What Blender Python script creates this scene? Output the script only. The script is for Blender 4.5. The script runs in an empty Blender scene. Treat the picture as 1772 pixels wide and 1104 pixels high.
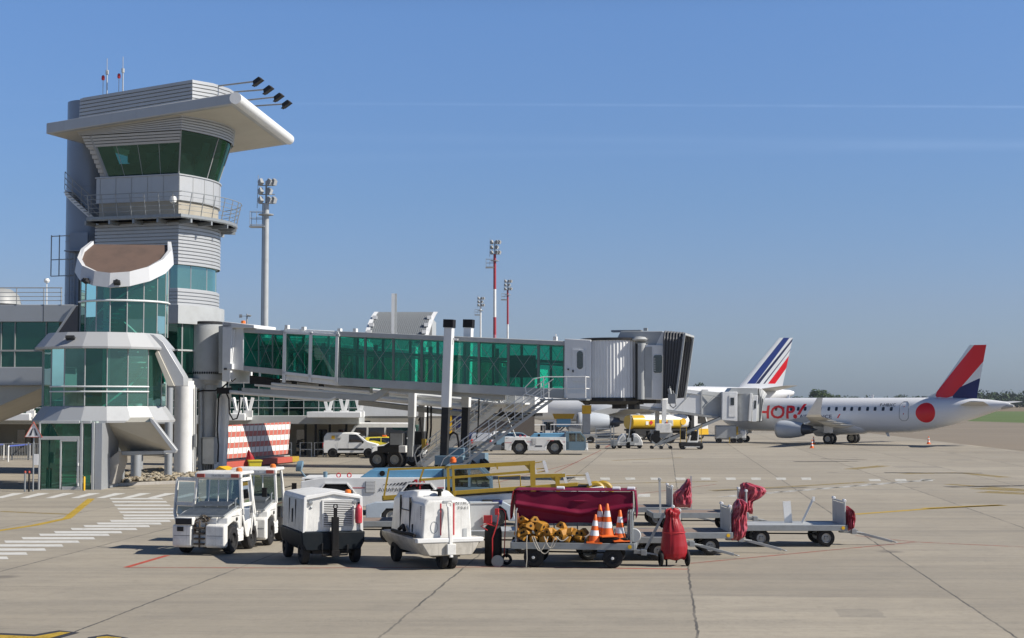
import bpy, bmesh, math, random
from mathutils import Vector, Matrix
random.seed(7)
R = math.radians
S = bpy.context.scene
COL = S.collection

# ---------------------------------------------------------------- camera
F = 2600.0                     # focal length in pixels of the 1772 px wide photograph
PITCH = math.atan(143 / F)
CAMZ = 4.1
cd = bpy.data.cameras.new('camera'); cam = bpy.data.objects.new('camera', cd); COL.objects.link(cam)
cd.sensor_width = 36; cd.lens = F / 1772 * 36; cd.clip_start = 0.5; cd.clip_end = 9000
cam.location = (0, 0, CAMZ); cam.rotation_euler = (math.pi / 2 + PITCH, 0, 0)
S.camera = cam
# ---------------------------------------------------------------- light
SUN_EL = R(39)
SUN_DIR = Vector((math.cos(SUN_EL) * 0.972, math.cos(SUN_EL) * -0.235, math.sin(SUN_EL)))
sl = bpy.data.lights.new('sun', 'SUN'); so = bpy.data.objects.new('sun', sl); COL.objects.link(so)
sl.energy = 5.0; sl.angle = R(0.53); sl.color = (1.0, 0.94, 0.85)
so.rotation_euler = SUN_DIR.to_track_quat('Z', 'Y').to_euler()
W_ = bpy.data.worlds.new('World'); S.world = W_; W_.use_nodes = True
wt = W_.node_tree; bg = wt.nodes['Background']
sky = wt.nodes.new('ShaderNodeTexSky'); sky.sky_type = 'NISHITA'; sky.sun_disc = False
sky.sun_elevation = SUN_EL; sky.sun_rotation = math.atan2(SUN_DIR.x, SUN_DIR.y)
sky.altitude = 0; sky.air_density = 1.0; sky.dust_density = 0.6; sky.ozone_density = 2.2
S.view_settings.view_transform = 'Standard'; S.view_settings.look = 'None'
S.view_settings.exposure = 0.36; S.view_settings.gamma = 1.0
# sky tint: spring haze low down, unseen zenith dimmed to cut ambient light + two contrails (straight lines on the sky)
def wmath(op, a, b=None, c=None):
    n = wt.nodes.new('ShaderNodeMath'); n.operation = op
    for i, x in enumerate((a, b, c)):
        if x is None: continue
        if isinstance(x, (int, float)): n.inputs[i].default_value = x
        else: wt.links.new(x, n.inputs[i])
    return n.outputs[0]
wtc = wt.nodes.new('ShaderNodeTexCoord')
wsep = wt.nodes.new('ShaderNodeSeparateXYZ'); wt.links.new(wtc.outputs['Generated'], wsep.inputs[0])
wr = wt.nodes.new('ShaderNodeValToRGB')
wt.links.new(wmath('MULTIPLY', wsep.outputs['Z'], 1.0), wr.inputs[0])
SKY_TINT = [(0.0, (0.36, 0.465, 0.73)), (0.02, (0.385, 0.485, 0.74)), (0.064, (0.452, 0.515, 0.74)), (0.133, (0.47, 0.58, 0.79)), (0.252, (0.555, 0.715, 0.955)), (0.42, (0.30, 0.385, 0.52)), (1.0, (0.19, 0.235, 0.32))]
el = wr.color_ramp.elements
while len(el) < len(SKY_TINT): el.new(0.5)
for e, (p, c) in zip(el, SKY_TINT): e.position = p; e.color = (*c, 1)
wm = wt.nodes.new('ShaderNodeMix'); wm.data_type = 'RGBA'; wm.blend_type = 'MULTIPLY'; wm.inputs[0].default_value = 1; wm.clamp_result = False
wt.links.new(sky.outputs[0], wm.inputs[6]); wt.links.new(wr.outputs[0], wm.inputs[7])
def contrail(px0, py0, px1, py1, width, amount, scale):
    """a straight trail: bright band where the view direction lies near a plane through the eye"""
    global _sky_col
    def d(px, py):
        u = (px - 886) / F; v = (552 - py) / F
        return Vector((u, math.cos(PITCH) - v * math.sin(PITCH), math.sin(PITCH) + v * math.cos(PITCH))).normalized()
    n = d(px0, py0).cross(d(px1, py1)).normalized()
    dot = wt.nodes.new('ShaderNodeVectorMath'); dot.operation = 'DOT_PRODUCT'; dot.inputs[1].default_value = n
    wt.links.new(wtc.outputs['Generated'], dot.inputs[0])
    band = wmath('SUBTRACT', 1.0, wmath('MULTIPLY', wmath('ABSOLUTE', dot.outputs['Value']), 1 / width))
    band = wmath('MAXIMUM', band, 0.0)
    nz = wt.nodes.new('ShaderNodeTexNoise'); nz.inputs['Scale'].default_value = scale; nz.inputs['Detail'].default_value = 3
    mp = wt.nodes.new('ShaderNodeMapping'); mp.inputs['Scale'].default_value = (1, 1, 6)
    wt.links.new(wtc.outputs['Generated'], mp.inputs[0]); wt.links.new(mp.outputs[0], nz.inputs['Vector'])
    side = wmath('MULTIPLY_ADD', wsep.outputs['X'], 1.1, 0.45)
    side = wmath('MINIMUM', wmath('MAXIMUM', side, 0.12), 1.0)
    amt = wmath('MULTIPLY', wmath('MULTIPLY', band, amount), wmath('MULTIPLY', nz.outputs['Fac'], side))
    mx = wt.nodes.new('ShaderNodeMix'); mx.data_type = 'RGBA'; mx.blend_type = 'ADD'; mx.clamp_result = False
    wt.links.new(amt, mx.inputs[0]); wt.links.new(_sky_col, mx.inputs[6]); mx.inputs[7].default_value = (1.0, 1.05, 1.1, 1)
    _sky_col = mx.outputs[2]
_sky_col = wm.outputs[2]
contrail(400, 178.5, 1700, 184.5, 0.0012, 0.9, 40)
contrail(500, 236, 1772, 250, 0.0050, 0.35, 9)
contrail(500, 275, 1772, 250, 0.0050, 0.25, 9)
wt.links.new(_sky_col, bg.inputs['Color'])
bg.inputs['Strength'].default_value = 0.11

# ---------------------------------------------------------------- pixel <-> place
def ray(px, py):
    u = (px - 886) / F; v = (552 - py) / F
    return Vector((u, math.cos(PITCH) - v * math.sin(PITCH), math.sin(PITCH) + v * math.cos(PITCH)))
EYE = Vector((0, 0, CAMZ))
def W(px, py, Y):
    d = ray(px, py); return EYE + d * (Y / d.y)
def G(px, py, z=0.0):
    d = ray(px, py); t = (z - CAMZ) / d.z; p = EYE + d * t; p.z = z; return p
def hit(px, py, P, n):
    d = ray(px, py); t = (Vector(P) - EYE).dot(n) / d.dot(n); return EYE + d * t

# ---------------------------------------------------------------- mesh builder
class MB:
    def __init__(s): s.v = []; s.f = []; s.mi = []; s.cur = 0
    def add(s, vs, fs, mi=None):
        o = len(s.v); s.v += [Vector(p) for p in vs]
        for f in fs: s.f.append([i + o for i in f]); s.mi.append(s.cur if mi is None else mi)
        return s
    def mat(s, i): s.cur = i; return s
    def box(s, c, d, rz=0, ry=0, rx=0, mi=None, taper=1.0):
        c = Vector(c); x, y, z = d[0] / 2, d[1] / 2, d[2] / 2
        m = Matrix.Rotation(rz, 3, 'Z') @ Matrix.Rotation(ry, 3, 'Y') @ Matrix.Rotation(rx, 3, 'X')
        vs = [c + m @ Vector((a * x * (taper if k > 0 else 1), b * y * (taper if k > 0 else 1), k * z)) for k in (-1, 1) for a, b in ((-1, -1), (1, -1), (1, 1), (-1, 1))]
        return s.add(vs, [(3, 2, 1, 0), (4, 5, 6, 7), (0, 1, 5, 4), (1, 2, 6, 5), (2, 3, 7, 6), (3, 0, 4, 7)], mi)
    def bx(s, x0, x1, y0, y1, z0, z1, mi=None):
        return s.box(((x0 + x1) / 2, (y0 + y1) / 2, (z0 + z1) / 2), (x1 - x0, y1 - y0, z1 - z0), mi=mi)
    def prism(s, pts, off, mi=None):
        """closed polygon (3d points) pushed along off, with caps"""
        n = len(pts); pts = [Vector(p) for p in pts]; off = Vector(off)
        vs = pts + [p + off for p in pts]
        fs = [tuple(range(n)), tuple(range(2 * n - 1, n - 1, -1))]
        fs += [(i, i + n, (i + 1) % n + n, (i + 1) % n) for i in range(n)]
        return s.add(vs, fs, mi)
    def xz(s, pts, y0, y1, mi=None): return s.prism([(x, y0, z) for x, z in pts], (0, y1 - y0, 0), mi)
    def yz(s, pts, x0, x1, mi=None): return s.prism([(x0, y, z) for y, z in pts], (x1 - x0, 0, 0), mi)
    def xy(s, pts, z0, z1, mi=None): return s.prism([(x, y, z0) for x, y in pts], (0, 0, z1 - z0), mi)
    def tube(s, pts, r, n=6, mi=None, closed=False):
        pts = [Vector(p) for p in pts]; k = len(pts); vs = []; up = None
        for i, p in enumerate(pts):
            a = pts[i - 1] if i or closed else pts[0]; b = pts[(i + 1) % k] if i < k - 1 or closed else pts[-1]
            t = (b - a).normalized()
            if up is None: up = Vector((0, 0, 1)) if abs(t.z) < .9 else Vector((1, 0, 0))
            x = t.cross(up).normalized(); y = x.cross(t).normalized(); up = y
            rr = r[i] if isinstance(r, (list, tuple)) else r
            vs += [p + (x * math.cos(q) + y * math.sin(q)) * rr for q in [2 * math.pi * j / n + math.pi / n for j in range(n)]]
        fs = []
        for i in range(k if closed else k - 1):
            for j in range(n):
                a, b = i * n + j, i * n + (j + 1) % n; c, d = ((i + 1) % k) * n + (j + 1) % n, ((i + 1) % k) * n + j
                fs.append((a, b, c, d))
        if not closed: fs += [tuple(range(n - 1, -1, -1)), tuple(range((k - 1) * n, k * n))]
        return s.add(vs, fs, mi)
    def bar(s, p, q, w, h=None, mi=None):
        """rectangular bar from p to q; w across (horizontal), h the other way"""
        p, q = Vector(p), Vector(q); h = h or w; t = (q - p).normalized()
        up = Vector((0, 0, 1)) if abs(t.z) < .95 else Vector((0, 1, 0))
        x = t.cross(up).normalized() * w / 2; y = x.cross(t).normalized() * h / 2
        vs = [e + a * x + b * y for e in (p, q) for a, b in ((-1, -1), (1, -1), (1, 1), (-1, 1))]
        return s.add(vs, [(0, 1, 2, 3), (7, 6, 5, 4), (0, 4, 5, 1), (1, 5, 6, 2), (2, 6, 7, 3), (3, 7, 4, 0)], mi)
    def lathe(s, prof, o=(0, 0, 0), axis='Z', n=24, mi=None, caps=True):
        """prof: (radius, height) pairs along axis"""
        vs = []; o = Vector(o)
        ax = {'Z': ((1, 0, 0), (0, 1, 0), (0, 0, 1)), 'Y': ((1, 0, 0), (0, 0, 1), (0, 1, 0)), 'X': ((0, 1, 0), (0, 0, 1), (1, 0, 0))}[axis] if isinstance(axis, str) else axis
        X, Y, Z = [Vector(a) for a in ax]
        for r, h in prof:
            vs += [o + X * r * math.cos(2 * math.pi * j / n) + Y * r * math.sin(2 * math.pi * j / n) + Z * h for j in range(n)]
        fs = [(i * n + j, i * n + (j + 1) % n, (i + 1) * n + (j + 1) % n, (i + 1) * n + j) for i in range(len(prof) - 1) for j in range(n)]
        if caps: fs += [tuple(range(n - 1, -1, -1)), tuple(range((len(prof) - 1) * n, len(prof) * n))]
        return s.add(vs, fs, mi)
    def loft(s, rings, caps=True, closed=True, mi=None):
        n = len(rings[0]); vs = [p for r in rings for p in r]
        m = n if closed else n - 1
        fs = [(i * n + j, i * n + (j + 1) % n, (i + 1) * n + (j + 1) % n, (i + 1) * n + j) for i in range(len(rings) - 1) for j in range(m)]
        if caps and closed: fs += [tuple(range(n - 1, -1, -1)), tuple(range((len(rings) - 1) * n, len(rings) * n))]
        return s.add(vs, fs, mi)
    def build(s, name, mats, parent=None, bevel=0, world=False, smooth=True, angle=35, seg=2, solid=0):
        me = bpy.data.meshes.new(name)
        vs = s.v
        if world and parent is not None:
            inv = mw(parent).inverted(); vs = [inv @ p for p in vs]
        me.from_pydata([tuple(p) for p in vs], [], s.f)
        for m in (mats if isinstance(mats, (list, tuple)) else [mats]): me.materials.append(m)
        me.polygons.foreach_set('material_index', s.mi)
        bm = bmesh.new(); bm.from_mesh(me)
        if bevel: bmesh.ops.remove_doubles(bm, verts=bm.verts, dist=1e-5)
        bmesh.ops.recalc_face_normals(bm, faces=bm.faces)
        bm.to_mesh(me); bm.free()
        o = bpy.data.objects.new(name, me); COL.objects.link(o)
        if parent is not None: o.parent = parent
        if smooth:
            me.polygons.foreach_set('use_smooth', [True] * len(me.polygons)); me.set_sharp_from_angle(angle=R(angle))
        if solid:
            m = o.modifiers.new('solid', 'SOLIDIFY'); m.thickness = solid; m.offset = 0
        if bevel:
            m = o.modifiers.new('bevel', 'BEVEL'); m.width = bevel; m.segments = seg; m.limit_method = 'ANGLE'; m.angle_limit = R(40)
            m.harden_normals = False
        return o
    def build_each(s, name, *a, **k):
        """every loose piece becomes an object of its own"""
        par = list(range(len(s.v)))
        def find(i):
            while par[i] != i: par[i] = par[par[i]]; i = par[i]
            return i
        for f in s.f:
            for i in f[1:]: par[find(i)] = find(f[0])
        g = {}
        for f, m in zip(s.f, s.mi): g.setdefault(find(f[0]), []).append((f, m))
        out = []
        for fs in g.values():
            c = MB(); ids = sorted({i for f, m in fs for i in f}); mp = {i: j for j, i in enumerate(ids)}
            c.v = [s.v[i] for i in ids]; c.f = [[mp[i] for i in f] for f, m in fs]; c.mi = [m for f, m in fs]; out.append(c.build(name, *a, **k))
        return out
def mw(o):
    m = Matrix.Translation(o.location) @ o.rotation_euler.to_matrix().to_4x4()
    return mw(o.parent) @ m if o.parent else m
def thing(name, label, cat, loc=(0, 0, 0), rz=0, group=None):
    o = bpy.data.objects.new(name, None); COL.objects.link(o); o.empty_display_size = 0.3
    o.location = loc; o.rotation_euler = (0, 0, rz); return tag(o, label, cat, group)
def tag(o, label=None, cat=None, group=None, kind=None):
    for k, x in (('label', label), ('category', cat), ('group', group), ('kind', kind)):
        if x: o[k] = x
    return o
def copy_tree(o, parent=None):
    c = o.copy(); COL.objects.link(c)
    if parent is not None: c.parent = parent
    for ch in list(o.children): copy_tree(ch, c)
    return c
def text_mesh(txt, size, bold=0.0, shear=0.0, spacing=1.0):
    """flat lettering as (verts, faces) in x,y; finely cut so that it can be wrapped onto a curved body"""
    cu = bpy.data.curves.new('lettering', 'FONT'); cu.body = txt; cu.size = size; cu.offset = bold; cu.shear = shear
    cu.space_character = spacing; cu.resolution_u = 3
    ob = bpy.data.objects.new('lettering', cu); COL.objects.link(ob)
    dg = bpy.context.evaluated_depsgraph_get(); me = ob.evaluated_get(dg).to_mesh()
    vs = [v.co.copy() for v in me.vertices]; fs = [list(p.vertices) for p in me.polygons]
    ob.evaluated_get(dg).to_mesh_clear(); bpy.data.objects.remove(ob); bpy.data.curves.remove(cu)
    return vs, fs
def sign_text(txt, size, fn, mat, parent, name='lettering', bold=0.0, shear=0.0, spacing=1.0, depth=0.0, center=True, cut=None):
    """fn maps (x, y) of the flat text to a local place"""
    vs, fs = text_mesh(txt, size, bold, shear, spacing)
    bm = bmesh.new(); bv = [bm.verts.new(v) for v in vs]
    for f in fs:
        try: bm.faces.new([bv[i] for i in f])
        except ValueError: pass
    if cut:
        ys = [v.y for v in vs]; y = min(ys) + cut
        while y < max(ys):
            bmesh.ops.bisect_plane(bm, geom=bm.verts[:] + bm.edges[:] + bm.faces[:], plane_co=(0, y, 0), plane_no=(0, 1, 0)); y += cut
    w = max(v.co.x for v in bm.verts) if center else 0; w0 = min(v.co.x for v in bm.verts) if center else 0
    for v in bm.verts: v.co = Vector(fn(v.co.x - (w + w0) / 2, v.co.y))
    me = bpy.data.meshes.new(name); bm.to_mesh(me); bm.free(); me.materials.append(mat)
    o = bpy.data.objects.new(name, me); COL.objects.link(o)
    if parent is not None: o.parent = parent
    return o

# ---------------------------------------------------------------- materials
def lin(r, g, b):
    f = lambda c: c / 12.92 if c <= 0.04045 else ((c + 0.055) / 1.055) ** 2.4
    return (f(r / 255), f(g / 255), f(b / 255))
class NT:
    def __init__(s, name):
        s.m = bpy.data.materials.new(name); s.m.use_nodes = True; s.t = s.m.node_tree
        s.p = s.t.nodes['Principled BSDF']; s.out = s.t.nodes['Material Output']
    def n(s, typ, **kw):
        n = s.t.nodes.new('ShaderNode' + typ)
        for k, v in kw.items(): setattr(n, k, v)
        return n
    def put(s, sock, x):
        if x is None: return
        if hasattr(x, 'is_output'): s.t.links.new(x, sock)
        elif hasattr(x, '__len__') and len(x) == 3 and sock.type == 'RGBA': sock.default_value = (*x, 1)
        else: sock.default_value = x
    def math(s, op, a, b=None, c=None):
        n = s.n('Math', operation=op)
        for i, x in enumerate((a, b, c)): s.put(n.inputs[i], x)
        return n.outputs[0]
    def mix(s, fac, a, b, mode='MIX'):
        n = s.n('Mix', data_type='RGBA', blend_type=mode); s.put(n.inputs[0], fac); s.put(n.inputs[6], a); s.put(n.inputs[7], b); return n.outputs[2]
    def co(s, kind='Object', scale=None, rot=None):
        o = s.n('TexCoord').outputs[kind]
        if scale or rot:
            m = s.n('Mapping'); s.put(m.inputs['Vector'], o)
            if scale: m.inputs['Scale'].default_value = scale
            if rot: m.inputs['Rotation'].default_value = rot
            o = m.outputs[0]
        return o
    def noise(s, vec, scale, detail=4, rough=.55):
        n = s.n('TexNoise'); s.put(n.inputs['Vector'], vec); n.inputs['Scale'].default_value = scale; n.inputs['Detail'].default_value = detail; n.inputs['Roughness'].default_value = rough
        return n.outputs['Fac']
    def ramp(s, fac, stops):
        n = s.n('ValToRGB'); s.put(n.inputs[0], fac); e = n.color_ramp.elements
        while len(e) < len(stops): e.new(.5)
        for q, (p, c) in zip(e, stops):
            q.position = p; q.color = (*c, 1) if hasattr(c, '__len__') else (c, c, c, 1)
        return n.outputs[0]
    def bump(s, h, strength=.3, dist=.02):
        n = s.n('Bump'); s.put(n.inputs['Height'], h); n.inputs['Strength'].default_value = strength; n.inputs['Distance'].default_value = dist
        s.put(s.p.inputs['Normal'], n.outputs[0])
def paint(name, c, rough=.45, metal=0.0, dirt=.25, scale=1.5, dirtc=(.10, .085, .065), coat=0, streak=False, bumpy=0.0, spec=.5):
    """a painted or bare surface with uneven sheen, grime in patches and (optionally) runs down the sides"""
    k = NT(name); v = k.co('Object')
    a = k.noise(v, scale, 6, .65)
    m = k.ramp(a, [(.45, 0), (.75, 1)])
    if streak:
        b = k.noise(k.co('Object', scale=(9, 9, .5)), scale, 4, .6); m = k.math('MAXIMUM', m, k.ramp(b, [(.5, 0), (.8, 1)]))
    fine = k.noise(v, scale * 14, 3)
    base = k.mix(k.math('MULTIPLY', m, dirt), c, dirtc)
    base = k.mix(k.math('MULTIPLY', k.ramp(fine, [(.6, 0), (.78, 1)]), dirt * .6), base, dirtc)
    k.put(k.p.inputs['Base Color'], base)
    k.put(k.p.inputs['Roughness'], k.math('MULTIPLY_ADD', a, .25, rough - .1))
    k.p.inputs['Metallic'].default_value = metal; k.p.inputs['Coat Weight'].default_value = coat; k.p.inputs['Coat Roughness'].default_value = .12
    k.p.inputs['Specular IOR Level'].default_value = spec
    if bumpy: k.bump(fine, bumpy, .01)
    return k.m
def glass(name, tint, refl=1.0, dark=0.0, rough=0.0, wavy=0.02, coat=(1, 1, 1)):
    """tinted pane: lets coloured light through and mirrors the surroundings at grazing angles"""
    k = NT(name); t = k.t; t.nodes.remove(k.p)
    tr = k.n('BsdfTransparent'); k.put(tr.inputs[0], tint)
    gl = k.n('BsdfGlossy'); gl.inputs['Roughness'].default_value = rough; k.put(gl.inputs[0], coat)
    fr = k.n('Fresnel'); fr.inputs['IOR'].default_value = 1.52
    nz = k.noise(k.co('Object'), .7, 2); bp = k.n('Bump'); k.put(bp.inputs['Height'], nz); bp.inputs['Strength'].default_value = wavy; bp.inputs['Distance'].default_value = .3
    k.put(gl.inputs['Normal'], bp.outputs[0])
    f = k.math('MULTIPLY', k.math('MULTIPLY_ADD', fr.outputs[0], 1.0, .07), refl)
    mx = k.n('MixShader'); k.put(mx.inputs[0], f); t.links.new(tr.outputs[0], mx.inputs[1]); t.links.new(gl.outputs[0], mx.inputs[2])
    if dark:
        df = k.n('BsdfDiffuse'); k.put(df.inputs[0], tuple(x * .5 for x in tint)); m2 = k.n('MixShader'); m2.inputs[0].default_value = dark
        t.links.new(tr.outputs[0], m2.inputs[1]); t.links.new(df.outputs[0], m2.inputs[2]); t.links.new(m2.outputs[0], mx.inputs[1])
    t.links.new(mx.outputs[0], k.out.inputs[0]); return k.m
M = {}
M['white'] = paint('white_paint', (.74, .74, .72), .42, dirt=.16)
M['white_dirty'] = paint('worn_white_paint', (.74, .735, .70), .45, dirt=.38, scale=2.2, streak=True)
M['white_metal'] = paint('white_coated_metal', (.72, .73, .73), .38, dirt=.12, scale=.8, streak=True)
M['grey_panel'] = paint('grey_cladding', (.36, .38, .40), .38, metal=.35, dirt=.12, scale=.5)
M['silver'] = paint('silver_cladding', (.44, .45, .455), .42, metal=.25, dirt=.10, scale=.5, streak=True)
M['silver_blue'] = paint('blue_grey_cladding', (.22, .25, .30), .36, metal=.3, dirt=.10, scale=.5)
M['beige_soffit'] = paint('beige_soffit', (.50, .47, .40), .6, dirt=.15, scale=.4)
M['brown_roof'] = paint('brown_roofing_felt', (.13, .085, .065), .85, dirt=.5, scale=1.2, dirtc=(.05, .04, .035), bumpy=.2)
M['grey'] = paint('grey_paint', (.30, .31, .31), .45, dirt=.2)
M['light_grey'] = paint('light_grey_paint', (.40, .415, .415), .45, dirt=.22)
M['galv'] = paint('galvanised_steel', (.29, .31, .32), .45, metal=.35, dirt=.3, scale=5)
M['dark'] = paint('dark_steel', (.022, .023, .025), .6, dirt=.25, scale=4, spec=.25)
M['black'] = paint('black_plastic', (.008, .008, .009), .6, dirt=.12, spec=.2)
M['rubber'] = paint('tyre_rubber', (.011, .011, .012), .8, dirt=.22, scale=5, dirtc=(.07, .062, .05), bumpy=.25)
M['hub'] = paint('wheel_hub', (.42, .42, .40), .5, metal=.3, dirt=.5, scale=6)
M['blue'] = paint('pale_blue_paint', (.12, .30, .46), .42, dirt=.18)
M['blue_grey'] = paint('slate_blue_paint', (.13, .21, .27), .45, dirt=.2)
M['yellow'] = paint('yellow_paint', (.38, .245, .02), .45, dirt=.3, scale=3, dirtc=(.14, .08, .02))
M['bright_yellow'] = paint('bright_yellow_paint', (.72, .42, .01), .45, dirt=.15)
M['red'] = paint('red_paint', (.50, .025, .03), .4, dirt=.15)
M['dull_red'] = paint('faded_red_paint', (.42, .075, .05), .65, dirt=.3, scale=3)
M['orange'] = paint('orange_plastic', (.75, .13, .012), .45, dirt=.12)
M['beacon'] = paint('amber_beacon', (.70, .18, .03), .25, dirt=.05)
M['maroon'] = paint('maroon_tarpaulin', (.145, .004, .027), .6, dirt=.15, scale=4, dirtc=(.09, .01, .03), bumpy=.15, spec=.2)
M['redcover'] = paint('red_vinyl', (.29, .012, .018), .42, dirt=.25, scale=4, dirtc=(.12, .012, .016), bumpy=.12, spec=.3)
M['pinkvinyl'] = paint('faded_red_vinyl', (.36, .05, .075), .32, dirt=.25, scale=4, dirtc=(.42, .22, .24), bumpy=.1)
M['wood'] = paint('weathered_plywood', (.25, .19, .15), .7, dirt=.5, scale=5, dirtc=(.10, .075, .06))
M['chock'] = paint('ochre_rubber', (.42, .19, .016), .6, dirt=.35, scale=12, dirtc=(.10, .05, .015))
M['rope'] = paint('pale_rope', (.45, .42, .36), .8, dirt=.2, scale=20)
M['lamp_glass'] = paint('lamp_glass', (.55, .57, .58), .15, dirt=.05)
M['reflector'] = paint('reflective_band', (.70, .71, .73), .35, dirt=.15, scale=8)
M['concrete_wall'] = paint('cast_concrete', (.34, .32, .29), .8, dirt=.35, scale=.8, streak=True, bumpy=.1)
M["blue_white"] = paint("bluish_white_paint", (.42, .48, .54), .45, dirt=.2)
M['beige_wall'] = paint('beige_render', (.36, .33, .27), .8, dirt=.2, scale=.6)
M['interior'] = paint('interior_dark', (.045, .055, .055), .7, dirt=.2)
M['interior_light'] = paint('interior_pale', (.30, .36, .33), .7, dirt=.2)
M['blueprint'] = paint('dark_blue_paint', (.012, .022, .13), .35, dirt=.05)
M['text_dark'] = paint('dark_lettering', (.03, .035, .05), .5, dirt=.1)
M['text_grey'] = paint('grey_lettering', (.22, .23, .24), .5, dirt=.1)
M['seat'] = paint('black_seat_cover', (.02, .02, .022), .7, dirt=.2)
M['glass_green'] = glass('green_glazing', (.10, .50, .38), 1.1, dark=.10, coat=(.55, .86, .78))
M['glass_tower'] = glass('dark_green_glazing', (.08, .26, .21), 1.0, dark=.06, coat=(.38, .74, .64))
M['glass_bridge'] = glass('emerald_glazing', (.075, .64, .48), .6, dark=.10, wavy=.01, coat=(.6, .95, .85))
M['glass_green_light'] = glass('light_green_glazing', (.20, .60, .49), 1.4, dark=.16, coat=(.62, .9, .84))
M['glass_green_deep'] = glass('deep_green_glazing', (.06, .36, .28), .9, dark=.08, coat=(.5, .82, .74))
M['glass_bridge_light'] = glass('light_emerald_glazing', (.17, .76, .62), .7, dark=.12, coat=(.6, .95, .85))
GREENS = [M['glass_green'], M['glass_green_light'], M['glass_green_deep']]; BRIDGES = [M['glass_bridge'], M['glass_bridge_light']]
M['glass_pale'] = glass('pale_green_glazing', (.22, .56, .46), 2.6, dark=.25, coat=(.62, .92, .86))
M['glass_cab'] = glass('cab_glazing', (.42, .50, .47), 1.1, dark=.06)
M['glass_dark'] = glass('dark_glazing', (.045, .06, .065), 1.2, dark=.25)
M['green_frame'] = paint('dark_green_grey_paint', (.12, .17, .155), .45, dirt=.15)
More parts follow.
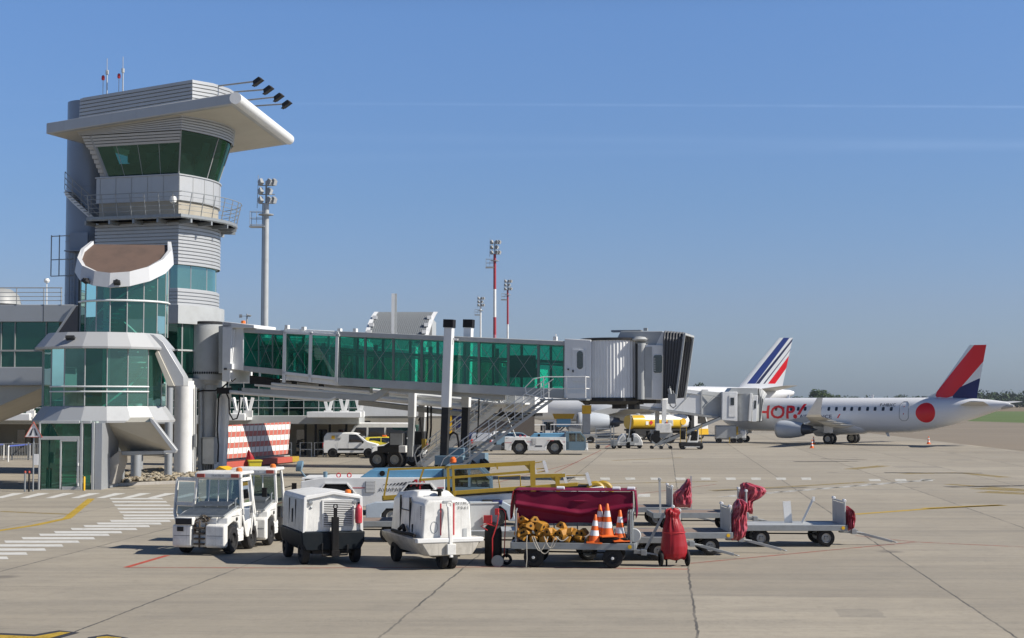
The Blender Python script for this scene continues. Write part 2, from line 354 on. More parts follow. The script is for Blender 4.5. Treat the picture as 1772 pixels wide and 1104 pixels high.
# ---------------------------------------------------------------- ground
def sheet(name, pts, z, m, kind='structure'):
    b = MB(); b.add([(x, y, z) for x, y in pts], [tuple(range(len(pts)))])
    o = b.build(name, m, smooth=False); o['kind'] = kind; return o
ANG = math.atan(264 / F)          # slab joints run 5.8 degrees right of the view
def concrete():
    k = NT('apron_concrete'); v = k.co('Object', rot=(0, 0, ANG))
    sp = k.n('SeparateXYZ'); k.put(sp.inputs[0], v); x, y = sp.outputs[0], sp.outputs[1]
    wob = k.math('MULTIPLY', k.math('SUBTRACT', k.noise(v, 1.3, 5, .7), .5), .16)
    wob2 = k.math('MULTIPLY', k.math('SUBTRACT', k.noise(v, .9, 5, .7), .5), .10)
    SX, SY = 5.52, 6.0
    def joint(c, off, s, wb, w):
        t = k.math('DIVIDE', k.math('ADD', k.math('SUBTRACT', c, off), wb), s)
        d = k.math('MULTIPLY', k.math('ABSOLUTE', k.math('SUBTRACT', k.math('FRACT', t), .5)), s)   # s/2 at the joint
        d = k.math('SUBTRACT', s / 2, d)
        return k.math('LESS_THAN', d, w), k.math('FLOOR', t)
    jx, ix = joint(x, .55, SX, wob, .024); jy, iy = joint(y, 2.4, SY, wob2, .013)
    cell = k.n('CombineXYZ'); k.put(cell.inputs[0], ix); k.put(cell.inputs[1], iy)
    wn = k.n('TexWhiteNoise', noise_dimensions='2D'); k.put(wn.inputs['Vector'], cell.outputs[0])
    tone = k.math('MULTIPLY_ADD', wn.outputs['Value'], .20, .90)
    broad = k.noise(v, .06, 4, .6); mid = k.noise(v, .55, 6, .7); fine = k.noise(v, 14, 5, .75); grit = k.noise(v, 70, 2, .6)
    c = k.mix(k.ramp(broad, [(.35, 0), (.65, 1)]), (.302, .265, .203), (.355, .316, .247))
    tn = k.n('CombineColor'); [k.put(tn.inputs[i], tone) for i in range(3)]
    c = k.mix(1.0, c, tn.outputs[0], 'MULTIPLY')
    c = k.mix(k.math('MULTIPLY', k.ramp(mid, [(.46, 0), (.74, 1)]), .42), c, (.20, .18, .145))
    w3 = k.n('TexWhiteNoise', noise_dimensions='2D'); k.put(w3.inputs['Vector'], k.co('Object', scale=(1, 1, 1)) if False else cell.outputs[0]); cs = k.n('SeparateColor'); k.put(cs.inputs[0], w3.outputs['Color'])
    fx = k.math('FRACT', k.math('DIVIDE', k.math('SUBTRACT', x, .55 + SX / 2), SX)); fy = k.math('FRACT', k.math('DIVIDE', k.math('SUBTRACT', y, 2.4 + SY / 2), SY))
    edge = k.math('MULTIPLY', k.math('SUBTRACT', k.noise(v, 2.5, 3), .5), .04)
    pm_ = k.math('MULTIPLY', k.math('LESS_THAN', k.math('ADD', fx, edge), k.math('MULTIPLY', cs.outputs[1], .8)), k.math('LESS_THAN', k.math('ADD', fy, edge), k.math('MULTIPLY', cs.outputs[2], .7)))
    pm_ = k.math('MULTIPLY', pm_, k.math('GREATER_THAN', cs.outputs[0], .84)); c = k.mix(k.math('MULTIPLY', pm_, .5), c, (.215, .195, .16))
    # traffic smears run along the taxi direction (across the picture)
    sm = k.noise(k.co('Object', scale=(.035, .55, 1), rot=(0, 0, .03)), 1.6, 6, .65)
    c = k.mix(k.math('MULTIPLY', k.ramp(sm, [(.46, 0), (.74, 1)]), .5), c, (.17, .155, .13))
    sm2 = k.noise(k.co('Object', scale=(.12, 1.6, 1), rot=(0, 0, -.05)), 1.1, 5, .7)
    c = k.mix(k.math('MULTIPLY', k.ramp(sm2, [(.50, 0), (.76, 1)]), .42), c, (.14, .125, .11))
    c = k.mix(k.math('MULTIPLY', k.ramp(fine, [(.42, 0), (.72, 1)]), .22), c, (.19, .17, .14))
    c = k.mix(k.math('MULTIPLY', k.ramp(grit, [(.5, 0), (.8, 1)]), .30), c, (.44, .41, .36))
    m2 = k.noise(v, 3.2, 7, .82)
    c = k.mix(k.math('MULTIPLY', k.ramp(m2, [(.50, 0), (.66, 1)]), .34), c, (.17, .15, .12))
    c = k.mix(k.math('MULTIPLY', k.ramp(k.noise(v, 7.5, 5, .8), [(.55, 0), (.7, 1)]), .22), c, (.47, .43, .37))
    spk = k.math('MULTIPLY', k.ramp(k.noise(v, 11, 4, .75), [(.56, 0), (.63, 1)]), k.ramp(k.noise(k.co('Object', scale=(.10, .55, 1)), 1.0, 4, .6), [(.52, 0), (.66, 1)]))
    c = k.mix(k.math('MULTIPLY', spk, .42), c, (.10, .09, .075))
    # oil drips and rubber crumbs
    vo = k.n('TexVoronoi'); k.put(vo.inputs['Vector'], v); vo.inputs['Scale'].default_value = .22
    oil = k.math('MULTIPLY', k.ramp(k.math('ADD', vo.outputs['Distance'], k.math('MULTIPLY', mid, .12)), [(.10, 1), (.16, 0)]), .55)
    c = k.mix(oil, c, (.09, .08, .07))
    jm = k.math('MULTIPLY', jx, k.ramp(k.noise(v, .5, 3), [(.30, .25), (.55, 1)]))
    c = k.mix(k.math('MULTIPLY', jm, .85), c, (.05, .048, .045))
    c = k.mix(k.math('MULTIPLY', jy, k.ramp(k.noise(v, .35, 3), [(.36, .05), (.58, .7)])), c, (.09, .08, .07))
    # hairline cracks
    cr = k.n('TexVoronoi', feature='DISTANCE_TO_EDGE'); k.put(cr.inputs['Vector'], v); cr.inputs['Scale'].default_value = .11
    k.put(k.p.inputs['Base Color'], c)
    k.put(k.p.inputs['Roughness'], k.math('MULTIPLY_ADD', mid, -.2, .92))
    k.bump(k.math('MULTIPLY_ADD', grit, .4, fine), .35, .012)
    return k.m
def asphalt(name, a, b):
    k = NT(name); v = k.co('Object')
    c = k.mix(k.ramp(k.noise(v, .04, 5, .6), [(.35, 0), (.65, 1)]), a, b)
    c = k.mix(k.math('MULTIPLY', k.ramp(k.noise(k.co('Object', scale=(.05, .6, 1)), .8, 5), [(.5, 0), (.75, 1)]), .4), c, tuple(x * .6 for x in a))
    c = k.mix(k.math('MULTIPLY', k.noise(v, 9, 4, .7), .3), c, tuple(x * .7 for x in a))
    k.put(k.p.inputs['Base Color'], c); k.p.inputs['Roughness'].default_value = .9; return k.m
def field(name, a, b, sc=.05):
    k = NT(name); v = k.co('Object'); n1 = k.noise(v, sc, 6, .7); n2 = k.noise(v, 1.5, 4, .7)
    c = k.mix(k.ramp(n1, [(.35, 0), (.65, 1)]), a, b); c = k.mix(k.math('MULTIPLY', n2, .45), c, tuple(x * .55 for x in a))
    k.put(k.p.inputs['Base Color'], c); k.p.inputs['Roughness'].default_value = .95; k.bump(n2, .6, .1); return k.m
sheet('ground', [(-4000, -400), (4000, -400), (4000, 4000), (-4000, 4000)], -0.06, field('dry_field', (.17, .13, .075), (.21, .165, .10), .01))
sheet('grass_strip', [(-1500, 200), (1500, 200), (1500, 660), (-1500, 610)], -0.04, field('mown_grass', (.075, .125, .022), (.11, .155, .035)))
e0, e1 = G(1525, 752), G(1772, 781)
gr0, gr1 = G(1640, 727.5), G(1772, 731.5)
dirv = (gr1 - gr0).normalized()
pL = gr0 - dirv * 340; pR = gr0 + dirv * 220
sheet('taxiway', [(-300, -60), (400, -60), (pR.x + 160, pR.y), (pR.x, pR.y), (pL.x, pL.y), (-300, 320)], -0.02, asphalt('taxiway_asphalt', (.20, .165, .12), (.235, .195, .145)))
ed = (e1 - e0).normalized(); a0 = e0 - ed * 320; a1 = e0 + ed * 220
sheet('apron', [(-280, -50), (a1.x, -50), (a1.x, a1.y), (a0.x, a0.y), (-280, a0.y)] , 0.0, concrete())

# painted markings: worn paint that lets the concrete show through where it has rubbed off
def marking(name, c, wear=.5, sc=2.0):
    k = NT(name); t = k.t; v = k.co('Object')
    n = k.math('ADD', k.math('MULTIPLY', k.noise(v, sc, 6, .75), .6), k.math('MULTIPLY', k.noise(v, sc * 9, 4, .8), .4))
    a = k.ramp(n, [(wear - .12, 0), (wear + .10, 1)])
    k.put(k.p.inputs['Base Color'], k.mix(k.noise(v, 3, 3), c, tuple(x * .72 for x in c))); k.p.inputs['Roughness'].default_value = .7
    tr = k.n('BsdfTransparent'); mx = k.n('MixShader'); k.put(mx.inputs[0], a)
    t.links.new(tr.outputs[0], mx.inputs[1]); t.links.new(k.p.outputs[0], mx.inputs[2]); t.links.new(mx.outputs[0], k.out.inputs[0]); return k.m
MK_W = marking('white_marking', (.66, .65, .61), .36); MK_W2 = marking('worn_white_marking', (.60, .59, .55), .47)
MK_Y = marking('yellow_marking', (.50, .33, .03), .40); MK_Y2 = marking('faded_yellow_marking', (.36, .26, .06), .50)
MK_R = marking('red_marking', (.52, .085, .05), .42); MK_R2 = marking('faded_red_marking', (.42, .13, .09), .49)
MK_B = marking('black_marking', (.035, .035, .04), .36); MK_S = marking('tyre_smear', (.06, .055, .05), .52, .8)
_mz = [0.004]
def marks(name, m, polys, z=None):
    b = MB(); z = z or 0.004
    for p in polys:
        q = [G(x, y, 0) for x, y in p]; b.add([(a.x, a.y, z) for a in q], [tuple(range(len(q)))])
    o = b.build(name, m, smooth=False); o['kind'] = 'structure'; return o
def stripe(pts, w):
    """polyline on the ground (pixels) -> quads of width w metres"""
    out = []
    g = [G(x, y) for x, y in pts]
    for a, b in zip(g, g[1:]):
        n = Vector((-(b - a).y, (b - a).x, 0)).normalized() * w / 2
        out.append([a - n, b - n, b + n, a + n])
    return out
def stripes(name, m, lines, z=0.004):
    b = MB()
    for pts, w in lines:
        for q in stripe(pts, w): b.add([(p.x, p.y, z) for p in q], [(0, 1, 2, 3)])
    o = b.build(name, m, smooth=False); o['kind'] = 'structure'; return o
# zebra path curving in from the left
rows = [(863, 192, 283), (868.5, 196, 290), (874.5, 200, 296), (880.5, 205, 303), (886.5, 209, 309), (892, 215, 314), (897, 215, 305),
        (901.5, 193, 296), (906, 170, 280), (910.5, 147, 260), (915.5, 125, 238), (921, 96, 212), (925.5, 70, 190), (931.5, 40, 165), (937.5, 10, 138), (944, -20, 110), (951, -50, 80), (958, -80, 48), (965.5, -110, 15)]
marks('zebra_crossing', MK_W, [[(a, y + 1.1 + (y - 860) * .012), (b, y + 1.1 + (y - 860) * .012), (b - 3, y - 1.1 - (y - 860) * .010), (a - 3, y - 1.1 - (y - 860) * .010)] for y, a, b in rows])
hat = []
for i in range(-1, 9):
    x = 28 + i * 44
    if 318 < x + 40: x1 = x
    hat.append([(x - 38, 862), (x - 24, 862), (x + 14, 853.5), (x - 6, 853.5)])
marks('hatched_crossing', MK_W, hat)
stripes('yellow_line', MK_Y, [([(158, 863), (116, 897)], .30), ([(116, 897), (60, 909), (-40, 924)], .30), ([(1480, 890), (1600, 881), (1735, 874)], .35), ([(1600, 880), (1735, 874)], .55)])
marks('yellow_arrow_line', MK_Y, [[(-30, 1098), (60, 1102), (104, 1094), (122, 1095), (60, 1112), (-30, 1112)], [(168, 1103), (185, 1101.5), (210, 1104), (210, 1112), (160, 1112)]], .008)
marks('black_line_border', MK_B, [[(-40, 1094), (60, 1098), (102, 1091), (138, 1095), (62, 1116), (-40, 1116)], [(152, 1103), (185, 1098), (222, 1104), (222, 1116), (150, 1116)]])
stripes('red_line', MK_R, [([(218, 982), (290, 961)], .16), ([(890, 981), (1190, 985)], .12)])
stripes('faded_red_line', MK_R2, [([(1195, 975), (1585, 938)], .12), ([(1585, 938), (1480, 927)], .10), ([(218, 982), (520, 983), (890, 981)], .13), ([(1585, 938), (1800, 948)], .12), ([(1095, 856), (1240, 838)], .12), ([(1060, 768), (1048, 774)], .25), ([(1040, 779), (960, 818)], .10), ([(380, 905), (700, 800)], .13), ([(860, 835), (1000, 800)], .1)])
dash = []
for i in range(-3, 9): dash.append([(1040 + i * 43.5, 830.5), (1056 + i * 43.5, 830.5), (1056 + i * 43.5 - 1, 826.5), (1038 + i * 43.5, 826.5)])
for x in (1505, 1550, 1595): dash.append([(x, 832.5), (x + 20, 832.5), (x + 17, 829), (x - 2, 829)])
for x in (1104, 1158): dash.append([(x, 860), (x + 21, 860), (x + 21, 854.5), (x, 854.5)])
marks('dashed_white_line', marking('dash_marking', (.60, .59, .54), .41), dash)
zig = []
for i in range(11):
    x = 1240 + i * 32; y = 860 - i * 2.6; zig.append([(x, y), (x + 30, y - .4), (x + 60, y - 4.4), (x + 40, y - 4.4)])
marks('hatched_white_line', MK_W2, zig)
stripes('faded_yellow_line', MK_Y2, [([(1230, 849), (1370, 842), (1500, 834)], .5), ([(1000, 838), (1240, 833)], .4), ([(1060, 797), (1180, 792)], .4), ([(1470, 812), (1530, 806)], .9), ([(1560, 820), (1660, 818), (1740, 826)], .8),
        ([(1690, 845), (1790, 850)], 1.4), ([(1700, 851), (1790, 855)], 1.4), ([(1640, 838), (1772, 847)], .6), ([(1000, 835), (900, 842)], .4), ([(0, 885), (120, 890)], .35)])
stripes('tyre_mark', MK_S, [([(1375, 799), (1485, 798.5)], .9), ([(1420, 794), (1500, 796)], .6), ([(1530, 818), (1700, 819)], 1.0), ([(1640, 843), (1800, 840)], .9), ([(1236, 850), (1400, 843)], .4)], .012)
# ---------------------------------------------------------------- control tower
A_ = Vector((.956, -.29, 0)).normalized(); B_ = Vector((-A_.y, A_.x, 0))
P0 = W(305, 695, 84); P0.z = 0
tower = thing('control_tower', 'tall silver airport control tower with canted dark windows under a slanting white wing roof', 'control tower', P0, math.atan2(A_.y, A_.x))
def zt(y): return W(305, y, 84).z
def offp(pts, d):
    """offset a closed ccw plan polygon outwards"""
    n = len(pts); out = []
    for i in range(n):
        p, q, r = Vector(pts[i - 1]), Vector(pts[i]), Vector(pts[(i + 1) % n])
        e1 = (q - p).normalized(); e2 = (r - q).normalized(); n1 = Vector((e1.y, -e1.x)); n2 = Vector((e2.y, -e2.x))
        m = (n1 + n2).normalized(); out.append(q + m * d / max(.5, m.dot(n1)))
    return out
PLAN = [(-5.2, 0), (-2.6, 0), (0, 0), (.28, .8), (.46, 1.6), (.55, 2.4), (.52, 3.2), (.36, 4.0), (.06, 4.7), (-.4, 5.35), (-1.0, 5.9), (-1.7, 6.3), (-2.5, 6.5), (-5.2, 6.5)]
def ring(d, z, plan=PLAN):
    return [Vector((p.x, p.y, z(p) if callable(z) else z)) for p in offp(plan, d)]
def louvre(b, z0, z1, n, d0=0.0, d1=None, amp=.07, plan=PLAN, top=None):
    d1 = d0 if d1 is None else d1; rs = []
    for i in range(n):
        for f, a in ((0, amp), (.72, amp), (.74, -.02), (.98, -.02)):
            t = (i + f) / n; z = z0 + (z1 - z0) * t
            if top: rs.append(ring(d0 + (d1 - d0) * t + a, (lambda p, t=t: z0 + (top(p) - z0) * t), plan))
            else: rs.append(ring(d0 + (d1 - d0) * t + a, z, plan))
    b.loft(rs, caps=False)
# lift shaft behind
sh = hit(148, 500, P0 + B_ * 3.5, B_); shl = mw(tower).inverted() @ sh
b = MB(); b.lathe([(1.32, 0), (1.32, 22.0), (1.30, 21.85), (0.2, 22.2)], (shl.x + .15, shl.y, 0), n=40)
for z in (4, 7.2, 10.4, 13.6, 16.8, 20): b.lathe([(1.325, z), (1.333, z + .01), (1.333, z + .05), (1.325, z + .06)], (shl.x + .15, shl.y, 0), n=40, caps=False)
b.build('lift_shaft', M['silver_blue'], tower)
b = MB(); louvre(b, zt(457), zt(383), 12, .02); b.loft([ring(-.05, zt(457)), ring(-.05, zt(383))]); b.build('louvre_cladding', M['silver'], tower)
b = MB(); b.loft([ring(-.06, zt(383) - .1), ring(-.06, zt(346))]); b.build('beige_band', M['beige_wall'], tower)
b = MB(); b.loft([ring(.06, zt(346)), ring(.06, zt(303)), ring(.12, zt(302.5)), ring(.12, zt(300.5)), ring(-.2, zt(300.5))])
for q in offp(PLAN, .065)[:10]: pass
b.build('parapet', M['silver'], tower)
b = MB()                                                             # panel joints on the parapet
def along(d, s0, s1, n):
    pl = offp(PLAN, d)[:12]; seg = [(p, q, (q - p).length) for p, q in zip(pl, pl[1:])]; L = sum(x[2] for x in seg); out = []
    for i in range(n):
        s = L * (s0 + (s1 - s0) * i / (n - 1))
        for p, q, l in seg:
            if s <= l + 1e-6: break
            s -= l
        out.append((p + (q - p) * min(1, s / l), (q - p).normalized()))
    return out
for p, t in along(.065, .02, .98, 13): b.box((p.x, p.y, (zt(346) + zt(303)) / 2), (.03, .02, zt(303) - zt(346) - .02), rz=math.atan2(t.y, t.x))
b.build('panel_joint', M['grey'], tower)
# catwalk
def cring(d, z): return [Vector((max(p.x, -5.25), p.y, p.z)) for p in ring(d, z)]
b = MB(); b.loft([cring(1.0, zt(381)), cring(1.06, zt(379)), cring(1.06, zt(374)), cring(-.1, zt(374))]); b.loft([cring(-.1, zt(381)), cring(1.0, zt(381))], caps=False)
for p, t in along(.55, .03, .97, 10): b.box((p.x, p.y, zt(384)), (.12, 1.0, .22), rz=math.atan2(t.y, t.x))
b.build('catwalk', M['galv'], tower)
b = MB(); zf, zr = zt(374), zt(337)
for p, t in along(1.0, .07, 1, 18):
    n = Vector((t.y, -t.x)); b.tube([(p.x, p.y, zf - .25), (p.x + n.x * .3, p.y + n.y * .3, zr)], .026, 5)
for k in range(5):
    f = (k + 1) / 5; b.tube([(q.x, q.y, zf + (zr - zf) * f) for q in [Vector((max(w.x, -5.25), w.y)) for w in offp(PLAN, 1.0 + .3 * f)[:12]]], .026 if k == 4 else .016, 5)
b.build('railing', M['galv'], tower)
# canted control room
DG0, DG1 = -.12, .62; zg0, zg1 = zt(300.5), zt(229)
def flare(t): return DG0 + (DG1 - DG0) * t
b = MB(); r0, r1 = ring(DG0, zg0), ring(DG1, zg1); k0 = 0
fl = r0[0] + (r0[1] - r0[0]) * .16, r1[0] + (r1[1] - r1[0]) * .16
g0, g1 = [fl[0]] + r0[1:13], [fl[1]] + r1[1:13]
b.loft([[a for a in g0], [c for c in g1]], closed=False, caps=False); b.build('control_room_glazing', M['glass_tower'], tower)
b = MB()
for i in (0, 2, 5, 8, 11): b.tube([g0[i], g1[i]], .045 if i else .12, 6)
for f in (.25, .5, .75): b.tube([g0[0] + (g0[2] - g0[0]) * f, g1[0] + (g1[2] - g1[0]) * f], .018, 5)
b.tube(g0, .05, 6); b.build('mullion', M['grey'], tower)
b = MB(); zb = zt(249); tb = (zb - zg0) / (zg1 - zg0)
for i in range(4):
    t0, t1 = tb + (1 - tb) * i / 4, tb + (1 - tb) * (i + .72) / 4; A0, A1, C0, C1_ = [r0[j] + (r1[j] - r0[j]) * t for j, t in ((0, t0), (2, t0), (0, t1), (2, t1))]
    b.prism([A0 + Vector((-.05, -.10, 0)), A1 + Vector((0, -.10, 0)), C1_ + Vector((0, -.10, 0)), C0 + Vector((-.05, -.10, 0))], (0, .16, 0))
A0, A1, C0, C1_ = [r0[j] + (r1[j] - r0[j]) * t for j, t in ((0, tb), (2, tb), (0, 1), (2, 1))]; b.prism([A0, A1, C1_, C0], (0, .1, 0))
b.build('louvre_apron', M['silver'], tower)
b = MB(); b.loft([ring(-.5, zg0 - .02), ring(-.5, zg0 + .03)]); b.loft([ring(.35, zg1 - .12), ring(.35, zg1 - .02)])
b.box((-3.2, 4.6, zg0 + 1.25), (3.6, 3.2, 2.4)); b.loft([ring(-.55, zg0), ring(-.75, zg0 + .85), ring(-1.3, zg0 + .95), ring(-1.35, zg0)], caps=False)
b.build('control_room_interior', M['interior'], tower)
b = MB()                                                             # pale consoles, and slanted panels added to imitate bright reflections in the glass
for p, t in along(-1.0, .08, .8, 6): b.box((p.x, p.y, zg0 + 1.2), (.7, .12, .5), rz=math.atan2(t.y, t.x))
b.prism([(-2.6, .6, zg0 + .3), (-1.2, .6, zg0 + .3), (-.1, .3, zg1 - .2), (-.5, .3, zg1 - .2)], (0, .06, 0)); b.prism([(.0, 1.6, zg0 + .2), (.1, 2.2, zg0 + .2), (.6, 2.4, zg1 - .3), (.5, 1.8, zg1 - .3)], (.05, 0, 0))
b.build_each('console_and_reflection', M['interior_light'], tower)
b = MB()                                                             # louvred end of the window band
for i in range(9):
    t = (i + .5) / 9; q = (r0[0] + (r1[0] - r0[0]) * t); w = (fl[0] - r0[0]).length
    b.box((q.x + w * .46, q.y + .04, q.z), (w * .92, .1, .2), rx=.35)
b.prism([r0[0] + Vector((0, .08, 0)), fl[0] + Vector((0, .08, 0)), fl[1] + Vector((0, .08, 0)), r1[0] + Vector((0, .08, 0))], (0, 2, 0))
b.build('louvre_panel', M['silver'], tower)
# wing roof
inv = mw(tower).inverted()
C1 = inv @ hit(406, 160, P0 - B_ * 1.5, B_); C2 = inv @ hit(80, 213, P0 - B_ * 1.5, B_); C3 = inv @ hit(499, 233, P0 + B_ * 10.5, B_)
nr = (C1 - C2).cross(C3 - C1).normalized(); nr = nr if nr.z > 0 else -nr
def zroof(p): return C1.z - ((p.x - C1.x) * nr.x + (p.y - C1.y) * nr.y) / nr.z
C4 = Vector((C2.x, C3.y, 0)); C4.z = zroof(C4)
TH = .62
b = MB()
b.prism([C2, C1, C3, C4], (0, 0, -TH)); b.build('roof_slab', [M['silver']], tower, bevel=.05)
b = MB(); b.tube([C1 + Vector((.05, 0, -TH / 2)), C3 + Vector((.05, 0, -TH / 2))], TH / 2 + .02, 18); b.build('roof_nose', M['white_metal'], tower)
ins = lambda p, c, k: p + (c - p) * k
cc = (C1 + C2 + C3 + C4) / 4; b = MB(); b.prism([ins(p, cc, .05) + Vector((0, 0, -TH - .012)) for p in (C2, C1, C3, C4)], (0, 0, .006)); b.build('roof_soffit', M['beige_soffit'], tower)
b = MB(); louvre(b, zg1, 0, 6, DG1 + .05, DG1 + .18, .10, top=lambda p: zroof(p) - TH + .05); b.build('louvre_band', M['silver'], tower)
# plant room on the roof
pr = inv @ hit(333, 137, P0 + B_ * .1, B_); pl = inv @ hit(140, 169, P0 + B_ * .1, B_)
PL2 = [(pl.x, .1), (pr.x, .1), (pr.x + .55, 1.6), (pr.x + .7, 3.2), (pr.x + .4, 5.0), (pr.x - .4, 6.4), (pl.x, 6.4)]
hR = pr.z - zroof(pr); hL = pl.z - zroof(pl)
b = MB(); rs = []
for i in range(8):
    for f, a in ((0, .08), (.72, .08), (.74, -.02), (.98, -.02)):
        t = (i + f) / 8; rs.append([Vector((p.x, p.y, zroof(p) - .1 + (.1 + hL + (hR - hL) * (p.x - pl.x) / (pr.x - pl.x)) * t)) for p in offp(PL2, a - .05 * t)])
b.loft(rs); b.build('plant_room', M['silver'], tower)
for (x0, y0, x1, y1, bb) in ((352, 152, 440, 141, 2.0), (395, 160, 458, 155, 4.0), (420, 174, 476, 168, 6.0), (430, 184, 490, 180, 8.0)):
    p = inv @ hit(x0, y0, P0 + B_ * bb, B_); q = inv @ hit(x1, y1, P0 + B_ * bb, B_)
    b = MB(); b.tube([p, q], .05, 6); arm = b.build('floodlight_arm', M['grey'], tower)
    b = MB(); d = (q - p).normalized(); c = q + d * .22; b.box(c, (.62, .42, .28), ry=-.55, taper=.7); b.box(c + Vector((-.08, 0, -.16)), (.5, .36, .05), ry=-.55); b.build('floodlight', M['dark'], arm, bevel=.03)
for px, y0, y1 in ((185, 101, 160), (212.5, 98, 157)):
    p = inv @ hit(px, y1 + 14, P0 + B_ * 3.2, B_); q = inv @ hit(px + .5, y0, P0 + B_ * 3.2, B_)
    b = MB(); m = p + (q - p) * .62; b.tube([p, m, m], .04, 6); b.tube([m, q], .02, 5); b.lathe([(.09, 0), (.09, .25)], m, n=8); b.build('antenna', M['light_grey'], tower)
    b = MB(); p2 = p + Vector((-.28, 0, 0)); b.tube([p2, p2 + Vector((0, 0, 1.25))], .02, 5); b.build('warning_lamp_post', M['light_grey'], tower)
    b = MB(); b.lathe([(.08, 0), (.10, .08), (.09, .24), (.03, .3)], p2 + Vector((0, 0, 1.25)), n=10); b.build('warning_lamp', M['red'], tower)
# camera dome at the corner
b = MB(); b.tube([(-.1, -.1, zt(347)), (-.1, -.45, zt(345)), (-.1, -.45, zt(352))], .05, 6); b.lathe([(.02, .32), (.16, .26), (.2, .1), (.17, -.05), (.05, -.13)], (-.1, -.45, zt(350)), n=14); b.build('dome_camera', M['white'], tower)
# outside stair round the shaft
b = MB(); b2 = MB(); sc_ = Vector((shl.x + .15, shl.y, 0)); pts = []
for i in range(13):
    th = R(-106 + 70 * i / 12); z = zt(345) - 2.0 * i / 12 + 1.15; pts.append((th, z))
for (t0, z0), (t1, z1) in zip(pts, pts[1:]):
    a, c = (sc_ + Vector((math.cos(t0), math.sin(t0), 0)) * 1.85), (sc_ + Vector((math.cos(t1), math.sin(t1), 0)) * 1.85)
    b.prism([(a.x, a.y, z0), (c.x, c.y, z1), (c.x, c.y, z1 - .32), (a.x, a.y, z0 - .32)], tuple((sc_ + Vector((0, 0, z0)) - Vector((a.x, a.y, z0))).normalized() * .06))
    m_ = (a + c) / 2; dm = (sc_ - m_); dm.z = 0; b2.box(m_ + dm * .22 + Vector((0, 0, z1)), (.9, .3, .04), rz=math.atan2(dm.y, dm.x))
b.build('stair_stringer', M['white_metal'], tower); b2.build('stair_treads', M['galv'], tower)
b = MB()
for h in (.35, .7, 1.05): b.tube([sc_ + Vector((math.cos(t) * 1.85, math.sin(t) * 1.85, z + h)) for t, z in pts], .025, 5)
for t, z in pts[::3]: b.tube([sc_ + Vector((math.cos(t) * 1.85, math.sin(t) * 1.85, z + h)) for h in (0, 1.05)], .025, 5)
b.build('stair_rail', M['grey'], tower)
b = MB()                                                              # ladder cage and landing on the shaft
for x in (-1.75, -1.2): b.tube([sc_ + Vector((x, -1.2, zt(465))), sc_ + Vector((x, -1.2, zt(390)))], .035, 5)
for z in (zt(465), zt(435), zt(392)): b.tube([sc_ + Vector((-1.75, -1.2, z)), sc_ + Vector((-.2, -1.3, z))], .03, 5)
for k in range(14): b.tube([sc_ + Vector((-.35, -1.4, zt(525) + k * .33)), sc_ + Vector((.0, -1.4, zt(525) + k * .33))], .018, 4)
for x in (-.35, 0): b.tube([sc_ + Vector((x, -1.4, zt(530))), sc_ + Vector((x, -1.4, zt(392)))], .025, 4)
b.build('ladder', M['grey'], tower)
b = MB(); b.bx(sc_.x - .3, sc_.x + .9, sc_.y - 1.5, sc_.y - 1.45, zt(420), zt(388)); b.bx(sc_.x - .35, sc_.x + .95, sc_.y - 2.0, sc_.y - 1.2, zt(423), zt(421)); b.build('landing_screen', M['silver_blue'], tower)
# lower storeys
PLW = [(-6.6, -.05), (-2.6, -.05), (0, -.05)] + PLAN[3:13] + [(-6.6, 6.5)]
b = MB(); louvre(b, zt(528), zt(498), 5, .0, .0, .05); b.loft([ring(-.03, zt(528)), ring(-.03, zt(498))]); b.build('louvre_sill', M['silver'], tower)
b = MB(); b.loft([ring(-.12, zt(498)), ring(-.12, zt(457))], caps=False); b.build('storey_glazing', M['glass_pale'], tower)
b = MB()
for p, t in along(-.12, .0, 1, 9): b.tube([(p.x, p.y, zt(498)), (p.x, p.y, zt(457))], .035, 5)
b.build_each('storey_mullion', M['grey_panel'], tower)
b = MB(); b.loft([ring(.35, zt(560)), ring(.35, zt(528)), ring(0, zt(527))]); b.build('concrete_band', M['light_grey'], tower)
b = MB(); b.loft([ring(.1, zt(655)), ring(.1, zt(560))], caps=False); b.build('lobby_glazing', M['glass_green'], tower)
b = MB()
for p, t in along(.11, .0, 1, 10): b.tube([(p.x, p.y, zt(655)), (p.x, p.y, zt(560))], .05, 5)
for z in (zt(655), zt(606)): b.tube([(p.x, p.y, z) for p, t in along(.12, 0, 1, 20)], .06, 5)
b.build('lobby_mullion', M['light_grey'], tower)
b = MB(); b.loft([ring(.5, zt(672)), ring(.5, zt(655)), ring(.2, zt(654))]); b.build('floor_slab', M['light_grey'], tower)
b = MB(); b.box((-3.4, 3.4, 9.5), (3.0, 4.6, 8.4)); b.loft([ring(-.6, zt(500)), ring(-.6, zt(499))]); b.build('core', M['interior_light'], tower)
for px, w, yb in ((235, .55, 832), (291, .42, 829), (240, .5, 815)):
    p = inv @ G(px, yb); b = MB(); b.lathe([(w / 2, 0), (w / 2, zt(672))], (p.x, p.y, 0), n=20); b.build('column', M['grey_panel'], tower)

# big white column that carries the walkway, and the walkway box to the bridge
p = G(318, 823.5); col = thing('support_column', 'thick round white concrete column beside the grey bridge pedestal', 'column', p)
b = MB(); b.lathe([(.56, 0), (.56, 5.0), (.50, 5.05), (.50, 5.25)], n=32); b.build('shaft', M['white'], col)
b = MB(); b.bx(.6, .72, -.3, -.1, 1.6, 2.3); b.tube([(.66, -.2, 0), (.66, -.2, 4.9)], .05, 6); b.build('conduit', M['grey'], col)

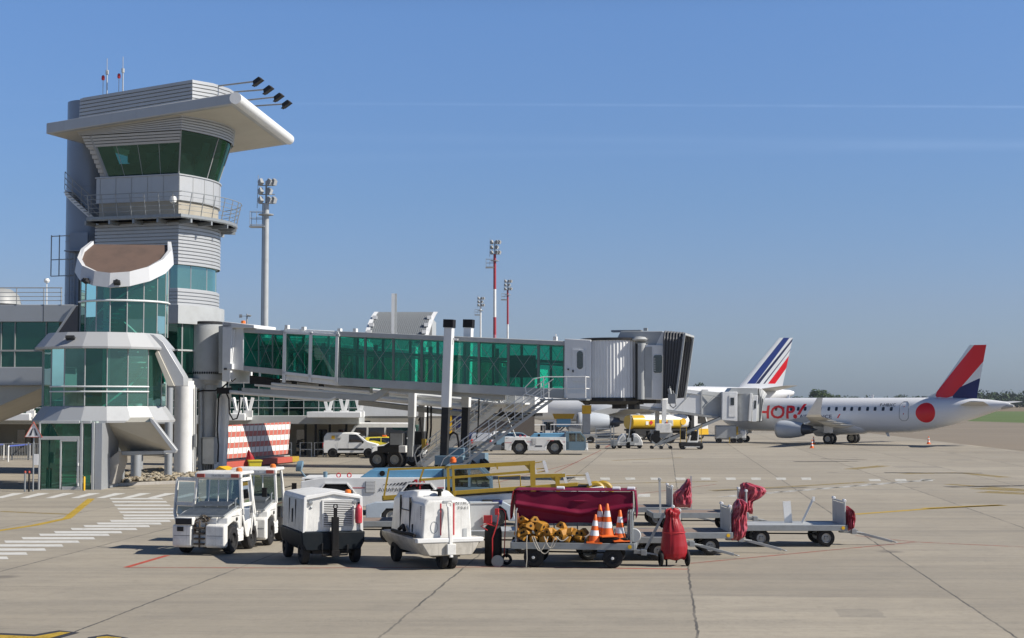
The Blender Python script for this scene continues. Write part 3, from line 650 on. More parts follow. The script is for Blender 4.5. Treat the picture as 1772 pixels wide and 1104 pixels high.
# ---------------------------------------------------------------- glass stair pavilion in front of the tower
pc = W(181, 695, 74.2); pc.z = 0
pav = thing('stair_pavilion', 'round green glass stair pavilion with grey eaves and street level doors at the tower foot', 'pavilion', pc)
pinv = mw(pav).inverted()
def pp(px, py, Y): return pinv @ W(px, py, Y)
TH9 = [R(a) for a in (-100, -78, -60, -42, -24, -3, 17, 36, 58, 80, 100)]
def arc(r, z, th=TH9, c=(0, 0)): return [Vector((c[0] + r * math.sin(t), c[1] - r * math.cos(t), z)) for t in th]
def facets(name, r, z0, z1, m, c=(0, 0), th=TH9, ztop=None):
    b = MB(); lo = arc(r, z0, th, c); hi = arc(r, z1, th, c); rg_ = random.Random(int(r * 100))
    if ztop: hi = [Vector((p.x, p.y, ztop(t))) for p, t in zip(hi, th)]
    
    for i in range(len(lo) - 1):
        zm = lo[i].z + (hi[i].z - lo[i].z) * .33; k = rg_.choice((0, 0, 1, 1, 2)) if i < 6 else rg_.choice((0, 1, 1))
        for za, zb, kk in ((None, zm, k), (zm, None, rg_.choice((k, k, 0)))):
            A, B_, C_, D_ = [Vector(p) for p in (lo[i], lo[i + 1], hi[i + 1], hi[i])]
            if za is None: C_.z = D_.z = zb
            else: A.z = B_.z = za
            n_ = (B_ - A).cross(Vector((0, 0, 1))).normalized() * rg_.uniform(-.014, .014); C_ += n_; D_ += n_ * rg_.uniform(.3, 1)
            b.add([A, B_, C_, D_], [(0, 1, 2, 3)], kk)
    b.build(name, GREENS, pav, smooth=False)
    b = MB()
    for p, q in zip(lo, hi): b.tube([p, q], .035, 5)
    b.build('glazing_bar', M['grey'], pav)
facets('drum_glazing', 2.95, 3.9, 6.75, M['glass_green'])
b = MB()
for z in (4.82, 4.58): b.tube(arc(3.02, z, TH9[3:9]), .035, 6)
b.build('guard_rail', M['white_metal'], pav)
def eave(name, r0, z0, r1, z1, drop=.1, c=(0, 0), th=TH9):
    b = MB(); o = arc(r0, z0, th, c); i = arc(r1, z1, th, c); o2 = arc(r0 - .02, z0 - drop, th, c); i2 = arc(r1 - .3, z0 - drop, th, c)
    b.loft([i2, o2, o, i], closed=False, caps=False); b.build(name, M['silver'], pav, smooth=False)
eave('upper_eave', 3.35, 6.72, 2.75, 7.42)
eave('lower_eave', 3.42, 3.2, 2.95, 3.88)
b = MB(); b.add(arc(2.76, 7.40) + [Vector((2.7, 1.5, 7.4)), Vector((-2.7, 1.5, 7.4))], [tuple(range(len(TH9) + 2))]); b.add(arc(2.9, 3.86) + [Vector((2.7, 1.5, 3.86)), Vector((-2.7, 1.5, 3.86))], [tuple(range(len(TH9) + 2))]); b.build('floor_plate', M['light_grey'], pav, smooth=False)
def band(name, pts, Y0, Y1, m):
    b = MB(); P = [pp(x, y, Y0) for x, y in pts]; b.prism(P, (0, Y1 - Y0, 0)); return b.build(name, m, pav, bevel=.02)
band('descending_fascia', [(243, 575), (266, 579), (282, 592), (318, 652), (318, 668), (303, 668), (272, 603), (262, 597)], 73.0, 74.0, M['silver'])
band('descending_soffit', [(272, 604), (302, 668), (290, 668), (268, 612)], 72.9, 73.6, M['beige_soffit'])
# sweeping underside of the stair
b = MB(); q = [pp(178, 731, 71.6), pp(262, 730, 71.0), pp(300, 779, 72.2), pp(212, 783, 74.5)]; b.prism(q, (0, .25, .22)); b.build('stair_soffit', M['beige_soffit'], pav, smooth=False)
band('stair_edge', [(258, 722), (266, 727), (306, 779), (303, 784), (283, 784), (283, 780), (297, 779), (261, 731)], 70.9, 71.25, M['silver'])
band('stair_landing_edge', [(210, 781), (286, 780), (286, 786), (210, 788)], 72.4, 74.5, M['light_grey'])
b = MB(); P = [pp(x, y, 71.8) for x, y in ((180, 838), (180, 800), (205, 781), (206, 800), (193, 838))]; b.prism(P, (0, 1.6, 0)); b.build('stair_flank', M['concrete_wall'], pav, bevel=.02)
for px, yb, w in ((209, 836, .3), (168, 836, .35)):
    p = pinv @ G(px, yb); b = MB(); b.box((p.x, p.y, 1.6), (w, w, 3.2)); b.build('post', M['grey_panel'], pav, bevel=.02)
# vestibule with glass doors
Yv = 70.4
def vrect(b, x0, x1, y0, y1, d=.1, dy=0.0):
    p = pp(x0, y1, Yv + dy); q = pp(x1, y0, Yv + dy); b.bx(p.x, q.x, p.y - d / 2, p.y + d / 2, p.z, q.z)
b = MB()
for x0, x1, y0, y1 in ((66, 71, 730, 849), (138, 144, 730, 849), (158, 164, 730, 849), (71, 138, 728, 733), (71, 138, 755, 761), (144, 158, 728, 733), (103, 107, 761, 849), (71, 103, 846, 849), (107, 138, 842, 849), (133, 138, 761, 842), (107, 133, 761, 764)): vrect(b, x0, x1, y0, y1, .12)
b.build('door_frame', M['light_grey'], pav, bevel=.01)
for x0, x1, y0, y1, nm in ((71, 138, 733, 755, 'transom_pane'), (71, 103, 761, 846, 'side_pane'), (107, 133, 764, 842, 'glass_door'), (144, 158, 733, 849, 'side_pane')):
    b = MB(); vrect(b, x0, x1, y0, y1, .02); o = b.build(nm, M['glass_green'], pav)
    if nm == 'glass_door':
        b = MB(); vrect(b, 112, 124, 778, 795, .01, .03); b.build('notice', M['interior_light'], o)
        b = MB(); vrect(b, 134.5, 136, 801, 806, .08, -.1); vrect(b, 134.5, 136, 836, 841, .08, -.1); b.build('handle', M['white'], o)
b = MB(); a0 = pp(66, 849, Yv); b.bx(a0.x - .01, a0.x + .01, a0.y + .1, a0.y + 3.5, .05, 3.15); b.build('side_pane', M['glass_green'], pav)
b = MB(); a1 = pp(164, 849, Yv); b.bx(a0.x, a1.x, a0.y + .1, a0.y + 3.4, 3.1, 3.18); b.build('vestibule_ceiling', M['interior_light'], pav)
b = MB(); b.bx(a1.x - .02, a1.x + .3, a0.y + .0, a0.y + 3, 0, 3.1); b.build('side_wall', M['grey_panel'], pav)
# upper drum with the tilted scoop roof
cu = pinv @ W(213, 695, 75.0); CU = (cu.x, cu.y)
TH8 = [R(a) for a in (-112, -90, -68, -46, -24, -4, 18, 40, 62, 84, 106)]
zlow = lambda t: 9.62 + 1.30 * (1 - math.cos(t))
facets('upper_glazing', 2.12, 7.3, 9.6, M['glass_green'], CU, TH8, ztop=lambda t: zlow(t) + .1)
b = MB(); b.tube(arc(2.2, 9.02, TH8[1:], CU), .05, 6); b.build('guard_rail', M['white_metal'], pav)
TH12 = [R(a) for a in (-118, -96, -72, -48, -24, -3, 20, 44, 68, 92, 116)]
o_ = [Vector((p.x, p.y, zlow(t))) for p, t in zip(arc(2.42, 0, TH12, CU), TH12)]
u_ = [Vector((p.x, p.y, zlow(t) + .72)) for p, t in zip(arc(2.30, 0, TH12, CU), TH12)]
ui = [Vector((p.x, p.y, zlow(t) + .72)) for p, t in zip(arc(2.12, 0, TH12, CU), TH12)]
li = [Vector((p.x, p.y, zlow(t) + .55)) for p, t in zip(arc(2.10, 0, TH12, CU), TH12)]
oi = [Vector((p.x, p.y, zlow(t))) for p, t in zip(arc(2.0, 0, TH12, CU), TH12)]
b = MB(); b.loft([oi, o_, u_, ui, li], closed=False, caps=False); b.build('roof_fascia', paint('fascia_enamel', (.56, .57, .58), .4, dirt=.12), pav, smooth=False)
b = MB(); b.add(li, [tuple(range(len(li)))]); b.build('scoop_roof', M['brown_roof'], pav, smooth=False)
b = MB(); b.add(oi, [tuple(range(len(oi)))]); b.build('roof_underside', M['beige_soffit'], pav, smooth=False)
for t, r, z in ((R(-33), 2.42, 9.95), (R(6), 2.42, 9.85)):
    b = MB(); p = arc(r + .08, z, [t], CU)[0]; b.box(p, (.32, .3, .14), rz=t, rx=-.4); b.box(p + Vector((0, 0, .1)), (.1, .3, .12), rz=t); b.build('eave_lamp', M['dark'], pav, bevel=.01)
b = MB(); p = arc(3.1, 7.12, [R(-16)])[0]; b.box(p, (.42, .3, .14), rx=-.4); b.build('eave_lamp', M['dark'], pav, bevel=.01)
# inside: winding stair, slabs and a pale back wall
b = MB(); b.box((0.2, 2.2, 7.2), (4.4, .15, 6.4)); b.build('inner_wall', M['interior'], pav)
b = MB()
for i in range(26):
    t = R(-80 + i * 10); z = .4 + i * .27; p = arc(1.5, z, [t], (0, .2))[0]; b.box(p, (1.1, .34, .06), rz=t + R(90))
for i in range(14):
    t = R(-60 + i * 10); z = 7.2 + i * .2; p = arc(1.2, z, [t], CU)[0]; b.box(p, (.9, .3, .06), rz=t + R(90))
b.build('stair_treads', M['interior_light'], pav)
b = MB(); b.tube([arc(2.0, .9 + i * .27 + .5, [R(-80 + i * 10)], (0, .2))[0] for i in range(26)], .05, 5); b.tube([arc(1.7, 7.9 + i * .2, [R(-60 + i * 10)], CU)[0] for i in range(14)], .05, 5); b.lathe([(.18, 0), (.18, 10.5)], (0, .2, 0), n=14); b.build('stair_rail', M['white'], pav)

# ---------------------------------------------------------------- terminal wing on the left
wing = thing('terminal_wing', 'raised grey terminal wing with a strip of green windows left of the tower', 'building', W(0, 695, 78) * Vector((1, 1, 0)).to_3d() if False else Vector((W(0, 695, 78).x, 78, 0)))
winv = mw(wing).inverted()
def wp(px, py, Y=78): return winv @ W(px, py, Y)
def wrect(b, x0, x1, y0, y1, d, dy=0.0):
    p, q = wp(x0, y1), wp(x1, y0); b.bx(p.x, q.x, dy, dy + d, p.z, q.z)
b = MB(); wrect(b, -260, 128, 527, 557, 9); b.build('upper_band', M['grey_panel'], wing, bevel=.03)
b = MB()
for x in (-150, -40, 75): wrect(b, x, x + 1, 527, 557, .02, -.012)
b.build('panel_joint', M['dark'], wing)
b = MB(); wrect(b, -260, 88, 635, 667, 9); b.build('lower_band', M['grey_panel'], wing, bevel=.03)
b = MB(); wrect(b, -260, 100, 557, 635, .03, .25); b.build('window_strip', M['glass_green'], wing)
b = MB()
for x in (-160, -80, -2, 22, 76): wrect(b, x, x + 3, 557, 635, .1, .18)
wrect(b, -260, 100, 605, 608, .1, .17); b.build('window_frame', M['grey'], wing)
b = MB(); wrect(b, 25, 73, 560, 604, .05, .3); b.build('window_blind', M['grey'], wing)
b = MB(); wrect(b, -260, 100, 557, 634, .1, 4.5); wrect(b, -260, 100, 634, 635, 4, .4); b.build('room_interior', M['interior'], wing)
b = MB(); P = [wp(x, y, 78.3) for x, y in ((-260, 667), (82, 667), (0, 702), (-120, 750), (-260, 750))]; b.prism(P, (0, 7, 0)); b.build('raked_underside', M['beige_soffit'], wing, smooth=False)
b = MB(); P = [wp(x, y, 77.9) for x, y in ((97, 579), (131, 529), (142, 531), (142, 580))]; b.prism(P, (0, .2, 0)); b.build('raked_end_panel', M['text_dark'], wing, smooth=False)
b = MB(); P = [wp(x, y, 77.85) for x, y in ((94, 579), (98, 579), (133, 528), (128, 527))]; b.prism(P, (0, .3, 0)); b.build('raked_end_trim', M['grey_panel'], wing, smooth=False)
b = MB()
for y in (498, 506, 513, 520): b.tube([wp(-260, y), wp(108, y)], .03 if y == 498 else .02, 5)
for x in (-190, -110, -50, 29, 76, 106): b.tube([wp(x, 527), wp(x, 498)], .03, 5)
b.build('roof_railing', M['grey'], wing)
b = MB(); b.lathe([(0, .9), (.7, .82), (1.1, .5), (1.25, 0)], wp(-5, 527, 80), n=24); b.build('roof_dome', M['grey'], wing)
b = MB(); p = wp(81, 527, 80); b.tube([p, wp(81, 486, 80)], .03, 5); b.lathe([(.12, 0), (.16, .1), (.1, .22)], wp(81, 489, 80), n=10); b.build('roof_lamp', M['white'], wing)

# ---------------------------------------------------------------- main terminal front
TY = 114.0
term = thing('terminal_building', 'long glazed terminal front with white V struts over a dark ground floor', 'building', (W(300, 695, TY).x, TY, 0))
tinv = mw(term).inverted()
def tp(px, py, Y=TY): return tinv @ W(px, py, Y)
def trect(b, x0, x1, y0, y1, d, dy=0.0):
    p, q = tp(x0, y1), tp(x1, y0); b.bx(p.x, q.x, dy, dy + d, p.z, q.z)
b = MB(); rg_ = random.Random(4)
for i in range(34):
    for y0, y1 in ((596, 629), (630, 662), (663, 692), (693, 719)): b.cur = rg_.choice((0, 0, 0, 1, 2)); trect(b, -254 + i * 26, min(622, -228 + i * 26), y0, y1, .05, rg_.uniform(0, .03))
b.cur = 0; b.build('facade_glazing', GREENS, term)
b = MB()
for i in range(34): trect(b, -255 + i * 26, -253 + i * 26, 596, 719, .12, -.06)
for y in (629, 662, 692, 705): trect(b, -260, 622, y, y + 1.3, .1, -.05)
b.build('facade_mullion', M['light_grey'], term)
b = MB(); trect(b, -260, 622, 584, 597, 12, -.8); b.build('roof', M['light_grey'], term, bevel=.05)
b = MB(); trect(b, -260, 622, 719, 734, 6, -.1); b.build('floor_beam', M['light_grey'], term, bevel=.04)
b = MB(); trect(b, -260, 622, 597, 719, .2, 5); trect(b, -260, 622, 660, 662, 5, .2); b.build('room_interior', M['interior'], term)
b = MB(); trect(b, -260, 622, 734, 790, .3, 4.0); b.build('ground_floor_wall', M['beige_wall'], term)
b = MB()
for x in (-60, 0, 30, 90, 150, 405, 428, 500, 540, 575, 608): trect(b, x, x + 15, 745, 788, .1, 3.9)
b.build_each('ground_floor_door', M['glass_dark'], term)
b = MB()
for x in (-110, -60, 45, 120, 400, 445, 520, 538, 560, 592): trect(b, x, x + 4, 734, 789, .25, 1.0 + (x % 3))
b.build_each('ground_floor_post', M['dark'], term)
for x0, x1, dy in ((-260, 75, -3.2), (372, 437, -3.2), (541, 632, -3.4)):
    b = MB(); trect(b, x0, x1, 715 if x0 < 500 else 712, 727 if x0 < 500 else 722, 3.2, dy); b.build('canopy_beam', M['white_metal'], term, bevel=.05)
    for i in range(3):
        x = x0 + (x1 - x0) * (.3 + .3 * i) if x0 > 0 else -30 + i * 42
        b = MB(); f = tp(x, 716, TY - 2.6)
        for dx in (-7, 7): b.bar(f, tp(x + dx, 688, TY - 2.4), .22, .16)
        b.box(f + Vector((0, -.1, 0)), (.6, .3, .5)); b.build('strut', M['white'], term)
# the plain end block
blk = thing('service_block', 'low beige and white service block at the end of the glazed terminal front', 'building', (W(690, 695, 118).x, 118, 0))
binv = mw(blk).inverted()
def bpx(b, x0, x1, y0, y1, d, dy=0, Y=118):
    p, q = binv @ W(x0, y1, Y), binv @ W(x1, y0, Y); b.bx(p.x, q.x, dy, dy + d, p.z, q.z)
b = MB(); bpx(b, 622, 765, 720, 786, 8, .05); b.build('wall', M['beige_wall'], blk)
b = MB(); bpx(b, 618, 768, 690, 720, 8.4, 0); b.build('upper_cladding', M['white_metal'], blk)
b = MB(); bpx(b, 700, 727, 735, 778, .05, -.02); b.build('window', M['glass_pale'], blk)
b = MB(); bpx(b, 726, 733, 700, 786, .5, -1.2); b.build('corner_post', M['white'], blk)
b = MB(); bpx(b, 626, 641, 728, 745, .1, -.03); b.build('wall_vent', M['dark'], blk)
sv = thing('hangar_building', 'dark brown gatehouse with dark blue windows and a yellow stripe behind the bridge stairs', 'building', (W(820, 695, 140).x, 140, 0))
binv = mw(sv).inverted()
b = MB(); bpx(b, 770, 925, 700, 775, 8, 0, 140); b.build('wall', paint('brown_cladding', (.12, .10, .085), .7), sv)
b = MB(); bpx(b, 776, 782, 702, 752, .3, -.3, 140); b.build('stripe_panel', M['bright_yellow'], sv)
for i in range(3):
    for j in range(3): b = MB(); bpx(b, 784 + i * 9, 791 + i * 9, 704 + j * 13, 714 + j * 13, .1, -.05, 140); b.build('window', M['blueprint'], sv)
b = MB(); bpx(b, 782, 930, 694, 702, 9, -.6, 140); b.build('roof', M['light_grey'], sv)
# vaulted hall roof far behind the bridge
hall = thing('vaulted_hall', 'distant hall with a curved ribbed silver roof behind the jet bridge', 'building', (W(690, 695, 150).x, 150, 0))
hinv = mw(hall).inverted(); b = MB(); rows_ = []
def hp(s, t, lift=0):
    y = 640 + (541 - 640) * (.55 * math.sin(t * math.pi / 2) + .45 * t); Yd = 147 + 7 * t - lift
    x0 = 630 + 26 * t ** 1.5; x1 = 722 + 26 * t ** 1.3
    return hinv @ W(x0 + (x1 - x0) * s, y, Yd)
N = 27
for j in range(13): rows_.append([hp(i / N, j / 12) for i in range(N + 1)])
b.loft(rows_, closed=False, caps=False); b.build('vault', M['grey_panel'], hall, solid=.15)
b = MB()
for i in range(N + 1): b.tube([hp(i / N, j / 12, .14) for j in range(13)], .10, 4)
b.build('rib', M['galv'], hall)
b = MB()
for s, o in ((0, -.25), (1, .35)):
    b.loft([[hp(s, j / 12) + Vector((o - .2, -.2, .08)), hp(s, j / 12) + Vector((o + .2, -.2, .08)), hp(s, j / 12) + Vector((o + .2, .5, .08)), hp(s, j / 12) + Vector((o - .2, .5, .08))] for j in range(13)])
b.build_each('gable_trim', M['white_metal'], hall, smooth=False)
b = MB(); p0, p1 = hp(0, 0), hp(1, 1); b.bx(p0.x, p1.x, 3.5, 12, 0, p1.z - .6); b.build('wall', M['light_grey'], hall)
b = MB()
for s in (-.02, 1.0):
    for t in (.42, .55, .68, .85): p = hp(s, t, .5); b.box(p, (.45, .4, .35))
b.build_each('roof_lamp', M['white'], hall)
# ---------------------------------------------------------------- jet bridges
def frame_thing(name, label, cat, px, Y, e, group=None):
    O = W(px, 695, Y); O.z = 0
    t = thing(name, label, cat, O, math.atan2(e[1], e[0]), group); inv = mw(t).inverted(); n = Vector((-e[1], e[0], 0)).normalized()
    return t, (lambda x, y, dy=-1.4: inv @ hit(x, y, O + n * dy, n))
E1 = (.968, -.25)
b1, q1 = frame_thing('jet_bridge', 'long emerald glass jet bridge with a white cab and black bellows in the foreground', 'jet bridge', 794, 82, E1, None)
def poly(b, f, pts, dy, depth, mi=None):
    b.prism([f(x, y, dy) for x, y in pts], (0, depth, 0), mi)
def tunnel(root, f, xs, roof, glass, beam, dy, depth, gmat, fmat, posts, rods=True, name='tunnel', pm=None, pw=.11):
    """xs=(x0,x1) pixels; roof/glass/beam = (top0, top1, bot0, bot1) pixel heights at the two ends"""
    x0, x1 = xs; L = lambda a, c, x: a + (c - a) * (x - x0) / (x1 - x0)
    b = MB(); poly(b, f, [(x0, roof[0]), (x1, roof[1]), (x1, roof[3]), (x0, roof[2])], dy - .06, depth + .12); rf = b.build('roof', fmat, root, bevel=.03)
    b = MB(); poly(b, f, [(x0, beam[0]), (x1, beam[1]), (x1, beam[3]), (x0, beam[2])], dy - .05, .22); poly(b, f, [(x0, beam[0]), (x1, beam[1]), (x1, beam[3]), (x0, beam[2])], dy + depth - .17, .22)
    poly(b, f, [(x0, beam[0] + 2), (x1, beam[1] + 2), (x1, beam[1] + 6), (x0, beam[0] + 6)], dy + .2, depth - .4); b.build('floor_beam', fmat, root, bevel=.02)
    b = MB()
    for d in (dy, dy + depth):
        b = MB(); rg_ = random.Random(int(x0 + d * 10)); xs_ = [x0] + [x for x in posts if x0 + 3 < x < x1 - 3] + [x1]
        for xa, xb in zip(xs_, xs_[1:]):
            A = [f(xa, L(roof[2], roof[3], xa), dy), f(xb, L(roof[2], roof[3], xb), dy), f(xb, L(beam[0], beam[1], xb), dy), f(xa, L(beam[0], beam[1], xa), dy)]
            for p in A: p.y = d + rg_.uniform(-.012, .012)
            b.add(A, [(0, 1, 2, 3)], rg_.choice((0, 0, 1)))
        b.build('glazing', BRIDGES, root, smooth=False)
    bp_ = MB()
    for k, d in enumerate((dy - .05, dy + depth - .05)):
        pr = None; br = MB()
        for x in posts:
            t = f(x, L(roof[2], roof[3], x), dy); u = f(x, L(beam[0], beam[1], x), dy); t.y = u.y = d + .05
            bp_.bar(t, u, pw, .12)
            if pr and rods:
                br.tube([pr[0], u], .013, 4); br.tube([pr[1], t], .013, 4)
            pr = (t, u)
        if rods: br.build('tie_rod', M['galv'], root)
    bp_.build_each('upright', pm or fmat, root)
grn = M['glass_bridge']
tunnel(b1, q1, (412, 500), (567, 572, 575, 580), None, (632, 640, 641, 651), -1.15, 2.3, grn, M['light_grey'], (420, 448, 472, 497), pm=M['green_frame'], pw=.07)
tunnel(b1, q1, (491, 588), (568, 573, 575, 581), None, (647, 655, 657, 668), -1.34, 2.68, grn, M['white_metal'], (493, 538, 584))
tunnel(b1, q1, (585, 979), (573, 590, 582, 598), None, (653, 674, 667, 690), -1.45, 2.9, grn, M['light_grey'], (587, 632.5, 681, 730, 779, 829, 880, 932, 977), pm=M['green_frame'], pw=.13)
b = MB(); poly(b, q1, [(400, 566), (421, 567), (421, 641), (397, 639)], -1.25, 2.5); b.build('end_frame', M['white_metal'], b1, bevel=.02)
b = MB()                                                            # posters and hand rail glimpsed inside
b.tube([q1(425, 605, 0), q1(975, 632, 0)], .05, 5); b.tube([q1(425, 600, .9), q1(975, 627, .9)], .09, 5); b.build('inside_handrail', M['interior_light'], b1)
b = MB()
for x in (455, 520, 560, 650, 745, 860): b.bar(q1(x, 590 + (x - 420) * .03, .95), q1(x, 645 + (x - 420) * .04, .95), .22, .05)
b.build('inside_panel', M['interior_light'], b1)
b = MB()
for x in (892, 905, 918): b.box(q1(x, 628, -.4), (.5, .4, .8)); b.box(q1(x, 645, -.4), (.8, .5, .5))
b.build('inside_equipment', M['interior'], b1)
b = MB()                                                            # small fixings and lamps along the roof edge
for x, y in ((497, 566), (526, 569), (588, 572), (615, 572), (961, 586)): b.box(q1(x, y, -1.3), (.18, .3, .22))
b.tube([q1(962, 588, -1.3), q1(962, 578, -1.3)], .03, 5); b.build('roof_fitting', M['white'], b1)
# white frame over the sliding joint
b = MB()
for x in (493, 538, 584): b.bar(q1(x, 574, -1.5), q1(x - 2, 662, -1.5), .17, .12)
b.bar(q1(491, 575, -1.5), q1(588, 580, -1.5), .12, .14); b.bar(q1(489, 645, -1.5), q1(584, 656, -1.5), .12, .16); b.build('joint_frame', M['white_metal'], b1, bevel=.01)
# end box with the service door
b = MB(); poly(b, q1, [(977, 586), (1023, 588), (1023, 692), (976, 689)], -1.75, 3.5); eb = b.build('service_box', M['white_metal'], b1, bevel=.03)
b = MB(); poly(b, q1, [(990, 604), (1013, 605), (1013, 661), (990, 660)], -1.80, .04); dr = b.build('service_door', M['white_metal'], b1, bevel=.01)
b = MB(); c = q1(1003.5, 623, -1.82); b.lathe([(.0, 0), (.16, 0), (.16, .03), (0, .03)], (c.x, c.y, c.z + .32), 'Y', 16); b.lathe([(.0, 0), (.16, 0), (.16, .03), (0, .03)], (c.x, c.y, c.z - .32), 'Y', 16); b.bx(c.x - .16, c.x + .16, c.y + .001, c.y + .028, c.z - .32, c.z + .32); b.build('door_window', M['glass_dark'], dr)
b = MB(); b.bar(q1(991.5, 644, -1.83), q1(991.5, 640, -1.83), .06); b.bar(q1(982, 639, -1.79), q1(984.5, 639, -1.79), .06, .08); b.build('handle', M['dark'], dr)
# rotating drum of the cab with its corrugated curtain
cc_ = q1(1062, 690, 0); ct, cb = q1(1062, 590, 0).z, q1(1062, 690, 0).z
b = MB(); rs = []
NR = 132
for z in (cb, ct):
    rs.append([Vector((cc_.x + (1.78 + (.035 if j % 2 else 0)) * math.cos(2 * math.pi * j / NR), (1.78 + (.035 if j % 2 else 0)) * math.sin(2 * math.pi * j / NR), z)) for j in range(NR)])
b.loft(rs); b.build('corrugated_curtain', M['white_metal'], b1, smooth=False)
b = MB(); b.lathe([(1.86, ct - .02), (1.86, ct + .08), (1.7, ct + .12)], (cc_.x, 0, 0), n=48); b.lathe([(1.5, cb - .3), (1.84, cb - .12), (1.84, cb + .06)], (cc_.x, 0, 0), n=48); b.build_each('drum_rim', M['dark'], b1)
b = MB(); poly(b, q1, [(1100, 595), (1104, 595), (1104, 690), (1099, 690)], -1.5, 2.8); b.build('curtain_slot', M['dark'], b1)
b = MB(); p0, p1 = q1(1110, 691, -1.35), q1(1110, 594, -1.35); b.tube([p0, p1], .23, 18); b.build('curtain_roller', M['light_grey'], b1)
b = MB(); poly(b, q1, [(1116, 596), (1148, 597), (1147, 692), (1114, 691)], -1.45, 3.1); cab_ = b.build('cab', M['white_metal'], b1, bevel=.03)
b = MB(); poly(b, q1, [(1116, 600), (1128, 600), (1128, 688), (1116, 688)], -1.48, .03); b.build('cab_side_panel', M['light_grey'], b1)
b = MB(); P = [(1131, 617), (1133, 614.5), (1144, 614.5), (1146, 617), (1145.5, 643), (1143.5, 645), (1133, 645), (1131, 643)]; poly(b, q1, P, -1.49, .05); cw = b.build('cab_window', M['glass_dark'], b1)
b = MB()
for y in range(620, 643, 3): b.bar(q1(1131.5, y, -1.5), q1(1134, y, -1.5), .02, .05)
b.build('vent', M['light_grey'], cw)
b = MB(); b.prism([q1(x, y, -1.2) for x, y in ((1064, 592), (1074, 573.5), (1146, 573), (1149, 576), (1136, 597), (1100, 594))], (0, 2.6, 0)); b.build('cab_roof', M['light_grey'], b1, bevel=.02)
b = MB(); b.prism([q1(x, y, -1.32) for x, y in ((1135, 597), (1146, 574), (1150, 575), (1149, 597))], (0, .12, 0)); b.build('roof_cheek', M['white_metal'], b1)
b = MB(); p = q1(1107, 590, -1.3); b.lathe([(.35, 0), (.42, .08), (.3, .2), (0, .24)], p, n=18); b.build('roof_vent', M['light_grey'], b1)
b = MB(); p = q1(1085, 573, 0); b.box(p, (1.6, .6, .1)); b.box(p + Vector((1, 0, .08)), (.2, .2, .15)); b.build('roof_plate', M['grey'], b1)
# bellows: an accordion arch that leans out at the top
b = MB(); rs = []
for i in range(15):
    t = i / 14; zz = .11 if i % 2 else 0; xt, xb = 1148 + 36 * t, 1147 + 22 * t; yt, yb = 575 + 3 * t, 690 - 2 * t
    a, c = q1(xb, yb, -1.5), q1(xt, yt, -1.5)
    rs.append([Vector((a.x, -1.62 - zz, a.z)), Vector((c.x, -1.62 - zz, c.z - .3)), Vector((c.x, -1.35 - zz, c.z + zz)), Vector((c.x, 1.35 + zz, c.z + zz)), Vector((c.x, 1.62 + zz, c.z - .3)), Vector((a.x, 1.62 + zz, a.z))])
b.loft(rs, closed=False, caps=False); b.build('bellows', paint('bellows_fabric', (.10, .105, .115), .6, dirt=.3, scale=2), b1, smooth=False)
b = MB()
for i in (14,):
    a, c = q1(1169.5, 690, -1.7), q1(1184.5, 578, -1.7); b.bar(a, c, .1, .1); a2, c2 = a.copy(), c.copy(); a2.y = c2.y = 1.7; b.bar(a2, c2, .1, .1); b.bar(c, c2, .1, .1)
b.build('bellows_frame', M['light_grey'], b1)
b = MB(); b.tube([q1(x, y, -1.75) for x, y in ((1159, 668), (1157, 690), (1160, 702), (1165, 706), (1170, 702), (1169, 690), (1164, 676))], .03, 6); b.box(q1(1163, 690, -1.75), (.4, .2, .5)); b.tube([q1(1158, 672, -1.75), q1(1163, 695, -1.75)], .1, 8); b.build('service_hose', M['grey'], b1)
b = MB()
for x, y, w, h in ((1040, 695, 1.6, .25), (1090, 695, 1.2, .3), (1125, 694, .9, .25), (1072, 699, .5, .5), (1097, 700, .35, .5)): b.box(q1(x, y, 0), (w, 1.6, h))
b.tube([q1(x, y, -1.2) for x, y in ((1008, 690), (1012, 700), (1020, 700), (1026, 690))], .03, 5); b.build('underfloor_gear', M['dark'], b1)
# beams slung under the tunnels
b = MB()
for d in (-1.0, .8): poly(b, q1, [(418, 671), (640, 684), (652, 679), (668, 667), (873, 684), (873, 692), (672, 677), (660, 686), (648, 694), (640, 694), (418, 679)], d, .22)
for x, y in ((660, 683), (700, 676), (780, 683), (860, 690)): b.box(q1(x, y, 0), (.25, 1.8, .2))
b.build('support_beam', M['light_grey'], b1, bevel=.02)
b = MB()
for d in (-.9, .3): b.tube([q1(396, 678, d), q1(570, 692, d), q1(582, 687, d)], .11, 10); b.tube([q1(470, 664, d), q1(640, 678, d)], .08, 10)
b.build('lower_tie_beam', M['white_metal'], b1)
b = MB(); poly(b, q1, [(470, 658), (640, 672), (640, 680), (470, 665)], .5, .5); poly(b, q1, [(432, 650), (475, 655), (475, 667), (432, 664)], -.4, .8, 1)
for x in (509, 556): b.box(q1(x, 664 + (x - 509) * .1, -.2), (.2, .3, .35), mi=1)
b.tube([q1(460, 656, -.5), q1(640, 671, -.5)], .04, 5, mi=1); b.build('cable_tray', [M['white_metal'], M['dark']], b1)
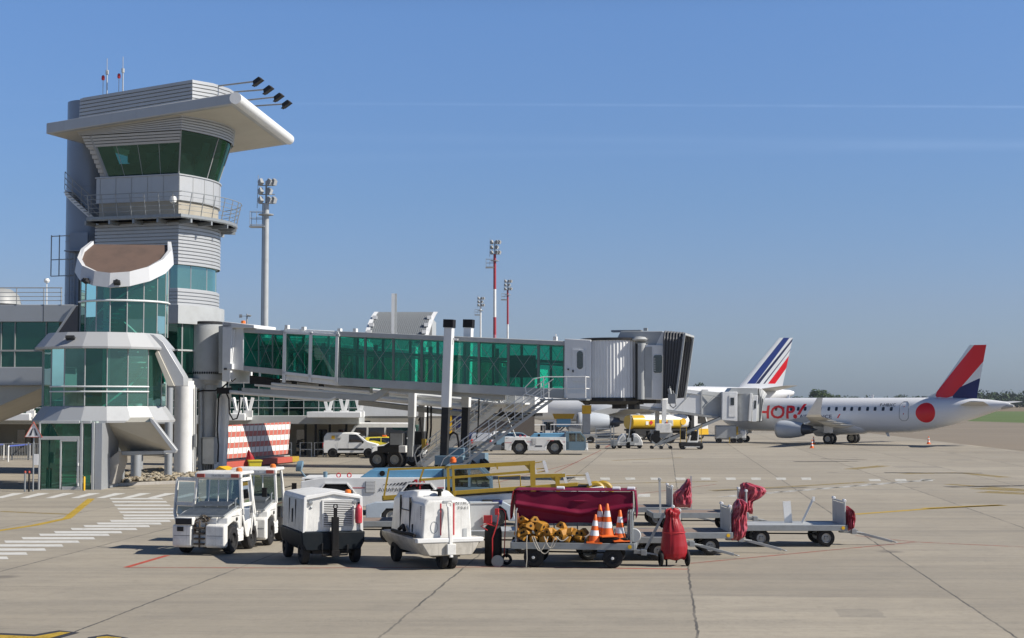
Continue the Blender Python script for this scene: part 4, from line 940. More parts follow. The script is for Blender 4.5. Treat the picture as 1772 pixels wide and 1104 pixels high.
# lifting columns and bogie
for d, xo in ((-2.15, 0), (2.15, 0)):
    xt, xb = (778, 768) if d < 0 else (811.5, 803)
    T_ = lambda y: (xt + (xb - xt) * (y - 553) / 250)
    b = MB(); b.bar(q1(T_(705), 705, d), q1(T_(560), 560, d), .46, .46); cl = b.build('lifting_column', M['white_metal'], b1, bevel=.03)
    b = MB(); b.bar(q1(T_(567), 567, d), q1(T_(553), 553, d), .54, .54); b.build('column_cap', M['black'], cl)
    b = MB(); b.bar(q1(T_(808), 808, d), q1(T_(705), 705, d), .38, .38); b.build('column_foot', M['dark'], cl)
    b = MB(); b.bar(q1(T_(585), 585, d), q1(T_(578), 578, d) + Vector((.5, 0, -.3)), .1, .1); b.build('brace', M['white'], cl)
b = MB(); b.box((.2, 0, 1.0), (1.6, 5.0, .5)); b.box((.35, -1.6, 1.15), (1.1, .8, 1.0)); b.box((.9, -1.7, .8), (.5, .5, .6)); b.build('bogie_beam', M['blue_grey'], b1, bevel=.04)
b = MB(); b.lathe([(.05, 0), (.16, 0), (.16, .12), (.12, .22), (0, .24)], (.2, -2.2, 1.0), n=12); b.build('warning_lamp', M['orange'], b1)
def tyre(b, o, r, w, n=28):
    b.lathe([(r * .53, -w / 2), (r * .86, -w / 2), (r * .97, -w * .38), (r, -w * .2), (r, w * .2), (r * .97, w * .38), (r * .86, w / 2), (r * .53, w / 2)], o, 'Y', n, caps=False)
def rim(b, o, r, w, n=20):
    b.lathe([(r * .57, -w * .46), (r * .50, -w * .42), (r * .44, -w * .22), (r * .20, -w * .25), (r * .17, -w * .42), (0, -w * .42), (0, w * .42), (r * .17, w * .42), (r * .20, w * .25), (r * .44, w * .22), (r * .50, w * .42), (r * .57, w * .46)], o, 'Y', n, caps=False)
def wheel(root, x, y, r, w, z=None, rimmat='hub', name='wheel', steer=0):
    b = MB(); tyre(b, (0, 0, 0), r, w); o = b.build(name, M['rubber'], root); o.location = (x, y, r if z is None else z); o.rotation_euler.z = steer
    b = MB(); rim(b, (0, 0, 0), r, w); b.build('rim', M[rimmat], o); return o
for x in (-.55, .75):
    for y in (-1.5, -.9, .9, 1.5): wheel(b1, x + .1, y, .5, .38)
b = MB(); b.tube([q1(x, y, -1.9) for x, y in ((775, 790), (775, 765), (779, 752), (785, 748), (791, 752), (794, 768), (798, 785), (805, 792))], .06, 6); b.tube([q1(829, 690, -1.5), q1(827, 740, -1.5), q1(824, 760, -1.5)], .04, 5); b.build('power_cable', M['black'], b1)
# service stair
def stair(root, f, top, bot, dy, width, n, mat_, rail_mat, rail=1.0, sh=.17, rr=.025, side=(.62, -.78)):
    """flight set at an angle to the bridge: side is the direction across the treads"""
    T, Bm = f(*top, dy), f(*bot, dy); v = Bm - T; wv = Vector((side[0], side[1], 0)) * width
    b = MB()
    for d in (0, 1): b.bar(T + wv * d, Bm + wv * d, .05, sh)
    for i in range(n): p = T + v * ((i + .5) / n) + Vector((0, 0, .05)); b.bar(p, p + wv, .27, .035)
    st = b.build('service_stair', mat_, root)
    b = MB()
    for d in (0, 1):
        for h in (rail, rail * .55):
            P = [T + wv * d + Vector((0, 0, h)), Bm + wv * d + Vector((0, 0, h))]
            if h == rail: P += [Bm + v.normalized() * .22 + wv * d + Vector((0, 0, h - .25)), Bm + wv * d + Vector((-.02, 0, .05))]
            b.tube(P, rr, 5)
        for t in (.04, .28, .52, .76): p = T + v * t + wv * d; b.tube([p, p + Vector((0, 0, rail))], rr * .9, 5)
    b.build('handrail', rail_mat, st); return T, Bm
T1, B1 = stair(b1, q1, (944, 690), (757, 826), -1.85, .95, 26, M['light_grey'], M['white'], 1.02, .14, .026)
b = MB(); p = q1(990, 689, -1.85); b.bx(T1.x - .1, p.x + .95, -2.75, -1.75, p.z - .12, p.z - .03); b.build('stair_landing', M['galv'], b1)
b = MB(); z0 = p.z
for x in (T1.x + .1, p.x - .1, p.x + .9):
    b.tube([(x, -2.7, z0), (x, -2.7, z0 + 1.1)], .03, 5)
for h in (.5, 1.1): b.tube([(T1.x + .1, -2.7, z0 + h), (p.x + .9, -2.7, z0 + h), (p.x + .9, -1.8, z0 + h)], .03, 5)
x_ = T1.x
b.tube([(x_ + .1, -2.7, z0 + 1.1), (x_ - .45, -2.7, z0 + 1.0), (x_ - .9, -2.7, z0 + .55), (x_ - .8, -2.7, z0 + .2), (x_ + .1, -2.7, z0)], .03, 5); b.build('landing_rail', M['white'], b1)
b = MB(); b.bx(p.x - .05, p.x + .92, -2.72, -2.69, z0 + .0, z0 + .25); b.build('toe_board', M['white'], b1)
# rotunda and pedestal
rc = q1(356, 645, 0); rt = q1(356, 561, 0).z
b = MB(); NR = 60
b.lathe([(1.0, rc.z), (1.0, rt)], (rc.x, 0, 0), n=40)
b.build('rotunda_curtain', M['light_grey'], b1)
b = MB(); b.lathe([(1.03, rt - .02), (1.03, rt + .1), (.9, rt + .14)], (rc.x, 0, 0), n=40)
for j in range(48): a = 2 * math.pi * j / 48; b.box((rc.x + 1.01 * math.cos(a), 1.01 * math.sin(a), rc.z - .02), (.05, .05, .14), rz=a)
b.build('rotunda_rim', M['dark'], b1)
b = MB(); poly(b, q1, [(317, 561), (333, 562), (333, 645), (317, 645)], -1.05, 2.6); poly(b, q1, [(378, 564), (386, 563), (386, 646), (378, 646)], -1.1, 2.4); b.build('rotunda_jamb', M['light_grey'], b1, bevel=.03)
b = MB(); poly(b, q1, [(385, 557), (401, 559), (398, 661), (384, 660)], -1.5, 3.0); poly(b, q1, [(385, 556), (440, 562), (440, 568), (385, 567)], -1.5, 3.0); b.build('portal_frame', M['white_metal'], b1, bevel=.03)
b = MB(); b.lathe([(.05, 0), (.14, 0), (.12, .16), (0, .18)], q1(421, 560, -1.2), n=10); b.build('warning_lamp', M['beacon'], b1)
b = MB(); b.lathe([(1.0, rc.z - .42), (1.0, rc.z - .05)], (rc.x, 0, 0), n=32); b.lathe([(.52, 0), (.50, rc.z - .7), (.62, rc.z - .62), (.66, rc.z - .42)], (rc.x + .15, 0, 0), n=28); b.build('pedestal', M['light_grey'], b1)
b = MB(); b.prism([q1(x, y, -.1) for x, y in ((378, 690), (395, 668), (396, 690), (388, 760), (384, 826), (366, 826))], (0, .35, 0)); b.prism([q1(378, 690, -.55), q1(396, 672, .75), q1(395, 760, .75), q1(391, 826, .75), q1(368, 826, -.55), q1(375, 760, -.55)], (-.12, .06, 0)); b.build('pedestal_fin', M['white_metal'], b1, smooth=False)
b = MB(); b.tube([q1(347, 826, -.75), q1(347, 668, -.75)], .13, 12); b.build('cable_pole', M['galv'], b1)
b = MB(); p, q = q1(352, 803, -.9), q1(372.5, 758, -.9); b.bx(p.x, q.x, -1.05, -.6, p.z, q.z); cbx = b.build('switch_cabinet', M['light_grey'], b1, bevel=.02)
b = MB(); b.box(((p.x + q.x) / 2, -.9, q.z + .03), (q.x - p.x + .06, .4, .05)); b.box((p.x + .12, -1.06, p.z + .25), (.07, .03, .07)); b.build('cabinet_top', M['grey'], cbx)
b = MB()
for i in range(6): x = p.x + .08 + i * .1; b.tube([(x, -.85, p.z), (x + .02, -.85, p.z - .25), (x + .1, -.85, p.z - .42), (q.x + .1, -.85, p.z - .3)], .02, 5)
b.tube([q1(x, y, -.9) for x, y in ((377, 800), (378, 770), (376, 745), (378, 690), (383, 672), (395, 662))], .05, 6)
b.tube([q1(x, y, -.9) for x, y in ((388, 672), (396, 690), (397, 715), (403, 726), (410, 724), (414, 712), (415, 690), (413, 672))], .045, 6)
b.tube([q1(x, y, -.9) for x, y in ((318, 685), (330, 680), (350, 676), (372, 676), (380, 672))], .045, 6); b.box(q1(388, 676, -.9), (.7, .5, .35)); b.build('power_cable', M['black'], b1)
b = MB(); b.lathe([(.09, 0), (.09, .1)], q1(390, 640, -1.5), n=8); b.tube([q1(x, y, -1.4) for x, y in ((396, 645), (397, 655), (402, 660), (408, 655))], .03, 5); b.build('cable_loop', M['dark'], b1)
b = MB(); poly(b, q1, [(402, 570), (406, 570), (400, 636), (397, 634)], -1.4, .12); b.box(q1(399, 634, -1.4), (.3, .3, .3)); b.build('swing_arm', M['white_metal'], b1)

# ---- second bridge, parallel, behind the first
b2, q2 = frame_thing('jet_bridge', 'second green glass jet bridge half hidden behind the emerald one, with bright white stairs', 'jet bridge', 700, 95, E1)
tunnel(b2, q2, (440, 872), (582, 620, 588, 626), None, (656, 692, 668, 706), -1.4, 2.8, grn, M['white_metal'], (450, 510, 570, 630, 690, 750, 810, 868), rods=False)
b = MB(); b.tube([q2(470, 658, -1.7), q2(862, 698, -1.7)], .13, 10); b.tube([q2(470, 670, -1.65), q2(862, 710, -1.65)], .17, 10); b.build('side_beam', M['white_metal'], b2)
b = MB(); poly(b, q2, [(620, 693), (880, 722), (880, 730), (620, 701)], -1.0, 2.0); b.build('support_beam', M['light_grey'], b2)
b = MB(); poly(b, q2, [(868, 634), (926, 638), (926, 715), (868, 712)], -1.7, 3.4); b.build('service_box', M['white_metal'], b2, bevel=.03)
b = MB(); poly(b, q2, [(876, 652), (892, 653), (892, 708), (876, 707)], -1.76, .05); b.build('service_door', M['light_grey'], b2, bevel=.02)
b = MB(); b.box(q2(900, 716, 0), (2.4, 2, .3)); b.box(q2(890, 722, 0), (1.2, 1, .4)); b.build('underfloor_gear', M['dark'], b2)
for d, px in ((-2.0, 713), (2.0, 731)):
    b = MB(); b.bar(q2(px, 722, d), q2(px + 3, 600, d), .44, .44); cl = b.build('lifting_column', M['white_metal'], b2, bevel=.03)
    b = MB(); b.bar(q2(px - 3, 790, d), q2(px, 722, d), .36, .36); b.build('column_foot', M['grey'], cl)
b = MB(); b.bx(-1.0, .5, -2.3, 2.3, .95, 1.35); b.bx(-.2, .75, -2.4, -1.7, 1.3, 2.2); b.bx(-.2, .75, 1.7, 2.4, 1.3, 2.2); b.tube([(-.9, -2.0, 1.1), (-.2, -2.2, 1.5)], .12, 8); b.build('bogie_beam', M['dark'], b2, bevel=.05)
b = MB(); b.bx(-.1, .7, -2.45, -2.40, 1.45, 2.15); b.build('motor_box', M['grey'], b2)
b = MB(); b.box((.75, -2.5, 1.2), (.45, .3, .42)); b.build('headlamp_box', M['white'], b2, bevel=.02)
for x in (-.92, .22):
    for y in (-2.05, -1.35, 1.35, 2.05): wheel(b2, x - .1, y, .54, .42, rimmat='grey')
T2, B2 = stair(b2, q2, (860, 697), (722, 806), -1.9, 1.0, 22, M['white'], M['white'], 1.05, .30, .04)
b = MB(); b.bx(T2.x - .1, T2.x + 2.0, -2.9, -1.7, T2.z - .1, T2.z); b.build('stair_landing', M['white'], b2)
b = MB()
for x in (T2.x, T2.x + .9, T2.x + 1.9): b.tube([(x, -2.85, T2.z), (x, -2.85, T2.z + 1.1)], .03, 5)
for h in (.5, 1.1): b.tube([(T2.x, -2.85, T2.z + h), (T2.x + 1.9, -2.85, T2.z + h)], .03, 5)
b.tube([T2 + Vector((0, -.9, 1.05)), T2 + Vector((1.4, -.9, -2.0))], .03, 5); b.build('landing_rail', M['white'], b2)
b = MB()
for x in (740, 746): b.tube([q2(x, 700, -1.2), q2(x, 740, -1.2), q2(x - 3, 770, -1.2), q2(x - 14, 778, -1.2)], .06, 6)
b.tube([q2(x, y, -1.9) for x, y in ((724, 728), (727, 722), (731, 760), (734, 770))], .05, 6); b.build('power_cable', M['black'], b2)
b = MB(); b.box(q2(734, 768, -1.9), (.25, .25, .6)); b.build('plug_head', M['yellow'], b2)

# ---- third bridge (far) at the nose of the second airliner
b3, q3 = frame_thing('jet_bridge', 'far white jet bridge docked at the nose of the tricolour tailed airliner', 'jet bridge', 951, 188, (.985, -.17))
b = MB(); poly(b, q3, [(850, 664), (996, 678), (996, 709), (850, 697)], -1.5, 3.0); b.build('tunnel', M['white_metal'], b3, bevel=.04)
b = MB()
for i in range(9): x = 860 + i * 16; poly(b, q3, [(x, 668 + i * 1.5), (x + 1, 668 + i * 1.5), (x + 1, 698 + i * 1.3), (x, 698 + i * 1.3)], -1.56, .06)
b.build('wall_rib', M['light_grey'], b3)
b = MB(); poly(b, q3, [(994, 676), (1008, 677), (1008, 713), (994, 711)], -1.8, 3.6); b.build('cab', M['light_grey'], b3, bevel=.05)
b = MB(); poly(b, q3, [(1006, 674), (1018, 675), (1016, 712), (1006, 713)], -1.9, 3.8); b.build('bellows', M['white_metal'], b3, bevel=.05)
b = MB(); poly(b, q3, [(930, 709), (994, 712), (994, 717), (930, 713)], -1, 2); b.build('underfloor_gear', M['dark'], b3)
b = MB(); b.bar(q3(952, 716, -2), q3(952.5, 690, -2), .5, .5); b.bar(q3(952, 716, 2), q3(952.5, 690, 2), .5, .5); b.build_each('lifting_column', M['white'], b3)
b = MB(); b.bar(q3(951, 750, -2), q3(952, 716, -2), .42, .42); b.bar(q3(951, 750, 2), q3(952, 716, 2), .42, .42); b.box((0, 0, .9), (1.6, 4.6, .8)); b.build('bogie_beam', M['dark'], b3)
for y in (-1.6, 1.6): wheel(b3, 0, y, .5, .4)
stair(b3, q3, (1000, 713), (958, 750), -2, .8, 12, M['galv'], M['galv'], 1.0)

# ---- fourth bridge (far) at the regional jet
b4, q4 = frame_thing('jet_bridge', 'plain white panelled jet bridge docked at the regional jet with the red dot', 'jet bridge', 1149, 150, (1, 0))
b = MB(); poly(b, q4, [(985, 652), (1215, 676), (1215, 717), (985, 686)], -1.35, 2.7); b.build('tunnel', M['white_metal'], b4, bevel=.04)
b = MB(); P = [q4(1213, 676, -1.35), q4(1263, 680, -.6), q4(1263, 724, -.6), q4(1213, 717, -1.35)]; b.prism(P, (0, 2.4, 0)); b.build('shaded_tunnel_end', M['light_grey'], b4, bevel=.03)  # grey stands in for shade on the turned end of the white tunnel
b = MB(); poly(b, q4, [(985, 686), (1263, 723.5), (1263, 727), (985, 691)], -1.5, 3.0); b.build('floor_beam', M['grey'], b4)
b = MB()
for i in range(6):
    x = 1010 + i * 40; y0 = 655 + i * 4.2; y1 = 687 + i * 5.2; b.bar(q4(x, y1, -1.4), q4(x + 26, y0 + 9, -1.4), .09, .06)
    b.bar(q4(x, y0 + 6, -1.4), q4(x + 40, y0 + 11, -1.4), .09, .06)
b.bar(q4(1214, 717, -1.42), q4(1214, 676, -1.42), .15, .1); b.build('panel_frame', M['light_grey'], b4)
b = MB(); poly(b, q4, [(1250, 678), (1276, 678), (1276, 729), (1249, 727)], -1.75, 3.3); b.build('service_box', M['white_metal'], b4, bevel=.04)
b = MB(); poly(b, q4, [(1262, 684), (1273, 684), (1273, 721), (1261, 721)], -1.80, .05); d4 = b.build('service_door', M['white'], b4)
b = MB(); poly(b, q4, [(1264.5, 688), (1270.5, 688), (1270.5, 701), (1264.5, 701)], -1.83, .03); b.build('door_window', M['glass_dark'], d4)
cx = q4(1291, 728, 0); b = MB(); b.lathe([(1.55, cx.z), (1.55, q4(1291, 681, 0).z)], (cx.x, 0, 0), n=40); b.build('corrugated_curtain', M['light_grey'], b4)
b = MB(); b.bar(q4(1297, 729, -1.6), q4(1300, 681, -1.6), .26, .3); b.build('curtain_roller', M['white'], b4, bevel=.03)
b = MB(); poly(b, q4, [(1303, 684), (1312, 684), (1309, 730), (1301, 730)], -1.6, 3.2); b.build('cab', M['white_metal'], b4, bevel=.04)
b = MB(); poly(b, q4, [(1305.5, 693), (1309, 693), (1308, 707), (1304.5, 707)], -1.64, .05); b.build('cab_window', M['glass_dark'], b4)
b = MB(); rs = []
for i in range(7):
    t = i / 6; z_ = .1 if i % 2 else 0; a, c = q4(1308.5 + 3 * t, 730, 0), q4(1311 + 14 * t, 672 + 10 * t * t, 0)
    rs.append([Vector((a.x, -1.5 - z_, a.z)), Vector((a.x + (c.x - a.x) * .45, -1.5 - z_, c.z - .7)), Vector((c.x, -.8, c.z)), Vector((c.x, .8, c.z)), Vector((c.x, 1.5 + z_, c.z - .6)), Vector((a.x, 1.5 + z_, a.z))])
b.loft(rs, closed=False, caps=False); b.build('bellows', M['grey'], b4, smooth=False)
b = MB(); b.prism([q4(x, y, -1.5) for x, y in ((1258, 681), (1266, 671), (1311, 671), (1311, 684))], (0, 3, 0)); b.build('cab_roof', M['light_grey'], b4, bevel=.04)
b = MB(); b.bar(q4(1149, 735, -1.6), q4(1149.5, 690, -1.6), .42, .42); b.bar(q4(1137, 735, 1.6), q4(1137.5, 690, 1.6), .42, .42); b.build_each('lifting_column', M['white'], b4)
b = MB(); b.bar(q4(1148, 762, -1.6), q4(1149, 735, -1.6), .36, .36); b.bar(q4(1136, 762, 1.6), q4(1137, 735, 1.6), .36, .36); b.box((-.3, 0, .9), (1.8, 4.4, .7)); b.build('bogie_beam', M['grey'], b4)
b = MB(); b.box((-.3, -2, 1.5), (1.5, .8, .9)); b.box((.4, -2.1, 2.0), (.5, .5, .6)); b.build('drive_box', M['white_dirty'], b4, bevel=.04)
for x in (-1, .4):
    for y in (-1.7, 1.7): wheel(b4, x, y, .5, .4)
# ---------------------------------------------------------------- airliners
def region_paint(name, base, regions, rough=.28):
    """glossy paint with coloured fields bounded by straight lines in the x,z plane of the part (livery)"""
    k = NT(name); sp = k.n('SeparateXYZ'); k.put(sp.inputs[0], k.co('Object')); x, z = sp.outputs[0], sp.outputs[2]
    a = k.noise(k.co('Object', scale=(.4, 1, 2)), .8, 5); c = k.mix(k.math('MULTIPLY', k.ramp(a, [(.5, 0), (.8, 1)]), .10), base, (.45, .44, .42))
    for pts, col in regions:
        if len(pts) == 3 and not hasattr(pts[0], '__len__'):
            dx = k.math('SUBTRACT', x, pts[0]); dz = k.math('SUBTRACT', z, pts[1]); m = k.math('LESS_THAN', k.math('SQRT', k.math('ADD', k.math('MULTIPLY', dx, dx), k.math('MULTIPLY', dz, dz))), pts[2])
        else:
            ar = sum(p[0] * q[1] - q[0] * p[1] for p, q in zip(pts, pts[1:] + pts[:1])); s = 1 if ar > 0 else -1; m = None
            for p, q in zip(pts, pts[1:] + pts[:1]):
                ex, ez = q[0] - p[0], q[1] - p[1]
                d = k.math('MULTIPLY_ADD', z, ex * s, k.math('MULTIPLY_ADD', x, -ez * s, (-p[1] * ex + p[0] * ez) * s)); g = k.math('GREATER_THAN', d, 0); m = g if m is None else k.math('MULTIPLY', m, g)
        c = k.mix(m, c, col)
    k.put(k.p.inputs['Base Color'], c); k.p.inputs['Roughness'].default_value = rough; k.p.inputs['Coat Weight'].default_value = .08; k.p.inputs['Coat Roughness'].default_value = .1; k.p.inputs['Specular IOR Level'].default_value = .35
    return k.m
def foil(le, c, y, z, t, vertical=False, n=9):
    P = []
    for i in range(n): u = (i / (n - 1)) ** 1.6; P.append((u, t * 2.6 * (math.sqrt(u) * .55 - u * .42 - .13 * u * u) ))
    pts = [(le - c * u, c * h) for u, h in P] + [(le - c * u, -c * h * (1 if vertical else .55)) for u, h in P[-2:0:-1]]
    return [Vector((x, y + h, z)) if vertical else Vector((x, y, z + h)) for x, h in pts]
def jet(root, p):
    """p: table of proportions in metres; nose towards +x, origin on the ground between the main wheels"""
    ry, rz, zc = p['ry'], p['rz'], p['zc']; wht = p['skin']; NSEG = 40
    secs = p['secs']                     # x, scale y, scale z, centre z
    b = MB(); b.loft([[Vector((x, ry * sy * math.cos(2 * math.pi * j / NSEG), c + rz * sz * math.sin(2 * math.pi * j / NSEG))) for j in range(NSEG)] for x, sy, sz, c in secs])
    fus = b.build('fuselage', wht, root, angle=60)
    def at(x):
        for s0, s1 in zip(secs, secs[1:]):
            if s1[0] <= x <= s0[0]:
                t = (x - s0[0]) / (s1[0] - s0[0]); return [s0[i] + (s1[i] - s0[i]) * t for i in (1, 2, 3)]
        return [secs[-1][i] for i in (1, 2, 3)]
    def side(x, z, lift=.012, sgn=1):
        sy, sz, c = at(x); h = max(-.98, min(.98, (z - c) / (rz * sz))); return Vector((x, sgn * (ry * sy * math.sqrt(1 - h * h) + lift), z))
    root_side = side
    for s in (1, -1):
        b = MB(); b.loft([foil(le, c, s * y, z, t) for le, c, y, z, t in p['wing']]); wg = b.build('wing', M['wing_grey'], root)
        b = MB(); b.loft([foil(le, c, s * y, z, t) if not v else [Vector((q.x, s * (abs(y) + (q.z - z) * .9), z + (q.z - z) * .1)) for q in foil(le, c, 0, z, t)] for le, c, y, z, t, v in p['winglet']]); b.build('winglet', M['white'], wg)
        b = MB()
        for f in (.30, .55, .75):
            le, c, y, z, t = [p['wing'][0][i] + (p['wing'][-1][i] - p['wing'][0][i]) * f for i in range(5)]
            b.loft([[Vector((le - c * u, s * y + r * math.cos(a), z - .18 - r * .4 + r * math.sin(a))) for a in [math.pi * j / 4 for j in range(8)]] for u, r in ((.5, .03), (.65, .14), (.9, .17), (1.08, .10), (1.2, .02))])
        b.build('flap_fairing', M['wing_grey'], wg)
        b = MB(); b.loft([foil(le, c, s * y, z, t) for le, c, y, z, t in p['stab']]); b.build('stabiliser', M['wing_grey'], root)
        ex, ey, ez, er, el_ = p['eng']; ey *= s
        b = MB(); b.lathe([(er * .70, -el_ * .12), (er * .86, .0), (er * .93, -.04), (er * .985, -.22), (er, -.55), (er * .98, -el_ * .5), (er * .86, -el_ * .8), (er * .72, -el_), (er * .68, -el_)], (ex, ey, ez), ((0, 1, 0), (0, 0, 1), (1, 0, 0)), 36, caps=False); ng = b.build('engine_nacelle', M['nacelle'], root)
        b = MB(); b.lathe([(er * .75, -.0), (er * .86, .02), (er * .94, -.05), (er * .99, -.24), (er * .985, -.26), (er * .9, -.05)], (ex + .02, ey, ez), ((0, 1, 0), (0, 0, 1), (1, 0, 0)), 36, caps=False); b.build('intake_lip', M['silver'], ng)
        b = MB(); b.lathe([(0, -.35), (er * .2, -.55), (er * .22, -.6), (er * .8, -.62), (er * .8, -.66), (0, -.66)], (ex, ey, ez), ((0, 1, 0), (0, 0, 1), (1, 0, 0)), 24, caps=False)
        b.build('fan', M['dark'], ng)
        b = MB(); b.lathe([(er * .62, -el_ * .9), (er * .60, -el_ * 1.02), (er * .45, -el_ * 1.3), (er * .40, -el_ * 1.34), (er * .2, -el_ * 1.36), (.04, -el_ * 1.55)], (ex, ey, ez), ((0, 1, 0), (0, 0, 1), (1, 0, 0)), 28); b.build('exhaust', M['exhaust'], ng)
        b = MB(); w0 = p['wing'][1]; b.prism([(ex - .7, ey - .13, ez + er * .9), (ex - el_ * .9, ey - .13, ez + er * .7), (ex - el_ * 1.5, ey - .13, ez + er * 1.15), (ex - el_ * 1.1, ey - .13, ez + er * 1.5)], (0, .26, 0)); b.build('pylon', M['wing_grey'], root)
        gx, gy, gr = p['gear']
        b = MB(); b.tube([(gx, s * gy, gr), (gx, s * gy, zc - rz * .5)], .12, 10); b.tube([(gx, s * gy, gr * 1.6), (gx + .9, s * gy * .8, zc - rz * .6)], .06, 8); b.bar((gx, s * gy, gr), (gx, s * gy + .01, gr * 1.1), .5, .12); ln = b.build('main_gear_leg', M['light_grey'], root)
        b = MB(); b.prism([(gx - .45, s * (gy + .3), gr * 2.1), (gx + .45, s * (gy + .3), gr * 2.1), (gx + .5, s * (gy + .25), zc - rz * .55), (gx - .5, s * (gy + .25), zc - rz * .55)], (0, s * .05, 0)); b.build('gear_door', wht, ln)
        for d in (-.33, .33):
            wheel(root, gx, s * gy + d, gr, gr * .66)
    nx, nr = p['nose_gear']
    b = MB(); b.tube([(nx, 0, nr), (nx + .05, 0, zc - rz * .8)], .09, 10); b.tube([(nx, 0, nr * 2), (nx - .8, 0, zc - rz * .85)], .05, 6); b.build('nose_gear_leg', M['light_grey'], root)
    for d in (-.2, .2): wheel(root, nx, d, nr, nr * .6)
    b = MB()
    for d in (-.42, .42): b.box((nx + .3, d, zc - rz * .98), (1.5, .04, .55))
    b.build('nose_gear_door', wht, root)
    b = MB(); b.loft([[Vector((x, ry * .86 * sx * math.cos(a), zc - rz * .72 + rz * .42 * sx * math.sin(a))) for a in [2 * math.pi * j / 24 for j in range(24)]] for x, sx in p['belly']]); b.build('belly_fairing', wht, root)
    b = MB(); rings = [foil(le, c, 0, z, t, True) for le, c, z, t in p['fin']]
    b.loft(rings); fin = b.build('fin', p['fin_paint'], root)
    for x in p.get('blades', ()): b = MB(); b.prism([(x, -.02, zc + rz - .02), (x - .35, -.02, zc + rz - .02), (x - .4, -.02, zc + rz + .3), (x - .2, -.02, zc + rz + .3)], (0, .04, 0)); b.build('blade_antenna', wht, root)
    for x in p.get('belly_blades', ()): b = MB(); b.prism([(x, -.02, zc - rz + .05), (x - .35, -.02, zc - rz + .05), (x - .45, -.02, zc - rz - .35), (x - .25, -.02, zc - rz - .35)], (0, .04, 0)); b.build('blade_antenna', wht, root)
    return side
M['wing_grey'] = paint('wing_grey_paint', (.46, .46, .44), .35, dirt=.15, scale=.6)
M['nacelle'] = paint('nacelle_paint', (.50, .54, .58), .3, dirt=.1, scale=.7)
M['exhaust'] = paint('exhaust_metal', (.10, .11, .13), .4, metal=.7, dirt=.2)
WHT = (.77, .78, .79); RED = (.76, .014, .024); NAVY = (.012, .02, .115)
def heading(psi): return math.atan2(math.sin(psi), -math.cos(psi))
# regional jet with the red dot
g = W(1456, 695, 147); g.z = 0
ej = thing('regional_jet', 'white regional jet with red and blue fin, red dot and red HOP! lettering', 'airliner', g, heading(R(38)))
einv = mw(ej).inverted(); m3 = mw(ej).to_3x3(); ny = (m3 @ Vector((0, 1, 0)))
def eh(px, py, dy=0.0): return einv @ hit(px, py, mw(ej) @ Vector((0, dy, 0)), ny)
def fpoly(f, pts): return [(q.x, q.z) for q in (f(x, y) for x, y in pts)]
fin_regs = [(fpoly(eh, [(1690, 592), (1712, 592), (1703, 624), (1637, 702), (1617, 683)]), RED), (fpoly(eh, [(1637, 701), (1662, 670), (1694, 655), (1700, 655), (1686, 703), (1640, 706)]), NAVY)]
dot = eh(1602.5, 714, 1.2)
def eskin():
    return region_paint('regional_jet_paint', WHT, [((dot.x, dot.z, .93), RED)])
top = eh(1684, 597); bot = eh(1690, 697); rl = eh(1612, 688); tl = eh(1678, 597); tt = eh(1707, 597)
ez = 4.48
side_e = jet(ej, dict(ry=1.505, rz=1.675, zc=2.8, skin=eskin(),
    secs=[(13.3, .04, .04, 2.35), (13.1, .22, .2, 2.37), (12.6, .46, .42, 2.44), (11.8, .70, .66, 2.55), (10.8, .88, .87, 2.68), (9.6, .98, .98, 2.78), (8.4, 1, 1, 2.8), (2, 1, 1, 2.8), (-5.2, 1, 1, 2.8), (-7.2, .99, .985, 2.83), (-9.2, .93, .90, 2.98), (-11.2, .80, .76, 3.20), (-13.2, .60, .57, 3.45), (-14.8, .38, .37, 3.66), (-16.2, .18, .18, 3.80), (-16.6, .08, .09, 3.83)],
    wing=[(3.9, 5.6, .6, 1.75, .13), (3.2, 4.9, 1.6, 1.85, .13), (1.0, 3.0, 4.6, 2.15, .12), (-2.3, 1.55, 12.0, 2.75, .10)],
    winglet=[(-2.3, 1.55, 12.0, 2.75, .10, 0), (-2.65, 1.35, 12.5, 2.95, .09, 0), (-3.15, 1.05, 12.8, 3.5, .08, 1), (-3.9, .55, 13.0, 4.45, .08, 1)],
    stab=[(-11.9, 2.9, .3, 3.75, .10), (-14.7, 1.35, 5.0, 4.1, .10)],
    eng=(4.75, 4.05, 1.42, .86, 2.7), gear=(0, 2.6, .53), nose_gear=(10.6, .33), belly=[(4.5, .3), (3.6, .85), (2, 1), (-1, 1), (-2.4, .85), (-3.6, .3)],
    fin=[(rl.x + .6, rl.x + .6 - bot.x, 3.9, .10), (rl.x, rl.x - bot.x, 4.35, .10), (tl.x, tl.x - tt.x, top.z, .10)],
    fin_paint=region_paint('regional_jet_fin_paint', WHT, fin_regs), blades=(6.0, -3.0), belly_blades=(5.5, -4.5)))
b = MB(); d0, d1 = eh(1585, 690), eh(1625, 681); b.loft([[Vector((x, w, z)) for w, z in ((-.25 * k, 4.1), (-.06, 4.35 + h), (.06, 4.35 + h), (.25 * k, 4.1))] for x, k, h in ((d0.x, .2, .02), ((d0.x + d1.x) / 2, .8, .22), (d1.x - .2, 1, .75), (d1.x - 1.4, 1, .9))]); b.build('fin_root_fairing', M['white'], ej)
b = MB(); b.lathe([(.47, 0), (.36, -.9), (.16, -2.1), (.1, -2.25)], (-14.7, 0, 3.70), ((0, 1, 0), (0, 0, 1), (1, 0, 0)), 20); b.build('tail_cone', M['silver'], ej)
